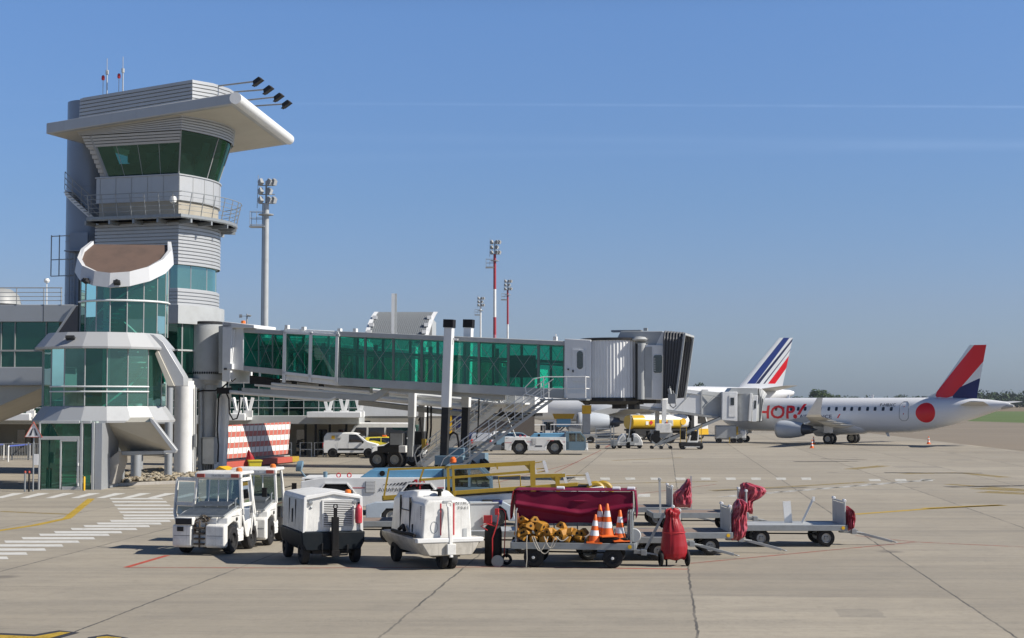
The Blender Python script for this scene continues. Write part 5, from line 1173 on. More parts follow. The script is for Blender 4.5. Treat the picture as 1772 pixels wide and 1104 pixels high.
def wrapped_window(root, side, x, z, w, h, m, name='cabin_window', lift=.014):
    b = MB(); ring_ = [(w * .5 * sx, h * .5 * sz) for sx, sz in ((-.6, -1), (.6, -1), (1, -.65), (1, .65), (.6, 1), (-.6, 1), (-1, .65), (-1, -.65))]
    b.add([side(x + a, z + c, lift) for a, c in ring_], [tuple(range(8))]); return b.build(name, m, root, smooth=False)
for px in (1329, 1342.6, 1355, 1369, 1381, 1393, 1406, 1419, 1434, 1447, 1461, 1473.5, 1487, 1501, 1514, 1528, 1542): q = eh(px, 707.5, 1.45); wrapped_window(ej, side_e, q.x, q.z, .29, .38, M['glass_dark'])
b = MB()
for z in (0, 1):
    pass
def outline(root, side, f, x0, x1, y0, y1, m, w=.05, name='door_outline'):
    A, C = f(x0, y1, 1.4), f(x1, y0, 1.4); xa, xb, za, zb = C.x, A.x, A.z, C.z; b = MB(); r = .25
    P = [(xa + r, za), (xb - r, za), (xb, za + r), (xb, zb - r), (xb - r, zb), (xa + r, zb), (xa, zb - r), (xa, za + r)]; Q = []
    for (ax, az), (bx_, bz) in zip(P, P[1:] + P[:1]): Q += [side(ax + (bx_ - ax) * i / 4, az + (bz - az) * i / 4, .016) for i in range(4)]
    b.tube(Q, w / 2, 4, closed=True); return b.build(name, m, root)
outline(ej, side_e, eh, 1557, 1572, 695, 728, M['text_grey'], .05)
b = MB(); q = eh(1564, 710, 1.4); b.prism([side_e(q.x - .04, q.z - .4, .015), side_e(q.x + .04, q.z - .4, .015), side_e(q.x + .04, q.z + .4, .015), side_e(q.x - .04, q.z + .4, .015)], (0, .01, 0)); b.build('door_mark', M['red'], ej)
M['livery_red'] = paint('livery_red', (.76, .014, .024), .3, dirt=.05); M['livery_navy'] = paint('livery_navy', (.012, .02, .10), .3, dirt=.05)
def fuselage_text(txt, px, py, hpx, m, bold=0, spacing=1.0, stretch=1.0, cut=.15):
    a = eh(px, py, 1.45); c = eh(px, py - hpx, 1.45); H = c.z - a.z
    return sign_text(txt, H / .72, lambda x, y: side_e(a.x - x * stretch, a.z + y, .016), m, ej, bold=bold, spacing=spacing, center=False, cut=cut)
fuselage_text('HOP', 1310, 723.5, 22.5, M['livery_red'], bold=.03, spacing=1.0, stretch=1.13)
a = eh(1376, 722, 1.45); b = MB()
P0_, P1_, P2_, P3_ = [eh(x, y, 1.45) for x, y in ((1379.5, 717.5), (1385, 717.5), (1394, 699), (1389, 699))]
L0 = [P0_ + (P3_ - P0_) * i / 8 for i in range(9)]; L1 = [P1_ + (P2_ - P1_) * i / 8 for i in range(9)]
b.add([side_e(p.x, p.z, .016) for p in L0] + [side_e(p.x, p.z, .016) for p in L1], [(i, i + 1, i + 10, i + 9) for i in range(8)])
q = eh(1376.5, 720.5, 1.45); b.add([side_e(q.x + .22 * math.cos(t), q.z + .22 * math.sin(t), .016) for t in [2 * math.pi * j / 14 for j in range(14)]], [tuple(range(14))]); b.build('exclamation_mark', M['livery_red'], ej, smooth=False)
fuselage_text('AIR FRANCE', 1384, 723.5, 6.2, M['livery_navy'], bold=.006, stretch=1.28)
b = MB(); b.add([side_e(eh(x, y, 1.45).x, eh(x, y, 1.45).z, .016) for x, y in ((1448.5, 723.5), (1451, 723.5), (1455, 716.5), (1452.5, 716.5))], [(0, 1, 2, 3)]); b.build('accent_mark', M['livery_red'], ej, smooth=False)
fuselage_text('F-HBXC', 1521, 703, 5.2, M['text_dark'], stretch=1.15, bold=.004)

# larger airliner behind
psi2 = R(-4); tailp = W(1341, 695, 180); tailp.z = 0
h2 = Vector((-math.cos(psi2), math.sin(psi2), 0)); g2 = tailp + h2 * 15.8
a3 = thing('airliner', 'larger white airliner behind with a tricolour striped fin, mostly hidden by the bridges', 'airliner', g2, heading(psi2))
ainv = mw(a3).inverted(); ny2 = mw(a3).to_3x3() @ Vector((0, 1, 0))
def ah(px, py, dy=0.0): return ainv @ hit(px, py, mw(a3) @ Vector((0, dy, 0)), ny2)
def c6(x, y): return (1140 + x / 2.804, 560 + y / 2.804)
def reg6(pts, f=ah): return fpoly(f, [c6(*p) for p in pts])
AFN = (.028, .05, .21)
AF = [(fpoly(ah, [(1356, 584), (1366.5, 584), (1306.5, 664), (1292, 664)]), AFN), (fpoly(ah, [(1371.6, 585.5), (1371, 590.5), (1313.5, 664), (1307, 664)]), (.03, .035, .09)),
      (fpoly(ah, [(1368, 603.6), (1367.5, 605.6), (1323, 664), (1320.2, 664)]), (.03, .035, .09)), (fpoly(ah, [(1366, 614.5), (1361, 636.5), (1341, 664), (1328.5, 664)]), RED)]
tl, tt, rl, rt_ = ah(1348.5, 584.5), ah(1372, 584.5), ah(1281, 666), ah(1354.5, 668)
jet(a3, dict(ry=1.975, rz=2.07, zc=3.85, skin=region_paint('airliner_paint', WHT, []),
    secs=[(15.6, .04, .04, 3.3), (15.3, .25, .22, 3.32), (14.7, .48, .44, 3.4), (13.7, .72, .68, 3.55), (12.3, .90, .89, 3.72), (10.7, .99, .99, 3.84), (9.1, 1, 1, 3.85), (-3.7, 1, 1, 3.85), (-7.2, .97, .95, 3.95), (-10.2, .86, .80, 4.2), (-13.2, .66, .60, 4.52), (-15.7, .42, .38, 4.85), (-17.6, .22, .2, 5.08), (-18.1, .1, .1, 5.12)],
    wing=[(7.6, 8.2, .8, 2.6, .13), (6.2, 7.0, 2.2, 2.75, .13), (3.4, 4.0, 6.4, 3.2, .12), (-2.6, 1.7, 16.6, 4.1, .10)],
    winglet=[(-2.6, 1.7, 16.6, 4.1, .1, 0), (-2.9, 1.5, 16.8, 4.3, .09, 1), (-3.6, .7, 16.95, 5.4, .09, 1)],
    stab=[(-12.2, 3.6, .4, 5.35, .10), (-15.6, 1.4, 6.2, 5.95, .10)],
    eng=(8.6, 5.75, 1.75, 1.15, 3.6), gear=(0, 3.8, .58), nose_gear=(11.0, .38), belly=[(7.5, .3), (6, .85), (3, 1), (-2, 1), (-4, .85), (-6, .3)],
    fin=[(rl.x + .8, rl.x + .8 - rt_.x, 5.0, .09), (rl.x, rl.x - rt_.x, rl.z, .09), (tl.x, tl.x - tt.x, tl.z, .09)], fin_paint=region_paint('airliner_fin_paint', WHT, AF), blades=(9, 2)))
# ---------------------------------------------------------------- apron equipment in the foreground
def ext(b, pts, y0, y1, mi=None): return b.xz(pts, y0, y1, mi)
def pane(root, name, quad, m=None, parent=None):
    b = MB(); b.add(quad, [tuple(range(len(quad)))]); return b.build(name, m or M['glass_cab'], parent or root, smooth=False)
# ---- tow tractors ---------------------------------------------------------
def tow_tractor(label, loc, rz, open_door=True, right_door=True):
    t = thing('tow_tractor', label, 'tow tractor', loc, rz, 'tow tractors parked side by side')
    wd = M['white_dirty']
    b = MB()                                                   # low hull with heavy rear bumper
    b.bx(-1.28, 1.05, -.46, .46, .34, .62); ext(b, [(-1.46, .26), (-1.46, .80), (-1.20, .84), (-1.20, .22), (-1.40, .20)], -.74, -.20); ext(b, [(-1.46, .26), (-1.46, .80), (-1.20, .84), (-1.20, .22), (-1.40, .20)], .20, .74); ext(b, [(-1.34, .22), (-1.34, .55), (-1.20, .6), (-1.20, .2)], -.21, .21)
    ext(b, [(.98, .25), (.98, .75), (1.1, .72), (1.14, .3)], -.72, .72); b.build('hull', wd, t, bevel=.04, seg=3)
    b = MB()
    ext(b, [(-1.22, .62), (-1.25, .98), (-.9, 1.1), (-.15, 1.22), (-.15, .6)], -.44, .44)
    for s in (-1, 1):
        ext(b, [(-1.24, .74), (-1.2, 1.0), (-.75, 1.12), (-.2, 1.18), (-.2, .62), (-.42, .62), (-.5, .80), (-.78, .86), (-1.06, .80)], s * .74, s * .44)
    b.build('bonnet', wd, t, bevel=.035, seg=3)
    b = MB()
    for i in range(16): x = -1.22 + i * .065; z = 1.01 + (x + 1.25) * .20; b.bar((x, -.62, z + .04), (x, .62, z + .04), .022, .03)
    for y in (-.62, -.3, 0, .3, .62): b.bar((-1.24, y, 1.03), (-.2, y, 1.24), .02, .04)
    b.tube([(-1.26, -.66, 1.03), (-1.26, .66, 1.03)], .022, 6)
    for i in range(11): b.bar((-.62 + i * .042, -.5, 1.27 + i * .008), (-.62 + i * .042, .5, 1.27 + i * .008), .016, .022)
    for y in (-.5, -.17, .17, .5): b.bar((-.63, y, 1.25), (-.2, y, 1.33), .018, .03)
    for y in (-.5, .5): b.bar((-.62, y, 1.12), (-.62, y, 1.27), .025, .025)
    for y in (-.6, .6): b.tube([(-.35, y, 1.2), (-.35, y, 1.42), (-.15, y * .95, 1.45)], .02, 6)
    b.build('luggage_grate', M['galv'], t)
    b = MB(); b.bx(-1.49, -1.45, .18, .64, .82, .98); b.build('lamp_recess', M['dark'], t); b = MB(); b.bx(-1.47, -1.22, .16, .66, .80, 1.01); b.build('lamp_box', wd, t, bevel=.02)
    b = MB(); b.bx(-1.475, -1.455, .42, .6, .64, .76); b.build('number_plate', M['dark'], t)
    b = MB()                                                    # pin coupling
    for z in (.28, .42, .56, .70): b.bx(-1.44, -1.3, -.14, .14, z, z + .045)
    b.tube([(-1.38, 0, .2), (-1.38, 0, .92)], .025, 8); b.bar((-1.3, -.16, .2), (-1.3, -.16, .85), .04); b.bar((-1.3, .16, .2), (-1.3, .16, .85), .04); b.tube([(-1.3, -.1, .9), (-1.25, 0, 1.0), (-1.3, .15, .92), (-1.4, .05, .86)], .02, 6); [b.tube([(-1.28 + .08 * math.sin(i * 1.7 + q), -.12 + .05 * math.cos(i * 2.3) + .1 * math.sin(q), .93 + .03 * i % .1 + .05 * math.cos(q)) for q in [2 * math.pi * w / 8 for w in range(8)]], .014, 5, closed=True) for i in range(6)]; b.build('tow_coupling', paint('rusty_steel', (.10, .075, .05), .7, dirt=.5, scale=8), t)
    # cab
    x0, x1, zt_ = -.16, .84, 2.06; yb, yt = .70, .62
    b = MB()
    for s in (-1, 1):
        b.bar((x0, s * yb, 1.15), (x0 + .1, s * yt, zt_), .08, .07); b.bar((x1, s * yb, .95), (x1 - .22, s * yt, zt_), .08, .07); b.bar((x1 - .03, s * yb, .6), (x1 - .2, s * yt, zt_), .06, .06)
    b.bar((x0 + .1, -yt, zt_ - .03), (x0 + .1, yt, zt_ - .03), .06, .16); ext(b, [(x1 - .05, .6), (x1 + .12, .62), (x1 + .05, .98), (x1 - .05, 1.0)], -.70, .70)
    for y in (-.28, 0, .28): b.bar((x0 + .01, y, 1.2), (x0 + .09, y * .95, zt_ - .1), .03, .03)
    b.bar((x0, -.68, 1.22), (x0, .68, 1.22), .05, .06)
    b.build('cab_frame', wd, t, bevel=.012)
    b = MB(); b.box(((x0 + x1) / 2 + .05, 0, zt_ + .06), (.90, 1.36, .10)); b.box((x0 + .06, 0, zt_ + .0), (.10, 1.38, .16)); rf = b.build('cab_roof', wd, t, bevel=.04, seg=3)
    for y in (-.5, .5): b = MB(); b.bx(x0 - .012, x0 + .012, y - .11, y + .11, zt_ - .05, zt_ + .05); b.build('tail_light', M['dull_red'], rf)
    b = MB(); b.lathe([(.09, 0), (.085, .08), (.05, .11), (0, .115)], (.1, -.52, zt_ + .11), n=14); b.build('beacon', M['beacon'], rf)
    sign_text('TRACTEUR', .075, lambda x, y: (x0 - .012, -x, zt_ - .03 + y), M['text_grey'], rf)
    pane(t, 'rear_window', [(x0 + .02, -.66, 1.25), (x0 + .02, .66, 1.25), (x0 + .09, .58, 1.94), (x0 + .09, -.58, 1.94)])
    pane(t, 'windscreen', [(x1 - .0, -.66, 1.0), (x1 - .0, .66, 1.0), (x1 - .21, .58, 1.98), (x1 - .21, -.58, 1.98)])
    def door(s, hinge=None):
        P = lambda x, z: Vector((x, s * (.715 - (max(0, z - 1.0)) * .085), z)); b = MB()
        O = [P(-.08, 1.95), P(.58, 1.95), P(.60, 1.0), P(.42, .42), P(.16, .42), P(-.12, 1.0)]; I = [P(0, 1.87), P(.52, 1.87), P(.53, 1.32), P(-.02, 1.32)]; J = [P(-.02, 1.2), P(.52, 1.2), P(.52, 1.0), P(.38, .82), P(.06, .82)]
        off = Vector((0, s * .035, 0))
        for a, c in ((O[0], O[1]), (O[1], O[2]), (O[2], O[3]), (O[3], O[4]), (O[4], O[5]), (O[5], O[0]), (P(-.05, 1.26), P(.56, 1.26))): b.bar(a, c, .045, .10)
        b.prism([P(-.0, .80), P(.50, .86), P(.42, .46), P(.16, .46)], off * .6)
        d = b.build('door', wd, t, bevel=.008); pane(d, 'door_window', I, M['glass_cab'], d); pane(d, 'lower_window', J, M['glass_dark'], d); return d
    if right_door: door(-1)
    if open_door:
        d = door(1); d.location = (-.05, .72, 0); d.rotation_euler.z = R(78)
        for v in d.data.vertices: v.co.y -= .70; v.co.x += .05
        for c in d.children:
            for v in c.data.vertices: v.co.y -= .70; v.co.x += .05
    else: door(1)
    b = MB(); b.box((.25, -.02, .85), (.5, .9, .14)); b.box((.02, -.02, 1.15), (.12, .9, .55), ry=-.15); b.build('seat', M['seat'], t, bevel=.04)
    b = MB(); b.tube([(.72, .2, .8), (.55, .2, 1.15)], .03, 6); b.tube([(.54 + .06 * math.cos(a) * .5, .2 + .18 * math.sin(a), 1.16 + .15 * math.cos(a)) for a in [2 * math.pi * i / 14 for i in range(14)]], .018, 6, closed=True); b.bx(.66, .84, -.6, .6, .6, 1.0); b.build('dashboard', M['dark'], t)
    b = MB()
    for i in range(3): ext(b, [(-.5, .36 + i * .10), (-.08, .36 + i * .10), (-.08, .42 + i * .10), (-.5, .42 + i * .10)], -.735, -.70)
    b.bx(-.5, -.05, -.72, -.70, .3, .66); b.build('step', M['white'], t)
    b = MB()
    for y in (-.742, .742): b.bx(-.95, -.4, min(y, y * 1.004), max(y, y * 1.004), 1.0, 1.012); b.bx(-.30, -.292, min(y, y * 1.004), max(y, y * 1.004), .64, 1.14)
    b.bx(-1.464, -1.46, .24, .70, .52, .53); b.bx(-1.464, -1.46, -.70, -.24, .52, .53); b.build('panel_seam', M['dark'], t)
    b = MB(); b.lathe([(0, 0), (.05, 0), (.05, .02), (0, .025)], (-.62, -.745, .92), ((1, 0, 0), (0, 0, 1), (0, -1, 0)), 14); b.build('filler_cap', M['dark'], t)
    b = MB(); b.bar((.8, -.70, 1.55), (.92, -.92, 1.6), .025); b.box((.93, -.95, 1.55), (.05, .14, .26)); b.build('mirror', M['black'], t)
    for x, r in ((-.78, .37), (.62, .35)):
        for y in (-.62, .62): wheel(t, x, y, r, .24, rimmat='dark')
    return t
g = G(400, 957.5); a = R(11.5); f = Vector((math.sin(a), math.cos(a), 0)); rgt = Vector((f.y, -f.x, 0))
c1 = g + f * .72 - rgt * .64
tow_tractor('grey white tow tractor with mesh topped bonnet, nearest the camera on the left', c1, math.pi / 2 - a)
g = G(479, 938); a2 = R(6); f = Vector((math.sin(a2), math.cos(a2), 0)); rgt = Vector((f.y, -f.x, 0))
tow_tractor('white tow tractor wedged behind the first one, beside the louvred power unit', g + f * -.35 - rgt * .62 + Vector((0, .2, 0)), math.pi / 2 - a2, False, False)
# ---- ground power unit with louvred end ------------------------------------
rzg = math.atan2(-.937, .35)
def slats(root, name, x, y0, y1, z0, z1, n, m, back, parent=None):
    b = MB(); b.bx(x - .02, x - .005, y0, y1, z0, z1); o = b.build(name, back, parent or root)
    b = MB()
    for i in range(n): z = z0 + (z1 - z0) * (i + .5) / n; b.box((x + .012, (y0 + y1) / 2, z), (.022, y1 - y0, (z1 - z0) / n * .5))
    for y in (y0, y1): b.bx(x - .01, x + .03, y - .02, y + .02, z0 - .02, z1 + .02)
    b.bx(x - .01, x + .03, y0, y1, z1, z1 + .025); b.build('louvre_slats', m, o); return o
gp = hit(576, 914, G(570, 977), Vector((.35, -.937, 0)))
o1 = Vector((gp.x, gp.y, 0)) - Vector((.35, -.937, 0)) * 1.30
u1 = thing('ground_power_unit', 'boxy white ground power unit with louvred end, dark skirt and black upright drawbar', 'power unit', o1, math.atan2(-.937, .35))
b = MB(); b.loft([[Vector((x, -.77, .82)), Vector((x, -.74, 1.68)), Vector((x, -.70, 1.74)), Vector((x, 0, 1.82)), Vector((x, .70, 1.74)), Vector((x, .74, 1.68)), Vector((x, .77, .82))] for x in (-1.15, 1.28)]); b.build('canopy', M['white_dirty'], u1, bevel=.03, seg=3)
b = MB(); b.loft([[Vector((x, -.77 - e, .80 - e)), Vector((x, -.74 - e, 1.69 + e)), Vector((x, 0, 1.83 + e)), Vector((x, .74 + e, 1.69 + e)), Vector((x, .77 + e, .80 - e)), Vector((x, .70, .86)), Vector((x, .68, 1.64)), Vector((x, 0, 1.76)), Vector((x, -.68, 1.64)), Vector((x, -.70, .86))] for x, e in ((1.27, .012), (1.34, .012))]); b.build('end_rim', M['white'], u1, bevel=.01)
slats(u1, 'radiator_grille', 1.29, -.26, .52, .96, 1.60, 14, M['white'], M['black']).name
b = MB(); b.loft([[Vector((x, -.82, .82)), Vector((x, .82, .82)), Vector((x, .80, .55)), Vector((x, .70, .36)), Vector((x, -.70, .36)), Vector((x, -.80, .55))] for x in (-1.2, 1.38)]); b.build('skirt', M['blue_slate'] if 'blue_slate' in M else paint('slate_skirt_paint', (.010, .014, .018), .6, spec=.12, dirt=.10, scale=3), u1, bevel=.03)
b = MB(); b.box((1.46, .02, .72), (.14, .17, .95)); b.box((1.48, .02, 1.24), (.09, .08, .35)); b.tube([(1.48, .02 + .05 * math.sin(q), 1.47 + .05 * math.cos(q)) for q in [2 * math.pi * i / 12 for i in range(12)]], .018, 6, closed=True); b.box((1.4, .02, .3), (.3, .2, .16)); b.tube([(1.42, -.3, .55), (1.42, -.3, .25), (1.42, .35, .25), (1.42, .35, .5)], .03, 6); b.build('drawbar', M['black'], u1, bevel=.01)
for s, z in ((-.58, 1.56), (.56, 1.56)):
    b = MB(); b.lathe([(.0, 0), (.06, 0), (.055, .03), (0, .035)], (1.30, s, z), 'X', 14); b.lathe([(0, 0), (.035, 0), (0, .02)], (1.30, s - .1 if s > 0 else s + .02, z - .12), 'X', 10); b.build('marker_lamp', M['galv'], u1)
b = MB(); b.lathe([(.08, 0), (.08, .06), (.05, .09), (0, .095)], (1.05, .45, 1.77), n=14); b.build('beacon', M['beacon'], u1); b = MB(); b.box((1.0, .52, 1.79), (.14, .1, .1)); b.build('lamp_bracket', M['black'], u1)
b = MB()
for x in (.35, -.5): b.bx(x - .006, x + .006, .757, .775, .9, 1.62)
b.bx(.7, .72, .76, .785, 1.05, 1.4); b.build('panel_seam', M['dark'], u1)
b = MB(); b.add([(x, -.7705 + (z - .82) * .035 - .006, z) for x, z in ((-1.12, .86), (1.24, .86), (1.24, 1.64), (-1.12, 1.64))], [(0, 1, 2, 3)]); b.build('shaded_side_panel', paint('shade_grey_metal', (.40, .41, .41), .42, metal=.3, dirt=.45, scale=2, streak=True), u1, smooth=False)  # grey overlay: shade of this side put into its colour, over dirty metal
b = MB()
for x in (.4, -.35): b.bx(x - .008, x + .008, -.775, -.755, .88, 1.6)
b.bx(.05, .08, -.79, -.755, 1.0, 1.35); b.build('panel_seam', M['dark'], u1)
sign_text('28 V\n90 kVA', .13, lambda x, y: (.95 - x, .775, 1.35 + y), M['text_grey'], u1)
for x in (-.95, .95):
    for y in (-.66, .66): wheel(u1, x, y, .31, .20, rimmat='dark')
b = MB(); b.bx(-1.2, 1.2, -.5, .5, .26, .40); b.box((.95, 0, .31), (.12, 1.3, .1)); b.box((-.95, 0, .31), (.12, 1.3, .1)); b.build('chassis', M['dark'], u1)
# red extinguisher hung on its end face
inv1 = mw(u1); e = thing('fire_extinguisher', 'small red fire extinguisher hanging on the louvred white power unit', 'extinguisher', inv1 @ Vector((1.45, .63, 0)) + Vector((0, 0, 1.02)), 0)
b = MB(); b.lathe([(.05, 0), (.085, .02), (.09, .05), (.09, .36), (.07, .43), (.03, .47), (.03, .50)], n=18); b.build('bottle', paint('extinguisher_red', (.50, .03, .05), .35, dirt=.3, scale=9, dirtc=(.5, .3, .3)), e)
b = MB(); b.box((0, 0, .52), (.05, .14, .04)); b.tube([(0, .03, .5), (0, .13, .45), (0, .12, .2)], .014, 6); b.build('valve', M['black'], e)
# ---- rounded white power unit with the upright towbar -----------------------
n2 = Vector((.37, -.93, 0)).normalized(); gp = hit(776, 940, G(770, 985), n2)
o2 = Vector((gp.x, gp.y, 0)) - n2 * 1.42
u2 = thing('ground_power_unit', 'rounded white power unit with two thin red stripes and a tall white towbar', 'power unit', o2, math.atan2(n2.y, n2.x))
def hull(b, secs): b.loft([[Vector((x, -w, z0)), Vector((x, -w * tw, z1 - c * .9)), Vector((x, -w * tw + c, z1)), Vector((x, w * tw - c, z1)), Vector((x, w * tw, z1 - c * .9)), Vector((x, w, z0))] for x, w, tw, z0, z1, c in secs])
b = MB(); hull(b, [(-1.35, .60, .86, .74, 1.62, .16), (-1.2, .66, .88, .72, 1.76, .18), (-.1, .66, .88, .72, 1.86, .18), (.25, .66, .88, .72, 1.84, .18), (.38, .66, .90, .72, 1.72, .14), (1.22, .66, .92, .72, 1.70, .12), (1.33, .64, .92, .72, 1.66, .12)]); b.build('canopy', M['white_dirty'], u2, bevel=.03, seg=3)
b = MB(); b.loft([[Vector((x, -w, .76)), Vector((x, -w + .02, .64)), Vector((x, -w * .72, .34)), Vector((x, w * .72, .34)), Vector((x, w - .02, .64)), Vector((x, w, .76))] for x, w in ((-1.55, .70), (-1.4, .87), (1.4, .87), (1.58, .76))]); b.build('tray', paint('dirty_tray', (.50, .47, .41), .5, dirt=.6, scale=2.5, streak=True), u2, bevel=.025, seg=2)
b = MB(); b.bx(1.40, 1.60, -.86, .86, .66, .77); b.build('bumper', M['white'], u2, bevel=.02)
b = MB()
for y in (-.17, .17): b.bx(1.318, 1.338, y - .016, y + .016, .82, 1.60)
b.build('red_stripe', M['red'], u2)
b = MB(); b.bar((1.62, 0, .30), (1.46, 0, 1.52), .10, .08); b.tube([(1.46, .055 * math.sin(q), 1.57 + .06 * math.cos(q)) for q in [2 * math.pi * i / 14 for i in range(14)]], .02, 6, closed=True); b.box((1.52, 0, .5), (.3, .22, .26)); b.build('towbar', M['white_dirty'], u2, bevel=.01)
b = MB(); b.tube([(1.33, -.34 + .09 * math.sin(q) * 1, 1.02 + .14 * math.cos(q)) for q in [2 * math.pi * i / 16 for i in range(16)]], .012, 6, closed=True) ; b.box((1.33, .46, .86), (.03, .10, .22)); b.box((1.33, 0, 1.64), (.03, .22, .05)); b.build('pull_handle', M['light_grey'], u2)
b = MB()
for i in range(12): b.bx(1.12, 1.16, -.632, -.612, .95 + i * .05, .975 + i * .05)
b.bx(.55, .58, -.67, -.62, .85, 1.05); b.bx(.30, .32, -.655, -.60, .80, 1.7); b.bx(-.5, -.48, -.65, -.60, .8, 1.72); b.bx(-.45, .25, -.655, -.60, 1.36, 1.375); b.build('side_vent', M['dark'], u2)
b = MB(); b.lathe([(.05, 0), (.05, .1), (.09, .11), (.09, .16), (.03, .18)], (.45, .1, 1.73), n=12); b.tube([(.45, .1, 1.85), (.5, -.15, 1.88)], .02, 6); b.build('exhaust_cap', M['black'], u2)
b = MB(); b.box((1.0, 1.10, 1.22), (.04, .75, .66), rz=-.12); b.box((1.0, 1.10, 1.56), (.1, .75, .04), rz=-.12); b.build('open_side_panel', M['light_grey'], u2, bevel=.01)
b = MB(); b.tube([(1.2, -.8, .82), (.9, -.84, .84), (.2, -.84, .82), (-.6, -.82, .82)], .045, 8); b.tube([(-.2, -.76, .86), (.0, -.72, .98), (.25, -.76, .88)], .05, 6); b.build('output_cable', M['black'], u2)
for i, tx in enumerate(('N1H7', '7941')): sign_text(tx, .105, lambda x, y, i=i: (1.345, .40 + x * 1.2, 1.56 - i * .12 + y), M['text_dark'], u2, spacing=1.3)
for y in (-.12, .12): wheel(u2, 1.3, y, .27, .17, rimmat='dark')
for y in (-.66, .66): wheel(u2, -.75, y, .27, .18, rimmat='dark')
b = MB(); b.bx(-1.2, 1.3, -.35, .35, .28, .4); b.box((-.75, 0, .28), (.1, 1.3, .1)); b.build('chassis', M['dark'], u2)
# ---- wheeled extinguisher with red frame ------------------------------------
g = G(852, 980); ex = thing('wheeled_extinguisher', 'black covered extinguisher trolley with a bent red handle beside the maroon cart', 'extinguisher trolley', g + Vector((.02, .15, 0)), R(-10))
b = MB(); b.loft([[Vector((r * 1.1 * math.cos(q), r * .8 * math.sin(q), z)) for q in [2 * math.pi * i / 18 for i in range(18)]] for r, z in ((.17, .02), (.20, .06), (.20, .85), (.17, .98), (.10, 1.05), (.04, 1.08))]); b.build('covered_bottle', M['black'], ex)
b = MB(); b.tube([(.02, -.2, .12), (.02, -.22, .7), (.14, -.24, 1.05), (.18, -.22, 1.32), (.1, -.2, 1.42)], .015, 8); b.tube([(.26, .1, .25), (.3, .1, 1.3), (.24, .1, 1.4), (.1, .0, 1.42)], .013, 8); b.tube([(.1, -.22, 1.0), (-.1, -.25, 1.06), (-.28, -.22, 1.0), (-.1, -.25, .9)], .014, 8); b.box((-.12, -.1, 1.16), (.20, .10, .20)); b.box((.13, -.2, 1.36), (.09, .09, .16)); b.build('red_frame', M['red'], ex)
b = MB(); tyre(b, (.16, -.26, .14), .14, .07, 20); b.lathe([(.13, -.03), (.15, -.03), (.15, .03), (.13, .03)], (.16, -.26, .14), 'Y', 20); b.build('wheel', M['grey'], ex); b = MB(); tyre(b, (.3, .22, .14), .14, .08, 20); b.tube([(.3, .2, .2), (.34, .1, .4)], .03, 6); b.build('wheel', M['rubber'], ex)
# ---- baggage carts ----------------------------------------------------------
def cart_base(t, L=3.0, Wd=1.5, zd=.60, handle_up=False, panel=True, plank='wood', wb=.92, hub='hub'):
    b = MB(); h = L / 2
    for s in (-1, 1): b.bx(-h, h, s * Wd / 2 - .03, s * Wd / 2 + .03, zd - .14, zd + .02)
    for x in (-h, h): b.bx(x - .03, x + .03, -Wd / 2 + .03, Wd / 2 - .03, zd - .14, zd + .02)
    for x in (-.9, 0, .9): b.bx(x - .04, x + .04, -Wd / 2 + .03, Wd / 2 - .03, zd - .12, zd - .03)
    b.build('deck_frame', M['galv'], t, bevel=.008)
    b = MB(); b.bx(-h + .03, h - .03, -Wd / 2 + .03, Wd / 2 - .03, zd - .02, zd + .006); b.build('deck', M[plank], t)
    b = MB()
    for x in (-wb, wb):
        b.bx(x - .05, x + .05, -Wd / 2 + .1, Wd / 2 - .1, .22, .30); b.tube([(x, 0, .3), (x, 0, zd - .1)], .12, 10)
        for s in (-1, 1): b.bar((x, s * .35, .3), (x, s * .55, zd - .13), .05)
    b.tube([(-wb, .1, .32), (wb, -.1, .32)], .02, 6); b.build('running_gear', M['dark'], t)
    for x in (-wb, wb):
        for s in (-1, 1): 
            o = wheel(t, x, s * (Wd / 2 - .14), .25, .15, rimmat=hub)
            if hub == 'dark': b = MB(); b.lathe([(0, .02), (.04, .02), (.035, .06), (0, .065)], (0, -.10, 0), ((1, 0, 0), (0, 0, 1), (0, -1, 0)), 12); b.build('hub_cap', M['white'], o)
    b = MB(); x0 = h
    if handle_up: P = [(x0 - .05, 0, .36), (x0 + .20, 0, .34), (x0 + .70, 0, 1.30)]
    else: P = [(x0 - .05, 0, .40), (x0 + .35, 0, .38), (x0 + 1.45, -.1, .10)]
    b.bar(P[0], P[1], .22, .10); b.bar(P[1], P[2], .07, .07); b.bar(Vector(P[1]) + Vector((0, -.12, 0)), Vector(P[1]) + Vector((.3, -.02, -.05)), .04); d = (Vector(P[2]) - Vector(P[1])).normalized(); e_ = Vector(P[2]) + d * .08
    b.tube([e_ + d * .06 * math.cos(q) + Vector((0, .06 * math.sin(q), 0)) for q in [2 * math.pi * i / 12 for i in range(12)]], .016, 6, closed=True); b.box(Vector(P[1]), (.14, .3, .14)); b.build('towbar', M['galv'], t, bevel=.005)
    if panel:
        b = MB(); x = h - .05
        b.bx(x - .015, x + .015, -Wd / 2 + .04, Wd / 2 - .04, zd, zd + .62)
        for s in (-1, 1): b.tube([(x, s * (Wd / 2 - .04), zd), (x, s * (Wd / 2 - .04), zd + .66)], .025, 6)
        b.tube([(x, -Wd / 2 + .04, zd + .66), (x, Wd / 2 - .04, zd + .66)], .025, 6); pn = b.build('end_panel', M['light_grey'], t)
        for s in (-1, 1): b = MB(); b.lathe([(.035, -.08), (.045, -.07), (.045, .07), (.035, .08)], (x, s * (Wd / 2 - .1), zd + .70), 'Y', 12); b.build('roller_end', M['reflector'], pn)
    for s in (-1, 1): b = MB(); b.lathe([(0, 0), (.05, 0), (.05, .008), (0, .01)], (h - .12, s * (Wd / 2 + .03), zd - .06), ((1, 0, 0), (0, 0, 1), (0, s, 0)), 12); b.build('side_reflector', M['bright_yellow'], t)
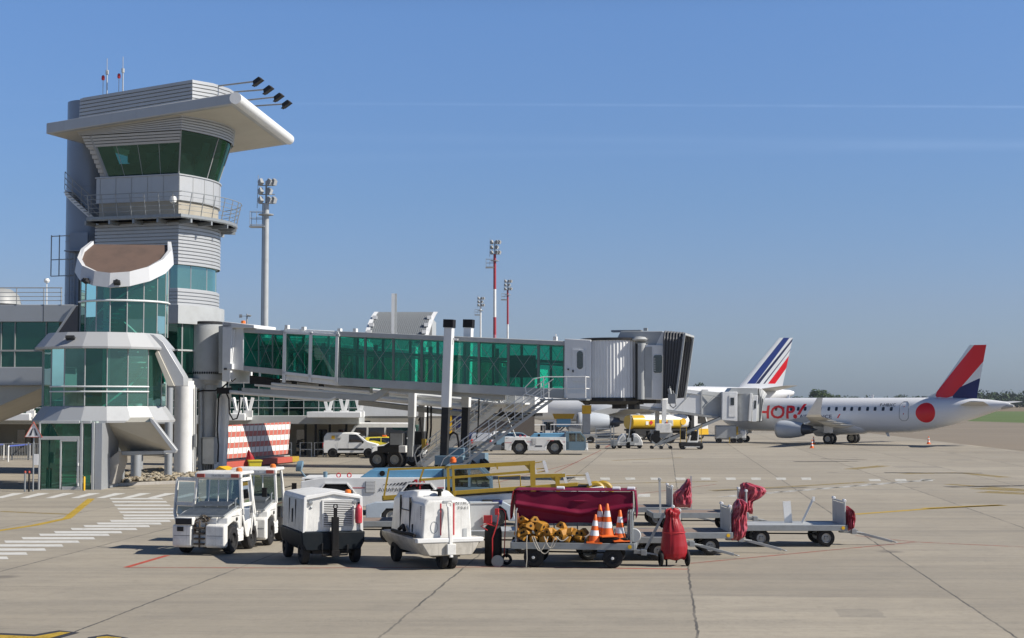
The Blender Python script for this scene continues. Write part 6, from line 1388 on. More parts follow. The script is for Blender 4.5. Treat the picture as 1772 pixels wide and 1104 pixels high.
from mathutils import noise as _nz
def crumple(b, c, size, seed=0, n=(56, 34), fold=.16, pinch=.0):
    """a bunched bundle of sheeting: sharp hanging creases over a lumpy closed surface"""
    rnd = random.Random(seed); ph = [rnd.uniform(0, 6.28) for _ in range(8)]; rings = []; off = Vector((seed * 3.7, seed * 1.3, 0))
    for j in range(n[1] + 1):
        v = j / n[1]; z = (v - .5) * size[2]; e = (1 - abs(2 * v - 1) ** 3.4) ** .5 * (1 - pinch * v); r_ = []
        for i in range(n[0]):
            q = 2 * math.pi * i / n[0]; d = Vector((math.cos(q), math.sin(q), v * 1.1)) + off
            lump = _nz.noise(d * 1.3) * 1.3; cre = 1 - abs(_nz.noise(Vector((d.x * 3.2, d.y * 3.2, d.z * 1.5)))) * 2.4; fine = 1 - abs(_nz.noise(Vector((d.x * 7, d.y * 7, d.z * 3.4)))) * 2.2
            f = 1 + fold * (1.5 * lump + .95 * cre + .45 * fine - .7)
            r_.append(Vector(c) + Vector((size[0] / 2 * e * f * math.cos(q) + .06 * math.sin(5 * v + ph[3]) * size[0], size[1] / 2 * e * f * math.sin(q), z + .05 * size[2] * lump)))
        rings.append(r_)
    b.loft(rings)
def draped(b, y0, ty, outline, seed=0, n=52, m=30, fold=.3):
    """hanging gathered sheeting: outline = (height, left, right) seen from the side, creased in depth"""
    off = Vector((seed * 2.3, seed * 5.1, 0)); rings = []; zs = [o[0] for o in outline]
    for j in range(m + 1):
        z = zs[0] + (zs[-1] - zs[0]) * j / m
        for (z0, l0, r0_), (z1, l1, r1_) in zip(outline, outline[1:]):
            if z0 <= z <= z1 + 1e-6: t = (z - z0) / (z1 - z0); l, r = l0 + (l1 - l0) * t, r0_ + (r1_ - r0_) * t; break
        c, w = (l + r) / 2, (r - l) / 2; ring_ = []
        e = min(1, .35 + 6 * min(j, m - j) / m)
        for i in range(n):
            q = 2 * math.pi * i / n; x = math.cos(q); d = Vector((x * 2.2 + .8 * z, math.sin(q) * 1.2, z * 1.1)) + off
            cre = abs(_nz.noise(Vector((d.x * 2.2, d.y * 2, d.z * .9)))) * 2 - .55; fine = abs(_nz.noise(Vector((d.x * 5, d.y * 4, d.z * 2.4 + 9)))) * 2 - .5
            k = 1 + fold * (cre + .5 * fine); ring_.append(Vector((c + w * x * (1 + .10 * fine), y0 + ty * e * math.sin(q) * k, z + .05 * _nz.noise(d * 1.7))))
        rings.append(ring_)
    b.loft(rings)
def plat_cart(label, px, py, yaw, bundle=0, L=3.0, plank='wood'):
    """placed by the ground contact of its near right wheel"""
    g = G(px, py); c = Vector((math.cos(yaw), math.sin(yaw), 0)); n = Vector((-c.y, c.x, 0))
    t = thing('baggage_cart', label, 'baggage cart', g - c * .92 + n * .61, yaw, 'flat baggage carts standing behind the maroon one')
    cart_base(t, L, plank=plank)
    if bundle:
        b = MB(); draped(b, -.45, .34, [(.40, 1.52, 1.72), (.50, 1.47, 1.86), (.72, 1.46, 1.94), (.98, 1.46, 1.93), (1.12, 1.55, 1.92), (1.2, 1.56, 1.97), (1.38, 1.62, 1.95), (1.47, 1.68, 1.80)], bundle); b.build('bundled_cover', M['pinkvinyl'], t, angle=50)
    return t
plat_cart('flat grey baggage cart beside the red covered extinguisher, end panel hidden by it', 1140, 970, R(1), 0)
plat_cart('flat baggage cart with a tall red bundle on its end, second from the front', 1229, 961, R(2), 11)
tD = plat_cart('rightmost flat baggage cart, grey deck, short red bundle beyond its end panel', 1429, 946, R(1), 0, plank='light_grey')
b = MB(); draped(b, -.35, .45, [(.46, 1.53, 1.62), (.55, 1.5, 1.76), (.8, 1.5, 1.80), (1.0, 1.5, 1.76), (1.12, 1.5, 1.62)], 23); b.build('bundled_cover', M['pinkvinyl'], tD, angle=50)
b = MB(); b.bar((.05, .3, .6), (.0, .3, 1.22), .22, .05); b.bar((.42, .2, .62), (.72, .1, 1.28), .06, .06); b.box((.74, .1, 1.3), (.07, .07, .12)); b.build('folded_side_rail', M['white'], tD)
tE = plat_cart('flat baggage cart behind, whose red bundle droops like a flower above the deck', 1262, 921, R(2), 0)
b = MB(); draped(b, -.3, .30, [(.56, 1.40, 1.72), (.8, 1.38, 1.70), (.95, 1.32, 1.74), (1.08, 1.30, 2.02), (1.25, 1.30, 2.16), (1.38, 1.36, 2.08), (1.46, 1.34, 1.80), (1.52, 1.42, 1.62)], 41, fold=.42); b.build('bundled_cover', M['pinkvinyl'], tE, angle=50)
b = MB(); b.bar((-1.25, -.6, .6), (-1.27, -.6, 1.62), .06, .06); b.lathe([(.04, -.05), (.05, -.04), (.05, .04), (.04, .05)], (-1.27, -.6, 1.66), 'Y', 10); b.build('stake', M['light_grey'], tE)
tF = plat_cart('farthest flat baggage cart, with a wide red bundle leaning between two end posts', 1135, 910, R(1), 0)
b = MB(); draped(b, -.3, .28, [(.60, 1.52, 2.12), (.75, 1.50, 2.15), (1.05, 1.55, 2.14), (1.2, 1.76, 2.13), (1.4, 1.92, 2.12), (1.52, 2.0, 2.10)], 51, fold=.40); b.build('bundled_cover', M['pinkvinyl'], tF, angle=50)
b = MB(); b.bar((2.15, -.2, .5), (2.15, -.2, 1.62), .05, .05); b.bar((1.5, -.2, .52), (2.15, -.2, .52), .06, .06); b.build('end_post', M['light_grey'], tF)
plat_cart('flat baggage cart with brown plank deck glimpsed between the two white power units', 672, 938, R(1), 0)
plat_cart('flat baggage cart hidden behind the maroon cart and the rounded power unit', 905, 958, R(2), 0, plank='light_grey')
# cart with the maroon cover
gA = G(1062, 983); yA = R(-7); cA = Vector((math.cos(yA), math.sin(yA), 0)); nA = Vector((-cA.y, cA.x, 0))
cartA = thing('covered_baggage_cart', 'baggage cart with a maroon cover rolled half down, carrying chocks and traffic cones', 'baggage cart', gA - cA * 1.0 + nA * .61, yA)
cart_base(cartA, 3.05, 1.55, .60, handle_up=True, panel=False, plank='dark', wb=.98, hub='dark')
b = MB()
for x in (-1.42, 1.42):
    for y in (-.38, .72): b.tube([(x, y, .6), (x, y, 1.78), (x * .99, y * .96, 1.84)], .024, 6)
    b.tube([(x, -.38, 1.83), (x, .72, 1.83)], .024, 6); b.tube([(x, -.70, .6), (x, -.70, 1.38), (x, -.4, 1.45)], .022, 6)
for y in (-.34, .72): b.tube([(-1.42, y, 1.83), (1.42, y, 1.83)], .024, 6)
for x in (-.6, .0, .6): b.tube([(x, .72, .6), (x, .72, 1.83)], .018, 6)
for x in (1.36, 1.46): b.tube([(x, -.62, .66), (x, -.62, 1.35), (x + .02, -.5, 1.44), (x + .02, -.38, 1.35), (x, -.38, .66)], .022, 6)
b.build('hoop_frame', M['galv'], cartA)
b = MB(); b.bx(1.40, 1.44, -.66, .66, .62, 1.2); b.lathe([(.16, -.03), (.18, 0), (.16, .03)], (1.5, -.55, .80), 'Y', 16); b.build('end_gate', M['light_grey'], cartA)
b = MB(); b.bx(-1.42, -1.38, -.68, .68, .62, 1.32); b.build('end_board', paint('brown_board', (.26, .12, .07), .6, dirt=.3), cartA)
def cloth(f, nu, nv, name, m, parent, thick=.012):
    b = MB(); b.add([f(i / nu, j / nv) for j in range(nv + 1) for i in range(nu + 1)], [(j * (nu + 1) + i, j * (nu + 1) + i + 1, (j + 1) * (nu + 1) + i + 1, (j + 1) * (nu + 1) + i) for j in range(nv) for i in range(nu)])
    return b.build(name, m, parent, solid=thick, angle=80)
def sag(u, v):                                                     # rear curtain: hangs from the eave, gathered into swags lower down
    x = -1.47 + 2.94 * u; s = math.sin(math.pi * u); z = 1.86 - v * .74 - .02 * math.sin(9 * u) * v
    z += -.06 * s * max(0, v - .35) * 1.2; y = -.40 - .04 * math.sin(v * 3.1) - .014 * math.sin(23 * u + 5 * v)
    k = 14 * (v + .55 * abs(u - .55) - .15); y -= .09 * max(0, math.sin(k)) ** 1.5 * (v > .32) * (1 - .3 * math.sin(11 * u)); return Vector((x, y, z))
cloth(sag, 70, 40, 'hanging_curtain', M['maroon'], cartA)
cloth(lambda u, v: Vector((-1.5 + 3.02 * u, -.44 + 1.22 * v, 1.885 + .025 * math.sin(math.pi * v) - .018 * math.sin(u * math.pi * 5) ** 2 * math.sin(math.pi * v))), 40, 12, 'roof_cover', M['maroon'], cartA)
cloth(lambda u, v: Vector((-1.5 - .08 * v - .04 * math.sin(9 * u + 3 * v), -.46 + .5 * u, 1.87 - .72 * v * (1 - .55 * u))), 10, 12, 'side_flap', M['redcover'], cartA)
cloth(lambda u, v: Vector((1.51 + .05 * v + .02 * math.sin(9 * u + 3 * v), -.46 + .75 * u, 1.87 - .62 * v * (1 - .3 * u) - .1 * math.sin(6 * u) * v)), 10, 12, 'side_flap', M['maroon'], cartA)
for x in (-.35, 1.05, 1.42): b = MB(); b.lathe([(.035, -.1), (.05, -.09), (.05, .09), (.035, .1)], (x, -.2, 1.93), 'X', 10); b.build('roller_end', M['reflector'], cartA)
mA = mw(cartA)
# chocks heaped on the deck: hollow ochre rubber blocks
def chock(loc, rot, s, label):
    o = MB(); w = .13 * s; P = [(-.15, -.10), (.15, -.10), (.16, -.02), (.06, .11), (-.06, .11), (-.16, -.02)]
    o.prism([(x * s, -w, z * s) for x, z in P], (0, 2 * w, 0)); 
    c = o.build('wheel_chock', M['chock'], None, bevel=.012 * s); c.location = loc; c.rotation_euler = rot
    h = MB(); h.lathe([(.045 * s, -w - .003), (.045 * s, w + .003)], (0, 0, 0), 'Y', 12); hh = h.build('hole', M['black'], c); return tag(c, label, 'wheel chock', 'ochre wheel chocks heaped on the maroon cart')
rnd = random.Random(5); k = 0
spots = [(-1.25, -.62, 0), (-1.0, -.64, 0), (-.72, -.62, 0), (-.42, -.62, 0), (-.12, -.6, 0), (.16, -.62, 0), (.42, -.6, 0), (.66, -.6, 0), (-1.2, -.4, 0), (-.9, -.4, 0), (-.55, -.4, 0), (-.2, -.38, 0), (.12, -.36, 0), (.5, -.35, 0), (-1.15, -.58, 1), (-.88, -.55, 1), (-.52, -.56, 1), (-.1, -.52, 1), (.2, -.5, 1), (-1.22, -.5, 2), (-.72, -.48, 2), (-.3, -.5, 2), (-1.0, -.45, 2), (-1.1, -.6, 2), (-.8, -.6, 2), (-.6, -.62, 1), (-.3, -.6, 1), (0.05, -.58, 1), (-1.3, -.6, 1), (-1.22, -.56, 3), (-.95, -.52, 3)]
for x, y, l in spots:
    p = mA @ Vector((x + rnd.uniform(-.04, .04), y + rnd.uniform(-.03, .03), 0.70 + l * .15 + rnd.uniform(0, .03)))
    chock(p, (rnd.uniform(-.5, .5), rnd.uniform(-.7, .7), rnd.uniform(-1.2, 1.2)), rnd.uniform(.66, .84), 'ochre rubber wheel chock in the heap on the maroon covered cart')
rp = thing('chock_rope', 'pale rope loops hanging from the chocks over the edge of the maroon cart', 'rope', mA @ Vector((-.7, -.85, .5)), yA)
b = MB()
for x0, x1, dz in ((-.3, .1, .35), (-.25, .28, .42), (.0, .35, .28), (.3, .6, .1)):
    b.tube([(x0 + (x1 - x0) * i / 10, -.02 - .05 * math.sin(math.pi * i / 10), .28 - dz * math.sin(math.pi * i / 10)) for i in range(11)], .012, 5)
b.tube([(-.42, -.02, .3), (-.43, -.06, .1), (-.42, -.07, -.25), (-.44, -.06, -.47)], .012, 5); b.build('loop', M['rope'], rp)
def cone(loc, s, label, tilt=(0, 0, 0), group=None, base=True):
    t = thing('traffic_cone', label, 'traffic cone', loc, 0, group); t.rotation_euler = tilt
    prof = lambda z: .165 - .135 * z / .75
    b = MB()
    if base: b.box((0, 0, .015), (.42, .42, .03))
    b.lathe([(.19, .03), (.165, .05), (prof(.20), .20)], n=20, caps=False); b.lathe([(prof(.34), .34), (prof(.46), .46)], n=20, caps=False); b.lathe([(prof(.60), .60), (prof(.75), .75), (.018, .765), (.0, .765)], n=20, caps=False); o = b.build('body', M['orange'], t)
    b = MB(); b.lathe([(prof(.20) + .002, .20), (prof(.34) + .002, .34)], n=20, caps=False); b.build('reflective_band', M['reflector'], t); b = MB(); b.lathe([(prof(.46) + .002, .46), (prof(.60) + .002, .60)], n=20, caps=False); b.build('reflective_band', M['reflector'], t)
    t.scale = (s, s, s); return t
GC = 'cones standing on the maroon cart'
cone(mA @ Vector((.52, -.70, .62)), .92, 'tilted traffic cone standing frontmost of the four on the maroon cart', (0, .06, 0), GC)
cone(mA @ Vector((.84, -.60, .78)), 1.05, 'tallest traffic cone, stacked on another, on the maroon cart', (.02, 0, .3), GC)
cone(mA @ Vector((.66, -.52, .80)), .98, 'traffic cone half hidden behind the tallest cone on the maroon cart', (0, 0, 0), GC)
cone(mA @ Vector((1.16, -.58, .66)), 1.0, 'traffic cone at the right end of the maroon cart', (0, 0, .2), GC)
b = MB(); b.bx(.45, 1.36, -.74, .3, .62, .76); sb = b.build('base_stack', M['black'], cartA, bevel=.03)
# ---- extinguisher trolley under a red hood ----------------------------------
g = G(1168, 981); rd = thing('covered_extinguisher', 'wheeled extinguisher under a tied red vinyl hood standing alone on the apron', 'extinguisher trolley', g + Vector((0, .2, 0)), R(8))
b = MB(); rings = []
NH = 72
for j in range(46):
    z = .17 + (1.40 - .17) * j / 45; tab = ((.17, .24), (.21, .31), (.32, .335), (.5, .33), (.72, .295), (.92, .25), (1.06, .205), (1.16, .165), (1.22, .145), (1.27, .15), (1.33, .175), (1.38, .15), (1.40, .06))
    for (za, ra), (zb, rb) in zip(tab, tab[1:]):
        if za <= z <= zb + 1e-6: r = ra + (rb - ra) * (z - za) / (zb - za); break
    up = max(0, min(1, (z - .75) / .45)); rg = []
    for i in range(NH):
        q = 2 * math.pi * i / NH; cx, sx_ = math.cos(q), math.sin(q)
        k1 = 1 - abs(_nz.noise(Vector((cx * 2.4, sx_ * 2.4, z * .7 + 4)))) * 2.4; k2 = 1 - abs(_nz.noise(Vector((cx * 5.5, sx_ * 5.5, z * 1.1 + 9)))) * 2.2; k3 = _nz.noise(Vector((cx * 1.3, sx_ * 1.3, z * 3)))
        f = 1 + (.035 + .20 * up) * (k1 - .35) + (.015 + .10 * up) * (k2 - .4) + .05 * k3
        ear = .05 * up * math.sin(2 * q + .5) if z > 1.2 else 0
        rg.append(Vector((r * 1.02 * f * cx - .04 * up, r * .75 * f * sx_, z + ear + (.02 * math.sin(5 * q) if j < 3 else 0))))
    rings.append(rg)
b.loft(rings); b.build('vinyl_hood', M['redcover'], rd, angle=45)
b = MB(); b.lathe([(.325, .0), (.33, .012), (.325, .024)], (0, 0, .83), n=30, caps=False)
for v in range(len(b.v)): b.v[v].y *= .72; b.v[v].x *= .9
b.build('strap', M['red'], rd)
for x in (-.34, .34): b = MB(); tyre(b, (0, 0, 0), .20, .07, 20); o = b.build('wheel', M['rubber'], rd); o.location = (x, 0, .20); o.rotation_euler.z = math.pi / 2
b = MB(); b.tube([(-.22, -.1, .3), (-.22, -.12, .02)], .025, 6); b.tube([(.05, -.16, .22), (.0, -.2, .1)], .02, 6); b.tube([(.3, -.1, .42), (.32, -.1, .1)], .03, 6); b.build('prop_leg', M['black'], rd)

# ---- pushback tugs ----------------------------------------------------------
def tug(label, loc, rz, sx=1.0):
    t = thing('pushback_tug', label, 'aircraft tug', loc, rz, 'blue and white pushback tugs')
    X = lambda x: x * sx; w = M['white']; arches = (-1.95, .78)
    prof = [(-3.1, .42), (-3.1, 1.22), (-2.4, 1.36), (1.62, 1.36), (1.62, .32)]
    for ac in reversed(arches): prof += [(ac + .72, .32), (ac + .68, .72), (ac + .36, 1.16), (ac - .36, 1.16), (ac - .68, .72), (ac - .72, .32)]
    prof += [(-2.9, .32)]
    for s in (-1, 1):
        b = MB(); b.xz([(X(x), z) for x, z in prof], s * 1.25, s * 1.05); bo = b.build('side_body', w, t, bevel=.02, smooth=False)
        b = MB()
        for x0, x1 in ((-3.08, arches[0] - .62), (arches[0] + .55, arches[0] + .95), (arches[1] + .6, 1.6)): b.bx(X(x0), X(x1), s * 1.252, s * 1.258, .98 if x0 > -3 else .92, 1.01 if x0 > -3 else .95)
        b.build('red_line', M['red'], bo)
        for ac in arches:
            b = MB()
            for p, q in zip([(ac + .72, .32), (ac + .68, .72), (ac + .36, 1.16), (ac - .36, 1.16), (ac - .68, .72)], [(ac + .68, .72), (ac + .36, 1.16), (ac - .36, 1.16), (ac - .68, .72), (ac - .72, .32)]): b.bar((X(p[0]), s * 1.22, p[1]), (X(q[0]), s * 1.22, q[1]), .14, .05)
            b.build('arch_lip', w, bo)
    b = MB(); b.bx(X(-3.0), X(1.6), -1.05, 1.05, .40, 1.30); b.build('frame', M['black'], t)
    b = MB(); b.bx(X(-3.1), X(1.62), -1.05, 1.05, 1.28, 1.35); b.xz([(X(-3.12), .38), (X(-3.12), 1.22), (X(-3.0), 1.26), (X(-3.0), .38)], -1.05, 1.05); b.build('deck_plate', w, t)
    b = MB(); b.xz([(X(-1.2), 1.35), (X(-.85), 1.62), (X(1.55), 1.66), (X(1.55), 1.35)], -1.0, 1.0); hd = b.build('engine_hood', M['blue'], t, bevel=.03)
    b = MB(); b.lathe([(.0, 0), (.1, 0), (.1, .02), (0, .03)], (X(-.45), -1.0, 1.5), ((1, 0, 0), (0, 0, 1), (0, -1, 0)), 16); b.build('filler_cap', M['black'], hd)
    b = MB(); cp = [(1.62, .40), (1.62, 1.70), (2.75, 1.70), (3.12, 1.30), (3.15, .55), (3.05, .38)]
    for s in (-1, 1):
        y0, y1 = s * 1.22, s * 1.14
        for p, q in zip(cp, cp[1:] + cp[:1]): b.bar((X(p[0]), s * 1.18, p[1]), (X(q[0]), s * 1.18, q[1]), .09, .09)
        b.xz([(X(1.62), .40), (X(1.62), 1.02), (X(3.1), 1.02), (X(3.15), .55), (X(3.05), .38)], y0, y1); b.bx(X(1.62), X(1.86), min(y0, y1), max(y0, y1), .4, 1.70); b.bx(X(2.38), X(2.46), min(y0, y1), max(y0, y1), 1.0, 1.66)
    b.bx(X(1.62), X(2.8), -1.2, 1.2, 1.66, 1.74); b.xz([(X(3.05), .38), (X(3.15), .55), (X(3.12), 1.02), (X(3.02), 1.02)], -1.2, 1.2); b.build('cab', M['blue_grey'], t, bevel=.02)
    for s in (-1, 1): pane(t, 'cab_window', [(X(1.86), s * 1.19, 1.04), (X(2.4), s * 1.19, 1.04), (X(2.4), s * 1.19, 1.64), (X(1.86), s * 1.19, 1.64)]); pane(t, 'cab_window', [(X(2.46), s * 1.19, 1.04), (X(3.08), s * 1.19, 1.04), (X(3.08), s * 1.19, 1.3), (X(2.74), s * 1.19, 1.64), (X(2.46), s * 1.19, 1.64)])
    pane(t, 'windscreen', [(X(3.10), -1.12, 1.02), (X(3.10), 1.12, 1.02), (X(3.1), 1.12, 1.3), (X(2.76), 1.12, 1.66), (X(2.76), -1.12, 1.66), (X(3.1), -1.12, 1.3)])
    b = MB(); b.box((X(2.2), -.5, .9), (.5, .5, .5)); b.box((X(2.0), -.5, 1.3), (.14, .5, .5)); b.box((X(2.9), 0, .9), (.2, 1.8, .4)); b.tube([(X(2.7), -.5, 1.0), (X(2.6), -.5, 1.3)], .03, 6); b.build('cab_seat', M['seat'], t, bevel=.03)
    b = MB(); b.bx(X(3.12), X(3.3), -1.15, 1.15, .34, .52); b.bx(X(3.16), X(3.34), -.95, -.75, .3, .9); b.build('bumper', M['white'], t, bevel=.02)
    b = MB(); b.bx(X(-3.55), X(-3.1), -.4, .4, .45, .62); b.bx(X(-3.7), X(-3.4), -.3, .3, .4, .75); b.tube([(X(-4.4), -.1, .45), (X(-3.6), 0, .55)], .06, 8); b.build('tow_hitch', M['galv'], t)
    for x, s in ((-1.95, 1), (.78, 1)):
        for y in (-.98, .98): wheel(t, X(x), y, .58, .38, rimmat='hub')
    for x in (-1.9, -1.55, .98):
        b = MB(); b.tube([(X(x) + .07 * math.cos(q), -.9, 1.43 + .08 * math.sin(q)) for q in [2 * math.pi * i / 12 for i in range(12)]], .02, 6, closed=True); b.tube([(X(x), -.9, 1.3), (X(x), -.9, 1.36)], .03, 6); b.build('lifting_eye', M['red'], t)
    b = MB(); b.lathe([(.07, 0), (.08, .14), (.08, .2), (0, .22)], (X(-2.35), -.8, 1.35), n=12); b.build('vent_pipe', M['blue_grey'], t)
    s = -1; b = MB(); b.bx(X(-.98), X(-.66), -1.275, -1.255, .82, 1.24); v = b.build('side_vent', M['grey'], t)
    b = MB()
    for i in range(8): b.bx(X(-.96), X(-.68), -1.29, -1.275, .84 + i * .05, .87 + i * .05)
    b.build('vent_slats', w, v)
    return t
gt = W(685, 695, 54.5); gt.z = 0
tugA = tug('large white and blue pushback tug lettered AVIAPARTNER behind the yellow railed belt loader', gt + Vector((0, 1.2, 0)), R(0), 1.10)
sign_text('AVIAPARTNER', .20, lambda x, y: (.08 + x * 1.06, -1.262, .86 + y), M['text_dark'], tugA, spacing=1.02)
b = MB(); y = -1.262
def strip(pts): b.add([(x, y, z) for x, z in pts], [tuple(range(len(pts)))])
for i in range(9): x = -.45 + i * .115; h = .03 + i * .014; strip([(x, 1.09), (x + .05 + i * .006, 1.09), (x + .05 + i * .006 + h, 1.09 + h), (x + h, 1.09 + h)])
b.build('speed_strokes', M['text_dark'], tugA, smooth=False)
b = MB()
strip([(.52, 1.05), (.58, 1.05), (.70, 1.24), (.70, 1.30)]); strip([(.70, 1.30), (.70, 1.22), (.75, 1.22), (.75, 1.30)]); strip([(.74, 1.30), (.80, 1.30), (.80, 1.05), (.74, 1.05)]); strip([(.60, 1.12), (.74, 1.12), (.74, 1.16), (.62, 1.16)])
strip([(.86, 1.30), (.92, 1.30), (.92, .93), (.86, .93)]); strip([(.92, 1.30), (1.02, 1.28), (1.00, 1.24), (.92, 1.255)]); strip([(1.02, 1.28), (1.08, 1.18), (1.03, 1.16), (1.0, 1.24)]); strip([(1.08, 1.18), (.96, 1.08), (.92, 1.08), (.92, 1.12), (1.03, 1.16)])
b.build('company_mark', M['red'], tugA, smooth=False)
b = MB(); b.bx(.1, .75, -1.275, -1.255, .52, .66); b.build('number_plate', M['text_dark'], tugA)
b = MB(); p = Vector((-3.55, -.6, 1.75)); b.lathe([(.12, -.12), (.2, -.1), (.21, .08), (.15, .12), (0, .13)], p, ((0, .9, .3), (.2, -.3, .9), (1, 0, 0)), 18); b.tube([p + Vector((.05, 0, -.18)), p + Vector((.3, 0, -.5))], .03, 6); b.build('work_lamp', M['blue_grey'], tugA)
g = G(947, 787); tugB = tug('white and blue pushback tug with pale wheel hubs standing mid apron under the jet bridge', g + Vector((-.15, 1.2, 0)), R(-2))
b = MB(); y = -1.262; strip([(.1, 1.10), (.5, 1.13), (.5, 1.17)]); strip([(.2, 1.05), (.7, 1.07), (.75, 1.22), (.6, 1.12)]); b.build('company_mark', M['red'], tugB, smooth=False)
b = MB(); b.bx(-.75, -.2, -1.262, -1.255, .62, .72); b.build('number_plate', M['text_dark'], tugB)
b = MB(); b.xz([(-5.3, .32), (-5.3, .75), (-3.4, .75), (-3.4, .32)], -.5, -.44)
for x in (-5.1, -4.6, -4.1): b.bar((x, -.5, .35), (x + .4, -.5, .75), .06, .06)
b.tube([(-5.3, -.2, .5), (-3.5, -.1, .5)], .09, 8); wb_ = b.build('tow_bar', M['light_grey'], tugB)
# ---- belt loader ------------------------------------------------------------
LB, ql = frame_thing('belt_loader', 'white belt loader with long yellow guard rails behind the white power units', 'belt loader', 800, 50.2, (1, .02))
b = MB(); P = [(633, 905), (633, 874), (650, 869), (870, 868), (885, 876), (893, 902), (880, 902), (876, 884), (866, 876), (846, 876), (836, 886), (834, 903), (702, 905), (698, 888), (690, 880), (668, 880), (660, 889), (658, 905)]
poly(b, ql, P, -.95, .3); poly(b, ql, P, .7, .3); b.build('chassis', M['blue_white'] if 'blue_white' in M else M['light_grey'], LB, bevel=.02, smooth=False)
b = MB(); poly(b, ql, [(640, 903), (640, 874), (880, 874), (886, 900)], -.6, 1.2); b.build('underframe', M['dark'], LB)
for px in (679, 856):
    p = ql(px, 905, -.8)
    for y in (-.8, .75): wheel(LB, p.x, y, .36, .25)
b = MB(); poly(b, ql, [(690, 867), (1020, 844), (1044, 841), (1048, 851), (1020, 857), (900, 871), (745, 881)], -.42, .84); b.build('conveyor_boom', M['white'], LB, bevel=.02)
b = MB(); poly(b, ql, [(662, 864), (1040, 838), (1040, 841), (662, 867)], -.36, .72); b.build('belt', M['rubber'], LB)
for d in (-.52, .44): b = MB(); poly(b, ql, [(661, 858), (1000, 835), (1000, 841), (661, 866)], d, .07); b.build('boom_edge', M['yellow'], LB, bevel=.01)
for d in (-.52, .52):
    b = MB()
    for p, q, w, h in (((672, 812), (780, 808.5), .07, .075), ((780, 808.5), (926, 800.5), .07, .13), ((726, 830.5), (924, 815.5), .06, .08), ((920, 824), (978, 822.5), .07, .12), ((664, 862), (673, 811), .06, .06), ((726, 832), (734, 809), .06, .06)): b.bar(ql(*p, d), ql(*q, d), w, h)
    for x, y0, y1, w in ((777, 806, 862, .09), (786, 806, 862, .08), (923, 800, 856, .17), (966, 824, 852, .14), (861, 802, 812, .05)): b.bar(ql(x, y1, d), ql(x - 2, y0, d), w, .08)
    poly(b, ql, [(906, 803), (926, 801), (920, 818)], d - .02, .04); poly(b, ql, [(952, 826), (974, 824), (964, 836)], d - .02, .04)
    b.build('guard_rail', M['yellow'], LB)
for x0, y0, x1, y1 in ((928, 822, 922, 800), (947, 818, 941, 797), (981, 840, 975, 818), (1022, 840, 1015, 818)):
    b = MB(); b.bar(ql(x0, y0, -.4), ql(x1, y1, -.4), .10, .06); b.build('bumper_post', M['reflector'], LB)
b = MB()
for ya, yb in ((801, 798), (812, 810), (818, 815)): b.tube([ql(924, ya, -.4), ql(945, yb, -.4)], .015, 5)
for ya, yb in ((823, 822), (836, 838)): b.tube([ql(977, ya, -.4), ql(1019, yb, -.4)], .015, 5)
b.build('cross_rail', M['yellow'], LB)
b = MB(); p = ql(1030, 851, -.3)
for dx in (0, .28): b.tube([(p.x + dx + .27 * math.cos(q), p.y + dx, p.z + .27 * math.sin(q)) for q in [2 * math.pi * i / 24 for i in range(24)]], .09, 10, closed=True)
b.build('nose_buffer', M['yellow'], LB)
b = MB(); poly(b, ql, [(760, 884), (830, 878), (830, 890), (760, 896)], -.9, .5); b.box(ql(850, 874, -.6), (.6, .5, .35)); b.build('drive_box', M['dark'], LB, bevel=.02); b = MB(); b.box(ql(861, 870, -.8), (.35, .3, .16)); b.build('tool_bag', M['blueprint'], LB, bevel=.03)
b = MB(); p = ql(784, 801, -.52); b.lathe([(.07, 0), (.11, .03), (.10, .14), (.04, .2)], p, n=12); b.build('beacon', M['orange'], LB)
b = MB(); p = ql(733, 883, -.6); b.box(p, (.9, .3, .24)); b.build('bonnet', M['white'], LB, bevel=.04)
b = MB(); b.tube([ql(865, 845, .3), ql(862, 825, .3), ql(900, 823, .3), ql(901, 843, .3)], .025, 6); b.build('hand_rail', M['yellow'], LB)
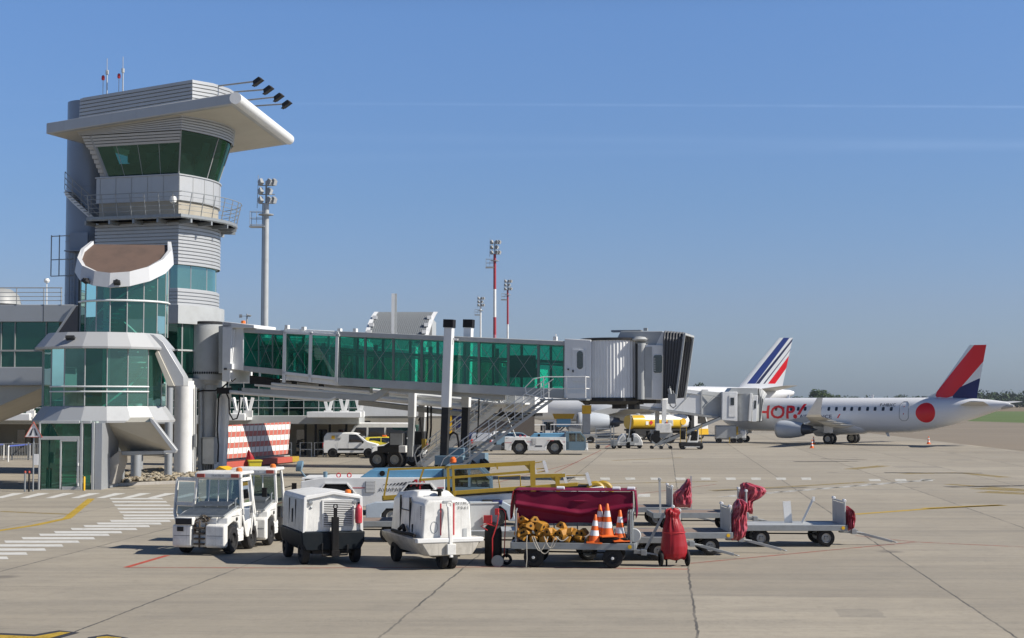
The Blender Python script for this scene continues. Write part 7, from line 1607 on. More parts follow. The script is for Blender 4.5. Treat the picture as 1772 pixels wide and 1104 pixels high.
# ---------------------------------------------------------------- vehicles in the middle distance
def car(label, cat, loc, rz, prof, width, glass_prof, mat_, belt, wheels, r, extra=None, name='parked_car', group=None, wsw=None, roofcol=None):
    """prof: side outline (x,z) ccw from rear bottom; the upper body leans inwards"""
    t = thing(name, label, cat, loc, rz, group); h = width / 2; top = max(z for x, z in prof)
    tw = lambda z: 1 - .13 * max(0, (z - belt)) / (top - belt)
    cx = sum(x for x, z in prof) / len(prof)
    b = MB(); secs = []
    for f, ins in ((-1, .05), (-.93, .012), (-.6, 0), (.6, 0), (.93, .012), (1, .05)):
        secs.append([Vector((x + (cx - x) * ins * .6, f * h * tw(z), z + (.65 - z) * ins * .8)) for x, z in prof])
    b.loft(secs); body = b.build('body', mat_, t, bevel=.02, seg=2, angle=30)
    for poly_ in glass_prof:
        for s in (-1, 1):
            b = MB(); b.add([Vector((x, s * (h * tw(z) * .995 + .006), z)) for x, z in poly_], [tuple(range(len(poly_)))]); b.build('side_window', M['glass_dark'], body, smooth=False)
    if wsw:
        (x0, z0), (x1, z1) = wsw; nx = Vector((z1 - z0, 0, x0 - x1)).normalized() * .012; nx = nx if nx.x > 0 else -nx
        b = MB(); b.add([Vector((x0, -h * tw(z0) * .88, z0)) + nx, Vector((x0, h * tw(z0) * .88, z0)) + nx, Vector((x1, h * tw(z1) * .86, z1)) + nx, Vector((x1, -h * tw(z1) * .86, z1)) + nx], [(0, 1, 2, 3)]); b.build('windscreen', M['glass_dark'], body, smooth=False)
    xr, xf = min(x for x, z in prof), max(x for x, z in prof)
    for x in wheels:
        for s in (-1, 1):
            b = MB(); b.lathe([(r * 1.16, 0), (r * 1.16, .02), (0, .02)], (x, s * (h - .012), r + .02), ((1, 0, 0), (0, 0, 1), (0, s, 0)), 24); b.build('wheel_arch', M['black'], body)
            wheel(t, x, s * (h - .08), r, .2, rimmat='hub')
    b = MB(); b.bx(xf - .3, xf + .02, -h * .97, h * .97, .25, .48); b.bx(xr - .02, xr + .25, -h * .97, h * .97, .26, .5); b.build('bumper', M['dark'], body, bevel=.04)
    for s in (-1, 1):
        b = MB(); b.box((xf - .12, s * h * .78, belt - .22), (.22, h * .36, .16)); b.build('headlight', M['lamp_glass'], body, bevel=.04)
        b = MB(); b.box((xr + .03, s * h * .88, belt - .15), (.08, h * .2, .34)); b.build('tail_light', M['red'], body, bevel=.02)
        b = MB(); b.box((xf - 1.25, s * (h + .1), belt + .06), (.1, .18, .16)); b.build('mirror', M['black'], body, bevel=.02)
    return t, body, h
VANP = [(-2.05, .32), (-2.10, .9), (-2.02, 1.55), (-1.85, 1.80), (.1, 1.82), (.45, 1.76), (1.25, 1.16), (1.95, .98), (2.12, .75), (2.12, .32)]
g = G(608, 791.5)
van, vb, vh = car('small white delivery van with a yellow square badge on its side', 'van', g + Vector((.0, .85, 0)), R(-2), VANP, 1.8, [[(-.15, 1.12), (1.0, 1.12), (.5, 1.6), (.35, 1.66), (-.15, 1.68)]], M['white'], 1.05, (-1.35, 1.3), .31, wsw=((1.2, 1.2), (.5, 1.72)), name='delivery_van')
b = MB(); b.bx(-.95, .95, -.915, -.89, .55, .66); b.build('rub_strip', M['black'], vb)
b = MB(); b.bx(-1.45, -1.2, -.875, -.855, 1.36, 1.6); b.build('yellow_badge', M['bright_yellow'], vb); b = MB()
for i, w in enumerate((.25, .38, .38, .32)): b.bx(-1.1, -1.1 + w, -.88, -.86, 1.56 - i * .08, 1.59 - i * .08)
b.build('faded_lettering', M['text_grey'], vb)
b = MB()
for x in (-.2, -1.02): b.bx(x - .008, x + .008, -.905, -.9, .5, 1.1)
b.build('door_seam', M['text_grey'], vb)
BUSP = [(-2.75, .35), (-2.82, 1.1), (-2.75, 2.2), (-2.55, 2.5), (1.3, 2.52), (1.7, 2.35), (2.25, 1.35), (2.85, 1.12), (2.95, .75), (2.95, .35)]
g = W(655, 695, 115); g.z = 0
bus, bb, bh = car('long white minibus with dark windows parked behind the delivery van', 'minibus', g, R(176), BUSP, 2.0, [[(.75, 1.4), (1.95, 1.4), (1.55, 2.15), (.75, 2.15)], [(-.6, 1.4), (.6, 1.4), (.6, 2.15), (-.6, 2.15)], [(-2.5, 1.4), (-.75, 1.4), (-.75, 2.15), (-2.5, 2.15)]], M['white'], 1.3, (-1.7, 2.0), .34, wsw=((2.22, 1.4), (1.75, 2.3)), name='minibus')
CARP = [(-1.95, .30), (-2.02, .85), (-1.85, 1.0), (-1.45, 1.45), (.1, 1.5), (.35, 1.46), (1.05, 1.0), (1.85, .86), (2.02, .65), (2.02, .30)]
g = W(668, 695, 112.4); g.z = 0
yc, yb_, yh = car('yellow apron car with an orange roof beacon and striped tail, beside the delivery van', 'car', g, R(2), CARP, 1.75, [[(-1.3, 1.05), (-.35, 1.05), (-.35, 1.42), (-1.15, 1.4)], [(-.28, 1.05), (.85, 1.05), (.25, 1.42), (-.28, 1.44)]], paint('lemon_car_paint', (.62, .52, .04), .35, dirt=.1), 1.0, (-1.25, 1.25), .31, wsw=((1.0, 1.04), (.4, 1.42)))
b = MB(); b.bx(-.25, .05, -.5, .5, 1.51, 1.60); b.build('beacon_bar', M['orange'], yb_)
b = MB()
for i in range(8): x = .95 + i * .13; b.prism([(x, -.89, .78), (x + .07, -.89, .78), (x + .12, -.89, .92), (x + .05, -.89, .92)], (0, .02, 0))
b.build('warning_stripe', M['dull_red'], yb_)
g = W(692, 695, 109.8); g.z = 0
car('white estate car with tinted rear window under the second bridge', 'car', g, R(182), CARP, 1.78, [[(-1.3, 1.05), (-.35, 1.05), (-.35, 1.42), (-1.15, 1.4)], [(-.28, 1.05), (.85, 1.05), (.25, 1.42), (-.28, 1.44)]], M['white'], 1.0, (-1.25, 1.25), .31, wsw=((1.0, 1.04), (.4, 1.42)))
for px, Y, mt, lab, rz in ((812, 128, paint('navy_car_paint', (.02, .03, .10), .3, coat=.4), 'dark blue car parked beyond the bright white stairs', 95), (835, 126, paint('silver_car_paint', (.45, .47, .50), .3, metal=.4), 'silver car parked beside the dark blue one beyond the stairs', 88), (868, 133, M['white'], 'white car parked beside the silver one beyond the stairs', 92), (896, 128, M['blue_grey'], 'slate blue estate car beyond the grey service stairs', 8)):
    g = W(px, 695, Y); g.z = 0
    car(lab, 'car', g, R(rz), CARP, 1.75, [[(-1.3, 1.05), (-.35, 1.05), (-.35, 1.42), (-1.15, 1.4)], [(-.28, 1.05), (.85, 1.05), (.25, 1.42), (-.28, 1.44)]], mt, 1.0, (-1.25, 1.25), .31, wsw=((1.0, 1.04), (.4, 1.42)))
# fuel tanker
g = W(1143, 695, 163); g.z = 0
ft = thing('fuel_tanker', 'yellow and white fuel tanker lorry behind the far jet bridge column', 'tanker lorry', g, R(24))
def tank_mat():
    k = NT('tank_paint'); sp = k.n('SeparateXYZ'); k.put(sp.inputs[0], k.co('Object')); x, z = sp.outputs[0], sp.outputs[2]
    m = k.math('MULTIPLY', k.math('LESS_THAN', z, 2.36), k.math('LESS_THAN', x, 2.2)); c = k.mix(m, (.74, .74, .72), (.66, .42, .02)); m2 = k.math('LESS_THAN', x, -2.62); c = k.mix(m2, c, (.60, .38, .015)); k.put(k.p.inputs['Base Color'], c); k.p.inputs['Roughness'].default_value = .35; return k.m
b = MB(); b.loft([[Vector((x, 1.15 * s * math.copysign(abs(math.cos(q)) ** .75, math.cos(q)), 2.05 + .82 * s * math.copysign(abs(math.sin(q)) ** .75, math.sin(q)))) for q in [2 * math.pi * i / 32 for i in range(32)]] for x, s in ((-4.3, .90), (-4.2, 1), (3.0, 1), (3.25, .92), (3.4, .7))]); b.build('tank', tank_mat(), ft)
b = MB(); b.bx(-4.2, 3.0, -.4, .4, 2.84, 2.92)
for x in (-3, -1, 1, 2.6): b.lathe([(.25, 0), (.25, .15), (.1, .2)], (x, 0, 2.86), n=14)
b.build('manhole', M['light_grey'], ft)
b = MB(); b.bx(-4.3, 5.6, -.5, .5, .75, 1.05); b.bx(-4.2, 3.2, -1.15, 1.15, 1.05, 1.25); b.bx(-2.0, .6, -1.2, -.7, .5, 1.1); b.bx(-4.0, -2.6, -1.2, -.7, .5, 1.2); b.build('chassis', M['dark'], ft)
b = MB(); b.xz([(3.75, .55), (3.75, 2.9), (4.0, 3.05), (5.3, 3.0), (5.65, 2.0), (5.75, .55)], -1.2, 1.2); cb_ = b.build('cab', M['white'], ft, bevel=.06)
b = MB(); b.xz([(3.76, .56), (3.76, 1.25), (5.7, 1.25), (5.74, .56)], -1.215, 1.215); b.build('yellow_lower_cab', M['bright_yellow'], cb_)
for s in (-1, 1): pane(ft, 'cab_window', [(4.3, s * 1.222, 1.85), (5.5, s * 1.222, 1.85), (5.28, s * 1.222, 2.75), (4.3, s * 1.222, 2.75)], M['glass_dark'], cb_)
pane(ft, 'windscreen', [(5.69, -1.05, 2.0), (5.69, 1.05, 2.0), (5.35, 1.0, 2.9), (5.35, -1.0, 2.9)], M['glass_dark'], cb_)
b = MB(); b.bx(3.45, 3.8, -1.2, 1.2, 1.0, 2.9); b.bx(3.3, 3.76, -1.25, .9, 1.3, 2.2); b.build('pump_cabinet', M['dark'], ft)
for x in (-3.2, -1.9, 4.7):
    for s in (-1, 1): wheel(ft, x, s * 1.0, .52, .34)
sign_text('Shell', .78, lambda x, y: (.2 + x, -1.165, 1.75 + y), M['red'], ft, bold=.03)
b = MB(); q_ = lambda x, z: (x, -1.165, z); b.add([q_(-1.9, 1.72), q_(-1.62, 2.0), q_(-1.9, 2.28), q_(-2.18, 2.0)], [(0, 1, 2, 3)]); b.build('hazard_diamond', M['red'], ft, smooth=False)
b = MB(); b.add([q_(-2.6, 1.75), q_(-2.25, 1.75), q_(-2.25, 2.15), q_(-2.6, 2.15)], [(0, 1, 2, 3)]); b.build('hazard_plate', M['white'], ft, smooth=False)
b = MB(); b.lathe([(0, 0), (.38, 0), (.38, .02), (0, .02)], (2.35, -1.17, 2.1), ((1, 0, 0), (0, 0, 1), (0, -1, 0)), 20); b.build('round_emblem', M['bright_yellow'], ft); ft.scale = (.93, .93, .93)
# rack trolley, air start trailer, conveyor, small loader
g = G(1045, 777); rk = thing('rack_trolley', 'grey slatted metal rack trolley in front of the fuel tanker', 'rack trolley', g + Vector((0, .6, 0)), R(-3))
b = MB()
for i in range(6): b.bx(-.62, .62, -.6, .6, .35 + i * .27, .43 + i * .27)
for x in (-.65, .65, .9):
    for y in (-.6, .6): b.bar((x, y, .2), (x, y, 2.0), .07, .07)
b.bx(.7, 1.2, -.6, .6, .3, .75); b.build('rack', M['galv'], rk)
for x in (-.5, .9):
    for y in (-.5, .5): wheel(rk, x, y, .2, .14, rimmat='dark')
b = MB(); b.tube([(1.2, 0, .45), (2.0, 0, .55), (2.2, 0, .8)], .07, 8); b.build('towbar', M['light_grey'], rk)
g = G(1090, 776); ar = thing('air_start_trailer', 'white dome sided trailer with an upright towbar, between the rack and the conveyor', 'ground trailer', g + Vector((0, .7, 0)), R(0))
b = MB()
for s in (-1, 1): b.xz([(s * .32, .25), (s * .32, 1.28), (s * .62, 1.28), (s * .92, 1.0), (s * 1.12, .55), (s * 1.12, .25)], -.7, .7)
b.build('shell', M['white'], ar, bevel=.05)
b = MB(); b.bx(-.32, .32, -.6, .7, .3, 1.15); b.bx(-1.1, 1.1, -.68, .68, .18, .34); b.build('engine_bay', M['dark'], ar)
b = MB(); b.box((-.08, -.75, .75), (.36, .2, .36)); b.box((.2, -.8, .45), (.4, .3, .3)); b.tube([(-.7, -.74, .9), (-.5, -.74, 1.1)], .03, 6)
for s in (-1, 1): b.xz([(s * .42, .55), (s * .42, 1.0), (s * .6, 1.0), (s * .8, .8), (s * .8, .55)], -.72, -.70)
b.build('control_box', M['light_grey'], ar); b = MB(); b.bar((-.12, -.7, .8), (.12, -.85, 2.7), .09, .07); b.tube([(.12 + .1 * math.cos(q), -.85, 2.78 + .1 * math.sin(q)) for q in [2 * math.pi * i / 12 for i in range(12)]], .03, 6, closed=True); b.build('towbar', M['light_grey'], ar)
for x in (-.85, -.1, .9): wheel(ar, x, -.5, .17, .14, rimmat='dark'); wheel(ar, x, .5, .17, .14, rimmat='dark')
cv, qc = frame_thing('belt_conveyor', 'inclined silver belt conveyor on small wheels reaching up towards the far bridge cab', 'belt conveyor', 1165, 131, (1, 0))
b = MB(); poly(b, qc, [(1139, 766), (1246, 722), (1248, 726), (1141, 771)], -.4, .8); b.build('boom', M['galv'], cv)
b = MB(); poly(b, qc, [(1139, 764.5), (1246, 721), (1246, 722), (1139, 766)], -.32, .64); b.build('belt', M['rubber'], cv)
b = MB()
for x0, y0, x1, y1 in ((1128, 776, 1150, 758), (1144, 776, 1128, 763), (1144, 776, 1160, 756), (1160, 775, 1150, 764)):
    for d in (-.4, .4): b.bar(qc(x0, y0, d), qc(x1, y1, d), .08, .08)
b.bar(qc(1128, 765, -.4), qc(1138, 770, -.4), .1, .1); b.build_each('leg_frame', M['galv'], cv)
b = MB(); b.lathe([(.0, -.4), (.42, -.4), (.42, .4), (0, .4)], qc(1133, 758, 0), 'Y', 18); b.box(qc(1136, 750, .2), (.5, .8, .5)); b.build('belt_drum', M['black'], cv)
for px in (1128, 1144, 1160): p = qc(px, 776, 0); wheel(cv, p.x, -.42, .14, .1, rimmat='dark'); wheel(cv, p.x, .42, .14, .1, rimmat='dark')
g = G(1197, 778); el_ = thing('electric_loader', 'small dark electric loader with yellow posts and a black seat, right of the conveyor', 'loader', g + Vector((0, .7, 0)), R(0))
b = MB(); b.bx(-.98, .98, -.6, .6, .22, .62); b.build('chassis', M['dark'], el_, bevel=.08)
b = MB(); b.bx(-.35, .55, -.55, .5, .6, .74); b.xz([(-.3, .7), (-.15, 1.2), (.0, 1.2), (-.1, .7)], -.5, .4); b.xz([(.62, .7), (.66, 1.75), (.58, 1.8), (.5, .7)], -.5, .4); b.build('body', M['white_dirty'], el_, bevel=.02)
b = MB(); b.xz([(-.12, .74), (.08, 1.55), (.5, 1.6), (.5, 1.45), (.42, .74)], -.52, .3); b.bx(-.85, -.5, -.5, .2, .85, 1.6); b.build('seat', M['black'], el_, bevel=.06)
b = MB()
for x in (-.95, -.42, .85): b.bar((x, -.5, .6), (x, -.5, 1.95), .05, .05)
b.bar((-.95, -.5, 1.92), (-.42, -.5, 1.92), .05, .05); b.bar((.6, -.5, 1.7), (.95, -.5, 2.1), .06, .06); b.build_each('yellow_post', M['yellow'], el_)
for x in (-.7, .78):
    for y in (-.5, .5): wheel(el_, x, y, .24, .16, rimmat='dark')
b = MB(); b.bx(-.6, .7, -.64, -.6, .2, .26); b.build('bumper_strip', M['white'], el_)
# grey power unit under the regional jet's nose
g = G(1266, 767); gu = thing('ground_power_unit', 'grey ground power unit parked under the nose of the regional jet', 'power unit', g + Vector((0, .8, 0)), R(-4))
b = MB(); b.loft([[Vector((x, -.8, .45)), Vector((x, -.8, 1.65)), Vector((x, -.65, 1.75)), Vector((x, .65, 1.75)), Vector((x, .8, 1.65)), Vector((x, .8, .45))] for x in (-1.5, .55)]); b.build('canopy', M['light_grey'], gu, bevel=.06)
b = MB(); b.bx(-1.5, 1.5, -.6, .6, .35, .5); b.bx(.5, 1.1, -.7, .7, .45, 1.0); b.build('chassis', M['grey'], gu); b = MB(); b.bx(.9, 1.5, -.6, .6, .5, 1.25); b.build('white_box', M['white'], gu, bevel=.05); b = MB(); b.box((.62, -.75, 1.25), (.18, .2, .8)); b.box((-.15, -.84, .3), (.1, .05, .6)); b.build('yellow_marker', M['yellow'], gu)
for x in (-1.15, .3, .95):
    for y in (-.7, .7): wheel(gu, x, y, .27, .18, rimmat='dark')
# service clutter round the airliner's nose
g = W(1008, 695, 150); g.z = 0
hl = thing('catering_lift', 'small service lift with a yellow topped control cabin beyond the mid apron tug', 'service lift', g, 0)
b = MB(); b.bx(-3.8, 1.4, -.9, .9, .5, .85); b.bx(-1.4, -.2, -.8, .8, .85, 1.7); b.build('chassis', M['grey'], hl, bevel=.03); b = MB(); b.bx(.0, .75, -.5, .5, .85, 2.9); b.build('mast_box', M['light_grey'], hl, bevel=.03); b = MB(); b.bx(-.05, .85, -.55, .55, 2.9, 3.75); b.build('yellow_head', M['bright_yellow'], hl, bevel=.03)
b = MB(); b.loft([[Vector((-1.9 + w * x, y * w, z)) for x, y in ((-1, -.8), (1, -.8), (1, .8), (-1, .8))] for w, z in ((1.1, 2.9), (.9, 2.4))]); b.build('hopper', M['yellow'], hl); b = MB(); b.bx(-2.6, -1.2, -.7, .7, 1.6, 2.4); b.build('blue_bin', M['blue'], hl, bevel=.03)
for x in (-3.2, .8):
    for y in (-.8, .8): wheel(hl, x, y, .35, .25, rimmat='dark')
g = W(957, 695, 150); g.z = 0
tk = thing('baggage_tractor', 'white cabbed baggage tractor beyond the pushback tug, beneath the far bridge', 'tow tractor', g, R(180))
b = MB(); b.bx(-1.5, 1.4, -.7, .7, .35, .85); b.bx(-1.5, -.4, -.65, .65, .8, 1.2); b.build('hull', M['white'], tk, bevel=.05); b = MB()
for x in (-.1, 1.0):
    for y in (-.65, .65): b.bar((x, y, .8), (x, y, 2.2), .09, .09)
b.bx(-.2, 1.1, -.72, .72, 2.15, 2.27); b.bx(-.1, 1.0, -.66, .66, .8, 1.25); b.build('cab', M['white'], tk, bevel=.02); pane(tk, 'cab_window', [(0, .67, 1.3), (.95, .67, 1.3), (.95, .67, 2.1), (0, .67, 2.1)], M['glass_dark'])
for x in (-.9, .9):
    for y in (-.6, .6): wheel(tk, x, y, .34, .22, rimmat='dark')
# cones by the aircraft
for px, py, lab in ((1405, 775.5, 'orange cone in front of the regional jet engine, nearer of the pair'), (1408, 769, 'orange cone partly behind the nearer cone by the jet engine'), (1607, 768.5, 'lone orange cone behind the regional jet tail')):
    cone(G(px, py), 1.0, lab, (0, 0, 0), 'cones around the regional jet')

def dolly(label, px, Y, rz, seed):
    g = W(px, 695, Y); g.z = 0; t = thing('luggage_dolly', label, 'luggage dolly', g, R(rz), 'loaded luggage dollies near the far airliner'); rnd = random.Random(seed)
    b = MB(); b.bx(-1.5, 1.5, -.75, .75, .5, .6); b.bx(-1.5, -1.44, -.75, .75, .6, 1.9); b.bx(1.44, 1.5, -.75, .75, .6, 1.9); b.bar((1.5, 0, .45), (2.4, 0, .4), .08, .08); b.build('frame', M['galv'], t)
    b = MB(); b.bx(-1.5, 1.5, -.78, .78, 1.9, 1.96); b.build('roof', M['white'], t)
    for i in range(9):
        m = M[rnd.choice(('text_dark', 'blueprint', 'dull_red', 'grey', 'light_grey', 'wood'))]; b = MB(); b.box((-1.15 + .3 * i * .95, rnd.uniform(-.35, .1), .62 + .32), (.24, .75, rnd.uniform(.5, .75)), ry=rnd.uniform(-.08, .08)); b.build('suitcase', m, t, bevel=.04)
    for x in (-1.1, 1.1):
        for y in (-.6, .6): wheel(t, x, y, .22, .15, rimmat='dark')
dolly('loaded luggage dolly with a white roof, left of the pushback tug cab row', 915, 141, 4, 1)
dolly('loaded luggage dolly just behind the white cabbed baggage tractor', 980, 143, -3, 2)
dolly('loaded luggage dolly nearest the slate blue estate car beyond the stairs', 880, 146, 8, 3)
# ---------------------------------------------------------------- masts, barrier, trees, small things
def mast_head(t, z, s=1.0):
    s *= .8
    b = MB(); b.lathe([(.5 * s, 0), (.8 * s, .05), (.8 * s, .12)], (0, 0, z - 1.3 * s), n=16); b.bar((0, 0, z - 1.4 * s), (0, 0, z + 2.4 * s), .18 * s)
    for k in range(3): b.bar((-.7 * s, 0, z + k * .95 * s), (.9 * s, 0, z + k * .95 * s), .08 * s, .1 * s)
    b.tube([(-.95 * s, 0, z - .5 * s), (-.85 * s, 0, z + 3.0 * s)], .03 * s, 5); b.build('head_frame', M['grey'], t)
    for k in range(3):
        for x, rz in ((-.55, 2.2), (.35, -.6), (.85, -.9)):
            if k == 1 and x > .5: continue
            c = Vector((x * s, -.25 * s, z + (k * .95 + .35) * s)); m = Matrix.Rotation(rz, 3, 'Z')
            b = MB(); b.box(c, (.62 * s, .42 * s, .62 * s), rz=rz, ry=.5, taper=.75); hd = b.build('floodlight', M['grey'], t, bevel=.03 * s)
            b = MB(); b.box(c + m @ Vector((.28 * s, 0, -.16 * s)), (.06 * s, .36 * s, .5 * s), rz=rz, ry=.5); b.build('lamp_face', M['lamp_glass'], hd)
    b = MB()
    for zz in (-.9, -1.6, -2.3): b.tube([(-.2 * s, -.5 * s, z + zz * s), (-1.6 * s, -.5 * s, z + zz * s), (-1.6 * s, .5 * s, z + zz * s), (-.2 * s, .5 * s, z + zz * s)], .03 * s, 5)
    for x, y in ((-1.6, -.5), (-1.6, .5), (-.9, -.5)): b.tube([(x * s, y * s, z - 2.3 * s), (x * s, y * s, z - .9 * s)], .03 * s, 5)
    b.bx(-1.7 * s, -.1 * s, -.5 * s, .5 * s, z - 2.55 * s, z - 2.4 * s); b.build('service_platform', M['grey'], t)
def mast(label, px, ytop, Y, r0, r1, bands=None, s=1.0):
    g = W(px, 695, Y); g.z = 0; H = W(px, ytop, Y).z; t = thing('floodlight_mast', label, 'floodlight mast', g)
    if not bands:
        b = MB(); b.lathe([(r0, 0), (r1, H)], n=20); b.build('pole', M['light_grey'], t); b = MB(); b.tube([(-r0 - .05, 0, 0), (-r1 - .05, 0, H)], .04, 5); b.build('ladder', M['galv'], t)
    else:
        n = len(bands); z = 0
        for i, (c, f) in enumerate(bands):
            z1 = z + H * f; rr = lambda q: r0 + (r1 - r0) * q / H; b = MB(); b.lathe([(rr(z), z), (rr(z1), z1)], n=14); b.build('pole', M[c], t); z = z1
    mast_head(t, H, s)
M['mast_red'] = paint('mast_red', (.34, .03, .045), .5, dirt=.15); M['mast_pink'] = paint('mast_faded_red', (.42, .16, .20), .5, dirt=.15)
mast('tall grey floodlight mast right behind the control tower', 457.5, 352, 126, .30, .24, None, 1.0)
mast('tall red and white banded floodlight mast, biggest of the three above the bridge roof', 856, 440, 220, .26, .2, [('white', .46), ('mast_pink', .08), ('mast_red', .10), ('white', .16), ('mast_red', .20)], 1.0)
mast('red and white banded floodlight mast right of the biggest one', 878.5, 502, 300, .24, .18, [('mast_red', .50), ('white', .24), ('mast_red', .26)], 1.0)
mast('plain white thin floodlight mast left of the banded ones', 831.5, 530, 300, .2, .17, [('white', .5), ('white', .5)], .9)
g = W(681.5, 695, 140); g.z = 0; H = W(681, 508, 140).z; t = thing('steel_mast', 'plain slender white mast standing in front of the curved silver roof', 'mast', g)
b = MB(); b.bar((-.12, 0, 0), (-.12, 0, H), .26, .3); b.build('mast', M['white_metal'], t); b = MB(); b.bar((.14, .05, 0), (.14, .05, H), .2, .2); b.build('rear_tube', M['light_grey'], t); b = MB(); b.tube([(0, 0, H - 3.4), (-1.0, 2, H - 4.3), (-2.3, 4, H - 5.2)], .03, 5); b.build('stay_cable', M['grey'], t)
g = W(426, 695, 130); g.z = 0; H = W(426, 543, 130).z; t = thing('weather_vane', 'small weather vane on a thin pole above the bridge portal', 'weather vane', g); b = MB(); b.tube([(0, 0, 0), (0, 0, H)], .06, 6); b.build('pole', M['grey'], t)
b = MB(); b.bar((-.6, 0, H - .2), (.25, 0, H - .2), .05, .05); b.box((-.55, 0, H - .2), (.25, .03, .3)); b.lathe([(.12, 0), (.2, .1), (.0, .2)], (.2, 0, H - .25), n=8); b.build('vane', M['grey'], t)
# checkered barrier
e0, e1 = G(386, 812), G(512, 800); ev = (e1 - e0).normalized()
bar = thing('checkered_barrier', 'leaning red and white checkered blast barrier on a red and yellow base', 'barrier', e0, math.atan2(ev.y, ev.x))
L = (e1 - e0).length
def check():
    k = NT('checker_panels'); sp = k.n('SeparateXYZ'); k.put(sp.inputs[0], k.co('Object')); x, z = sp.outputs[0], sp.outputs[2]
    sh = k.math('SUBTRACT', x, k.math('MULTIPLY', z, 1.0)); row = k.math('FLOOR', k.math('DIVIDE', k.math('SUBTRACT', z, .55), .335)); odd = k.math('MODULO', k.math('ADD', row, 20), 2)
    gap = k.math('LESS_THAN', k.math('FRACT', k.math('DIVIDE', sh, .62)), .17); n = k.noise(k.co('Object'), 3, 4)
    last = k.math('GREATER_THAN', sh, L - 1.35)
    c = k.mix(odd, k.mix(last, (.40, .075, .045), (.50, .20, .09)), (.70, .70, .68)); c = k.mix(gap, c, (.27, .25, .23)); c = k.mix(k.math('MULTIPLY', n, .25), c, (.3, .25, .2)); k.put(k.p.inputs['Base Color'], c); k.p.inputs['Roughness'].default_value = .6; return k.m
b = MB(); P = [(-1.2, .62), (L - 1.3, .62), (L + .75, 2.72), (-.6, 2.62)]
b.add([(x, (z - .6) * .35 + d, z) for d in (0, .06) for x, z in P], [(0, 1, 2, 3), (7, 6, 5, 4), (0, 4, 5, 1), (1, 5, 6, 2), (2, 6, 7, 3), (3, 7, 4, 0)]); b.build('deflector_panel', check(), bar, smooth=False)
b = MB()
for i in range(7): x = -.9 + i * 1.2; b.bar((x, .75, .2), (x + .4, .85, 2.5), .08, .08); b.bar((x, 1.6, .15), (x + .3, .8, 2.0), .06, .06)
b.build('rear_strut', M['galv'], bar)
b = MB(); b.bx(-1.4, L - 1.1, -.25, .35, .05, .42); b.build('red_base', M['dull_red'], bar, bevel=.03); b = MB(); b.bx(L - 1.1, L, -.25, .35, .05, .42); b.build('yellow_base', M['yellow'], bar, bevel=.03); b = MB(); b.bx(-1.4, L - .3, .3, 1.7, .3, .5); b.build('ballast_slab', M['grey'], bar)
# bins behind the tow tractors
def bin_(label, p, rz, s, m, bag):
    t = thing('waste_bin', label, 'waste bin', p, rz); b = MB(); b.loft([[Vector((x * w, y * w, z)) for x, y in ((-.33, -.33), (.33, -.33), (.33, .33), (-.33, .33))] for w, z in ((.8 * s, 0), (1.0 * s, .85 * s))], caps=True); b.build('body', m, t, bevel=.03)
    b = MB(); b.bx(-.37 * s, .37 * s, -.37 * s, .37 * s, .82 * s, .90 * s); b.build('rim', m, t, bevel=.02)
    if bag: b = MB(); crumple(b, (-.25, .3, 1.0), (.75, .6, .95), 77, fold=.12, pinch=.75); b.build('red_sack', M['redcover'], t, angle=60)
    return t
bin_('yellow plastic bin with a red sack beside it, seen over the tow tractor roof', G(440, 826), .3, 1.05, paint('lemon_plastic', (.52, .44, .03), .4, dirt=.2), True)
g = G(394, 828); t = thing('yellow_hopper', 'amber yellow tilted plastic hopper at the foot of the bridge pedestal', 'hopper', g, -.5); b = MB(); b.xz([(-.5, 0), (-.62, .42), (-.3, .62), (.42, .38), (.5, 0)], -.35, .35); b.build('body', M['bright_yellow'], t, bevel=.05)
b = MB(); b.xz([(-.64, .44), (-.3, .66), (.46, .42), (.42, .34), (-.28, .56)], -.4, .4); b.build('lid', M['bright_yellow'], t, bevel=.02)
# cobble bed and kerb
kp = [G(x, y) for x, y in ((178, 840), (342, 833), (352, 816), (300, 814), (180, 824))]
b = MB(); b.prism([p + Vector((0, 0, -.05)) for p in kp], (0, 0, .12)); o = b.build('stone_bed', paint('stone_bed_soil', (.16, .14, .11), .9, dirt=.4), None, smooth=False); o['kind'] = 'structure'
k0, k1, k2 = G(176, 842), G(345, 835), G(358, 816); b = MB(); b.bar(k0 + Vector((0, 0, .06)), k1 + Vector((0, 0, .06)), .25, .16); b.bar(k1 + Vector((0, 0, .06)), k2 + Vector((0, 0, .06)), .25, .16); o = b.build('kerb', M['concrete_wall'], None, bevel=.02); o['kind'] = 'structure'
b = MB(); rnd = random.Random(3)
def inside(p): 
    s = [((q.x - a.x) * (p.y - a.y) - (q.y - a.y) * (p.x - a.x)) for a, q in zip(kp, kp[1:] + kp[:1])]; return all(v > 0 for v in s) or all(v < 0 for v in s)
n = 0
while n < 900:
    p = Vector((rnd.uniform(min(q.x for q in kp), max(q.x for q in kp)), rnd.uniform(min(q.y for q in kp), max(q.y for q in kp)), 0))
    if not inside(p): continue
    n += 1; r = rnd.uniform(.06, .15); z = .07 + r * .5 + rnd.uniform(0, .06); m = Matrix.Rotation(rnd.uniform(0, 6), 3, 'Z') @ Matrix.Rotation(rnd.uniform(-.5, .5), 3, 'X'); vs = []
    for zz, rr, k in ((-.7, .6, 5), (.1, 1, 5), (.75, .55, 5)):
        for i in range(k): q = 2 * math.pi * i / k + zz; vs.append(Vector((p.x, p.y, z)) + m @ Vector((r * 1.3 * rr * math.cos(q) * rnd.uniform(.85, 1.15), r * rr * math.sin(q), r * .75 * zz)))
    b.add(vs, [(4, 3, 2, 1, 0), (10, 11, 12, 13, 14)] + [(j * 5 + i, j * 5 + (i + 1) % 5, j * 5 + 5 + (i + 1) % 5, j * 5 + 5 + i) for j in range(2) for i in range(5)])
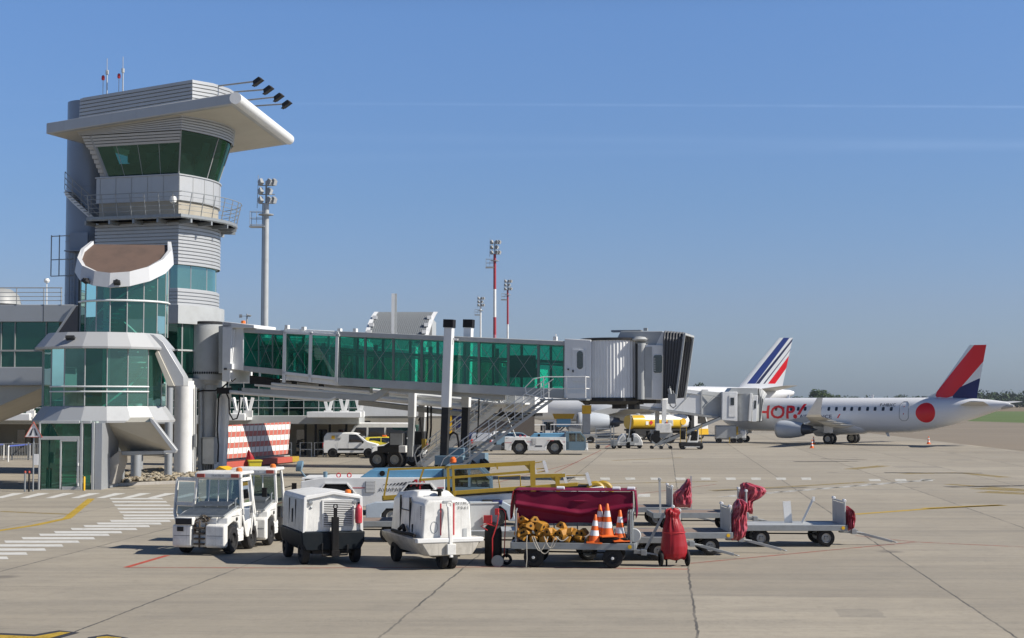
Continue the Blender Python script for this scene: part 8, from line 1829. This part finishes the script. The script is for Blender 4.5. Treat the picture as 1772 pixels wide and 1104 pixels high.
def stones():
    k = NT('river_stones'); gi = k.n('NewGeometry'); c = k.ramp(gi.outputs['Random Per Island'], [(0, (.16, .13, .09)), (.4, (.30, .25, .17)), (.7, (.40, .35, .26)), (1, (.22, .21, .19))]); k.put(k.p.inputs['Base Color'], c); k.p.inputs['Roughness'].default_value = .8; return k.m
o = b.build('river_stones', stones(), None); tag(o, 'bed of round river stones at the foot of the glass pavilion', 'stones', kind='stuff')
# warning sign, bollards, rails by the door
g = G(57, 850); t = thing('warning_sign', 'triangular red bordered road sign on a grey post by the pavilion door', 'road sign', g); H = 2.75
b = MB(); b.tube([(0, 0, 0), (0, 0, H + .2)], .035, 8); b.build('post', M['galv'], t)
b = MB(); b.prism([(-.40, -.05, H - .28), (.40, -.05, H - .28), (0, -.05, H + .42)], (0, .02, 0)); pl_ = b.build('plate', M['white'], t)
b = MB(); T = [Vector((-.40, -.06, H - .28)), Vector((.40, -.06, H - .28)), Vector((0, -.06, H + .42))]; b.tube(T, .035, 4, closed=True); b.build('border', M['dull_red'], pl_)
b = MB(); b.prism([(-.2, -.062, H - .2), (-.1, -.062, H - .2), (-.02, -.062, H + .12), (-.06, -.062, H + .12)], (0, .004, 0)); b.prism([(.2, -.062, H - .2), (.1, -.062, H - .2), (.02, -.062, H + .12), (.06, -.062, H + .12)], (0, .004, 0)); b.build('symbol', M['text_dark'], pl_)
b = MB(); b.box((.12, 0, 1.45), (.2, .04, .5)); b.build('notice_plate', M['white'], t)
g = G(149.5, 849); t = thing('yellow_bollard', 'thin yellow bollard in front of the pavilion doors', 'bollard', g + Vector((-.05, -.2, 0))); b = MB(); b.lathe([(.05, 0), (.05, .62), (.03, .66)], n=12); b.build('tube', M['bright_yellow'], t); b = MB(); b.lathe([(.09, 0), (.09, .02)], n=12); b.build('foot', M['galv'], t)
for px, lab in ((43, 'short grey barrier post with red top, left of the road sign'), (50, 'dark barrier post with red top, close to the road sign')):
    g = G(px, 851); t = thing('barrier_post', lab, 'barrier post', g, 0, 'barrier posts by the road sign'); b = MB(); b.lathe([(.045, 0), (.045, .85)], n=10); b.build('tube', M['galv'] if px == 43 else M['dark'], t); b = MB(); b.lathe([(.05, 0), (.05, .08), (.02, .1)], (0, 0, .85), n=10); b.build('cap', M['dull_red'], t)
for x0, x1, yb, yt, lab in ((14, 52, 799, 774, 'white tubular hoop rail with blue tape beside the road sign'), (-30, 6, 799, 774, 'white tubular hoop rail at the left edge of the photo')):
    g0, g1 = G(x0, yb), G(x1, yb - 4); t = thing('hoop_rail', lab, 'hoop rail', g0, math.atan2((g1 - g0).y, (g1 - g0).x), 'white hoop rails'); l = (g1 - g0).length
    b = MB(); b.tube([(0, 0, 0), (0, 0, 1.0), (.06, 0, 1.06), (l - .06, 0, 1.06), (l, 0, 1.0), (l, 0, 0)], .05, 8); b.build('tube', M['white'], t); b = MB(); b.tube([(.1, 0, 1.06), (l - .1, 0, 1.06)], .056, 8); b.build('blue_tape', paint('blue_tape', (.08, .12, .40), .5), t)
fn = thing('grid_fence', 'low dark mesh fence running in front of the terminal ground floor', 'fence', (W(-60, 695, 106).x, 106, 0)); b = MB(); w = W(105, 695, 106).x - W(-60, 695, 106).x
for i in range(60): b.bar((w * i / 59, 0, 0), (w * i / 59, 0, 1.15), .03, .03)
for z in (.1, 1.15): b.bar((0, 0, z), (w, 0, z), .04, .04)
b.build('mesh_panel', M['grey'], fn)
for i in range(7): b = MB(); b.bar((w * i / 6, .04, 0), (w * i / 6, .04, 1.25), .07, .07); b.build('post', M['grey'], fn)
hr = [(520, 765), (545, 763), (560, 762), (583, 761), (601, 760), (485, 768)]
for i, (px, py) in enumerate(sorted(hr)):
    g = W(px, 695, 112.2); g.z = 0; t = thing('crowd_barrier', 'white tubular barrier in a row before the terminal ground floor', 'barrier', g, R(0), 'white barriers along the terminal front'); b = MB(); b.tube([(0, 0, 0), (0, 0, 1.05), (.85, 0, 1.05), (.85, 0, 0)], .04, 6); b.tube([(0, 0, .55), (.85, 0, .55)], .03, 6); b.build('hoop', M['white'], t)
# ---- trees ---------------------------------------------------------------
def leaf_mat(name, a, b_):
    k = NT(name); gi = k.n('NewGeometry'); c = k.mix(gi.outputs['Random Per Island'], a, b_); k.put(k.p.inputs['Base Color'], c); k.p.inputs['Roughness'].default_value = .7; k.p.inputs['Specular IOR Level'].default_value = .2; return k.m
LF = leaf_mat('spring_leaves', (.035, .07, .014), (.085, .13, .03)); LF2 = leaf_mat('woodland_leaves', (.026, .048, .02), (.045, .075, .032)); BARK = paint('bark', (.10, .075, .05), .9)
def crown(b, c, rx, rz, n, leaf, rnd, clumps):
    cl = []
    for _ in range(clumps):
        while 1:
            v = Vector((rnd.uniform(-1, 1), rnd.uniform(-1, 1), rnd.uniform(-1, 1)))
            if .25 < v.length < 1: break
        cl.append((Vector((v.x * rx, v.y * rx, v.z * rz)) * .8, rnd.uniform(.22, .42) * rx))
    for _ in range(n):
        o, r = rnd.choice(cl); v = Vector((rnd.gauss(0, 1), rnd.gauss(0, 1), rnd.gauss(0, .8))).normalized() * r * rnd.uniform(.5, 1.05); p = Vector(c) + o + v
        a = Vector((rnd.gauss(0, 1), rnd.gauss(0, 1), rnd.gauss(0, 1))).normalized() * leaf * rnd.uniform(.6, 1.3); q = a.cross(Vector((rnd.gauss(0, 1), rnd.gauss(0, 1), rnd.gauss(0, 1)))).normalized() * leaf * rnd.uniform(.4, .9)
        b.add([p - a, p + q, p + a, p - q * .8], [(0, 1, 2, 3)])
def tree_proto(seed, h, spread, n, leaf, label, loc, group, m):
    rnd = random.Random(seed); t = thing('broadleaf_tree', label, 'tree', loc, rnd.uniform(0, 6), group)
    b = MB(); b.tube([(0, 0, 0), (.1, 0, h * .3), (0, .1, h * .7)], [h * .028, h * .02, h * .008], 8)
    for i in range(6): q = i * 1.05; b.tube([(0, 0, h * (.25 + .05 * i)), (math.cos(q) * spread * .4, math.sin(q) * spread * .4, h * (.45 + .06 * i)), (math.cos(q) * spread * .65, math.sin(q) * spread * .65, h * (.55 + .06 * i))], [h * .012, h * .007, h * .003], 5)
    b.build('trunk', BARK, t); b = MB(); crown(b, (0, 0, h * .60), spread, h * .42, n, leaf, rnd, 26); b.build('crown', m, t, smooth=False); return t
def at_(px, Y): g = W(px, 695, Y); g.z = -.04; return g
GT = 'trees far beyond the runway'
t1 = tree_proto(1, 24, 9, 2600, .75, 'bushy green tree rising above the regional jet fuselage, left of its winglet tip', at_(1421, 800), GT, LF); t1.scale = (.8, .8, .47)
def tree_copy(src, px, Y, s, label):
    c = copy_tree(src); c.location = at_(px, Y); c.scale = (s * 1.7, s * 1.7, s); c.rotation_euler.z = px * .7; c['label'] = label; return c
tree_copy(t1, 1446, 840, .36, 'smaller green tree just right of the bushy one above the fuselage')
t2 = tree_proto(2, 20, 10, 2200, .8, 'dark tree top showing above the far bridge roof', at_(1214, 500), GT, LF2); t2.scale = (.45, .45, .5)
tree_copy(t2, 1196, 520, .38, 'dark tree top left of the other one above the far bridge')
tree_copy(t1, 1397, 900, .30, 'low green tree at the tip of the tricolour airliner tailplane')
tree_copy(t2, 1560, 980, .42, 'rounded tree in the tree line above the jet windows')
tree_copy(t2, 1476, 960, .34, 'small rounded tree in the tree line above the wing')
b = MB(); rnd = random.Random(11)
for i in range(230):
    px = rnd.uniform(1120, 2050); Y = rnd.uniform(1000, 1300); p = at_(px, Y); hgt = rnd.uniform(6, 11) * 1.1 if px > 1685 else rnd.uniform(4.0, 6.6); crown(b, (p.x, p.y, hgt * .5), rnd.uniform(7, 12), hgt * .55, 170, 1.1, rnd, 9)
o = b.build('woodland_edge', LF2, None, smooth=False); tag(o, 'far wooded belt along the horizon beyond the grass', 'woodland', kind='stuff')
b = MB(); rnd = random.Random(12)
for i in range(120):
    px = rnd.uniform(-300, 1150); Y = rnd.uniform(900, 1200); p = at_(px, Y); hgt = rnd.uniform(5, 9); crown(b, (p.x, p.y, hgt * .5), rnd.uniform(7, 12), hgt * .55, 90, 1.2, rnd, 7)
o = b.build('woodland_edge', LF2, None, smooth=False); tag(o, 'far wooded belt behind the buildings, glimpsed between the bridges', 'woodland', kind='stuff')
b = MB(); hp_ = []
for i in range(41): x = -1800 + i * 110; hp_.append((x, 2600, .2 + max(0, min(1, (x - 620) / 260)) * (13 + 4 * math.sin(i * 1.7) + 3 * math.sin(i * .6))))
b.add([(x, y - 300, -.1) for x, y, z in hp_] + [(x, y, z) for x, y, z in hp_] + [(x, y + 500, -.1) for x, y, z in hp_], [(r * 41 + i, r * 41 + i + 1, r * 41 + 42 + i, r * 41 + 41 + i) for r in range(2) for i in range(40)])
o = b.build('hills', field('wooded_hill', (.045, .07, .03), (.07, .095, .045), .02), None); o['kind'] = 'structure'
# ---------------------------------------------------------------- spring haze
b = MB(); b.bx(-3000, 3000, -60, 3400, -1.2, 120); hz = b.build('haze', bpy.data.materials.new('haze_air'), None, smooth=False); hz['kind'] = 'stuff'
hm = hz.data.materials[0]; hm.use_nodes = True; ht = hm.node_tree; ht.nodes.remove(ht.nodes['Principled BSDF'])
hv = ht.nodes.new('ShaderNodeVolumePrincipled'); hv.inputs['Color'].default_value = (.72, .80, .92, 1); hv.inputs['Density'].default_value = .00009; hv.inputs['Anisotropy'].default_value = .2
ht.links.new(hv.outputs[0], ht.nodes['Material Output'].inputs['Volume'])
tag(hz, 'thin blue spring haze lying over the whole airfield', 'haze')
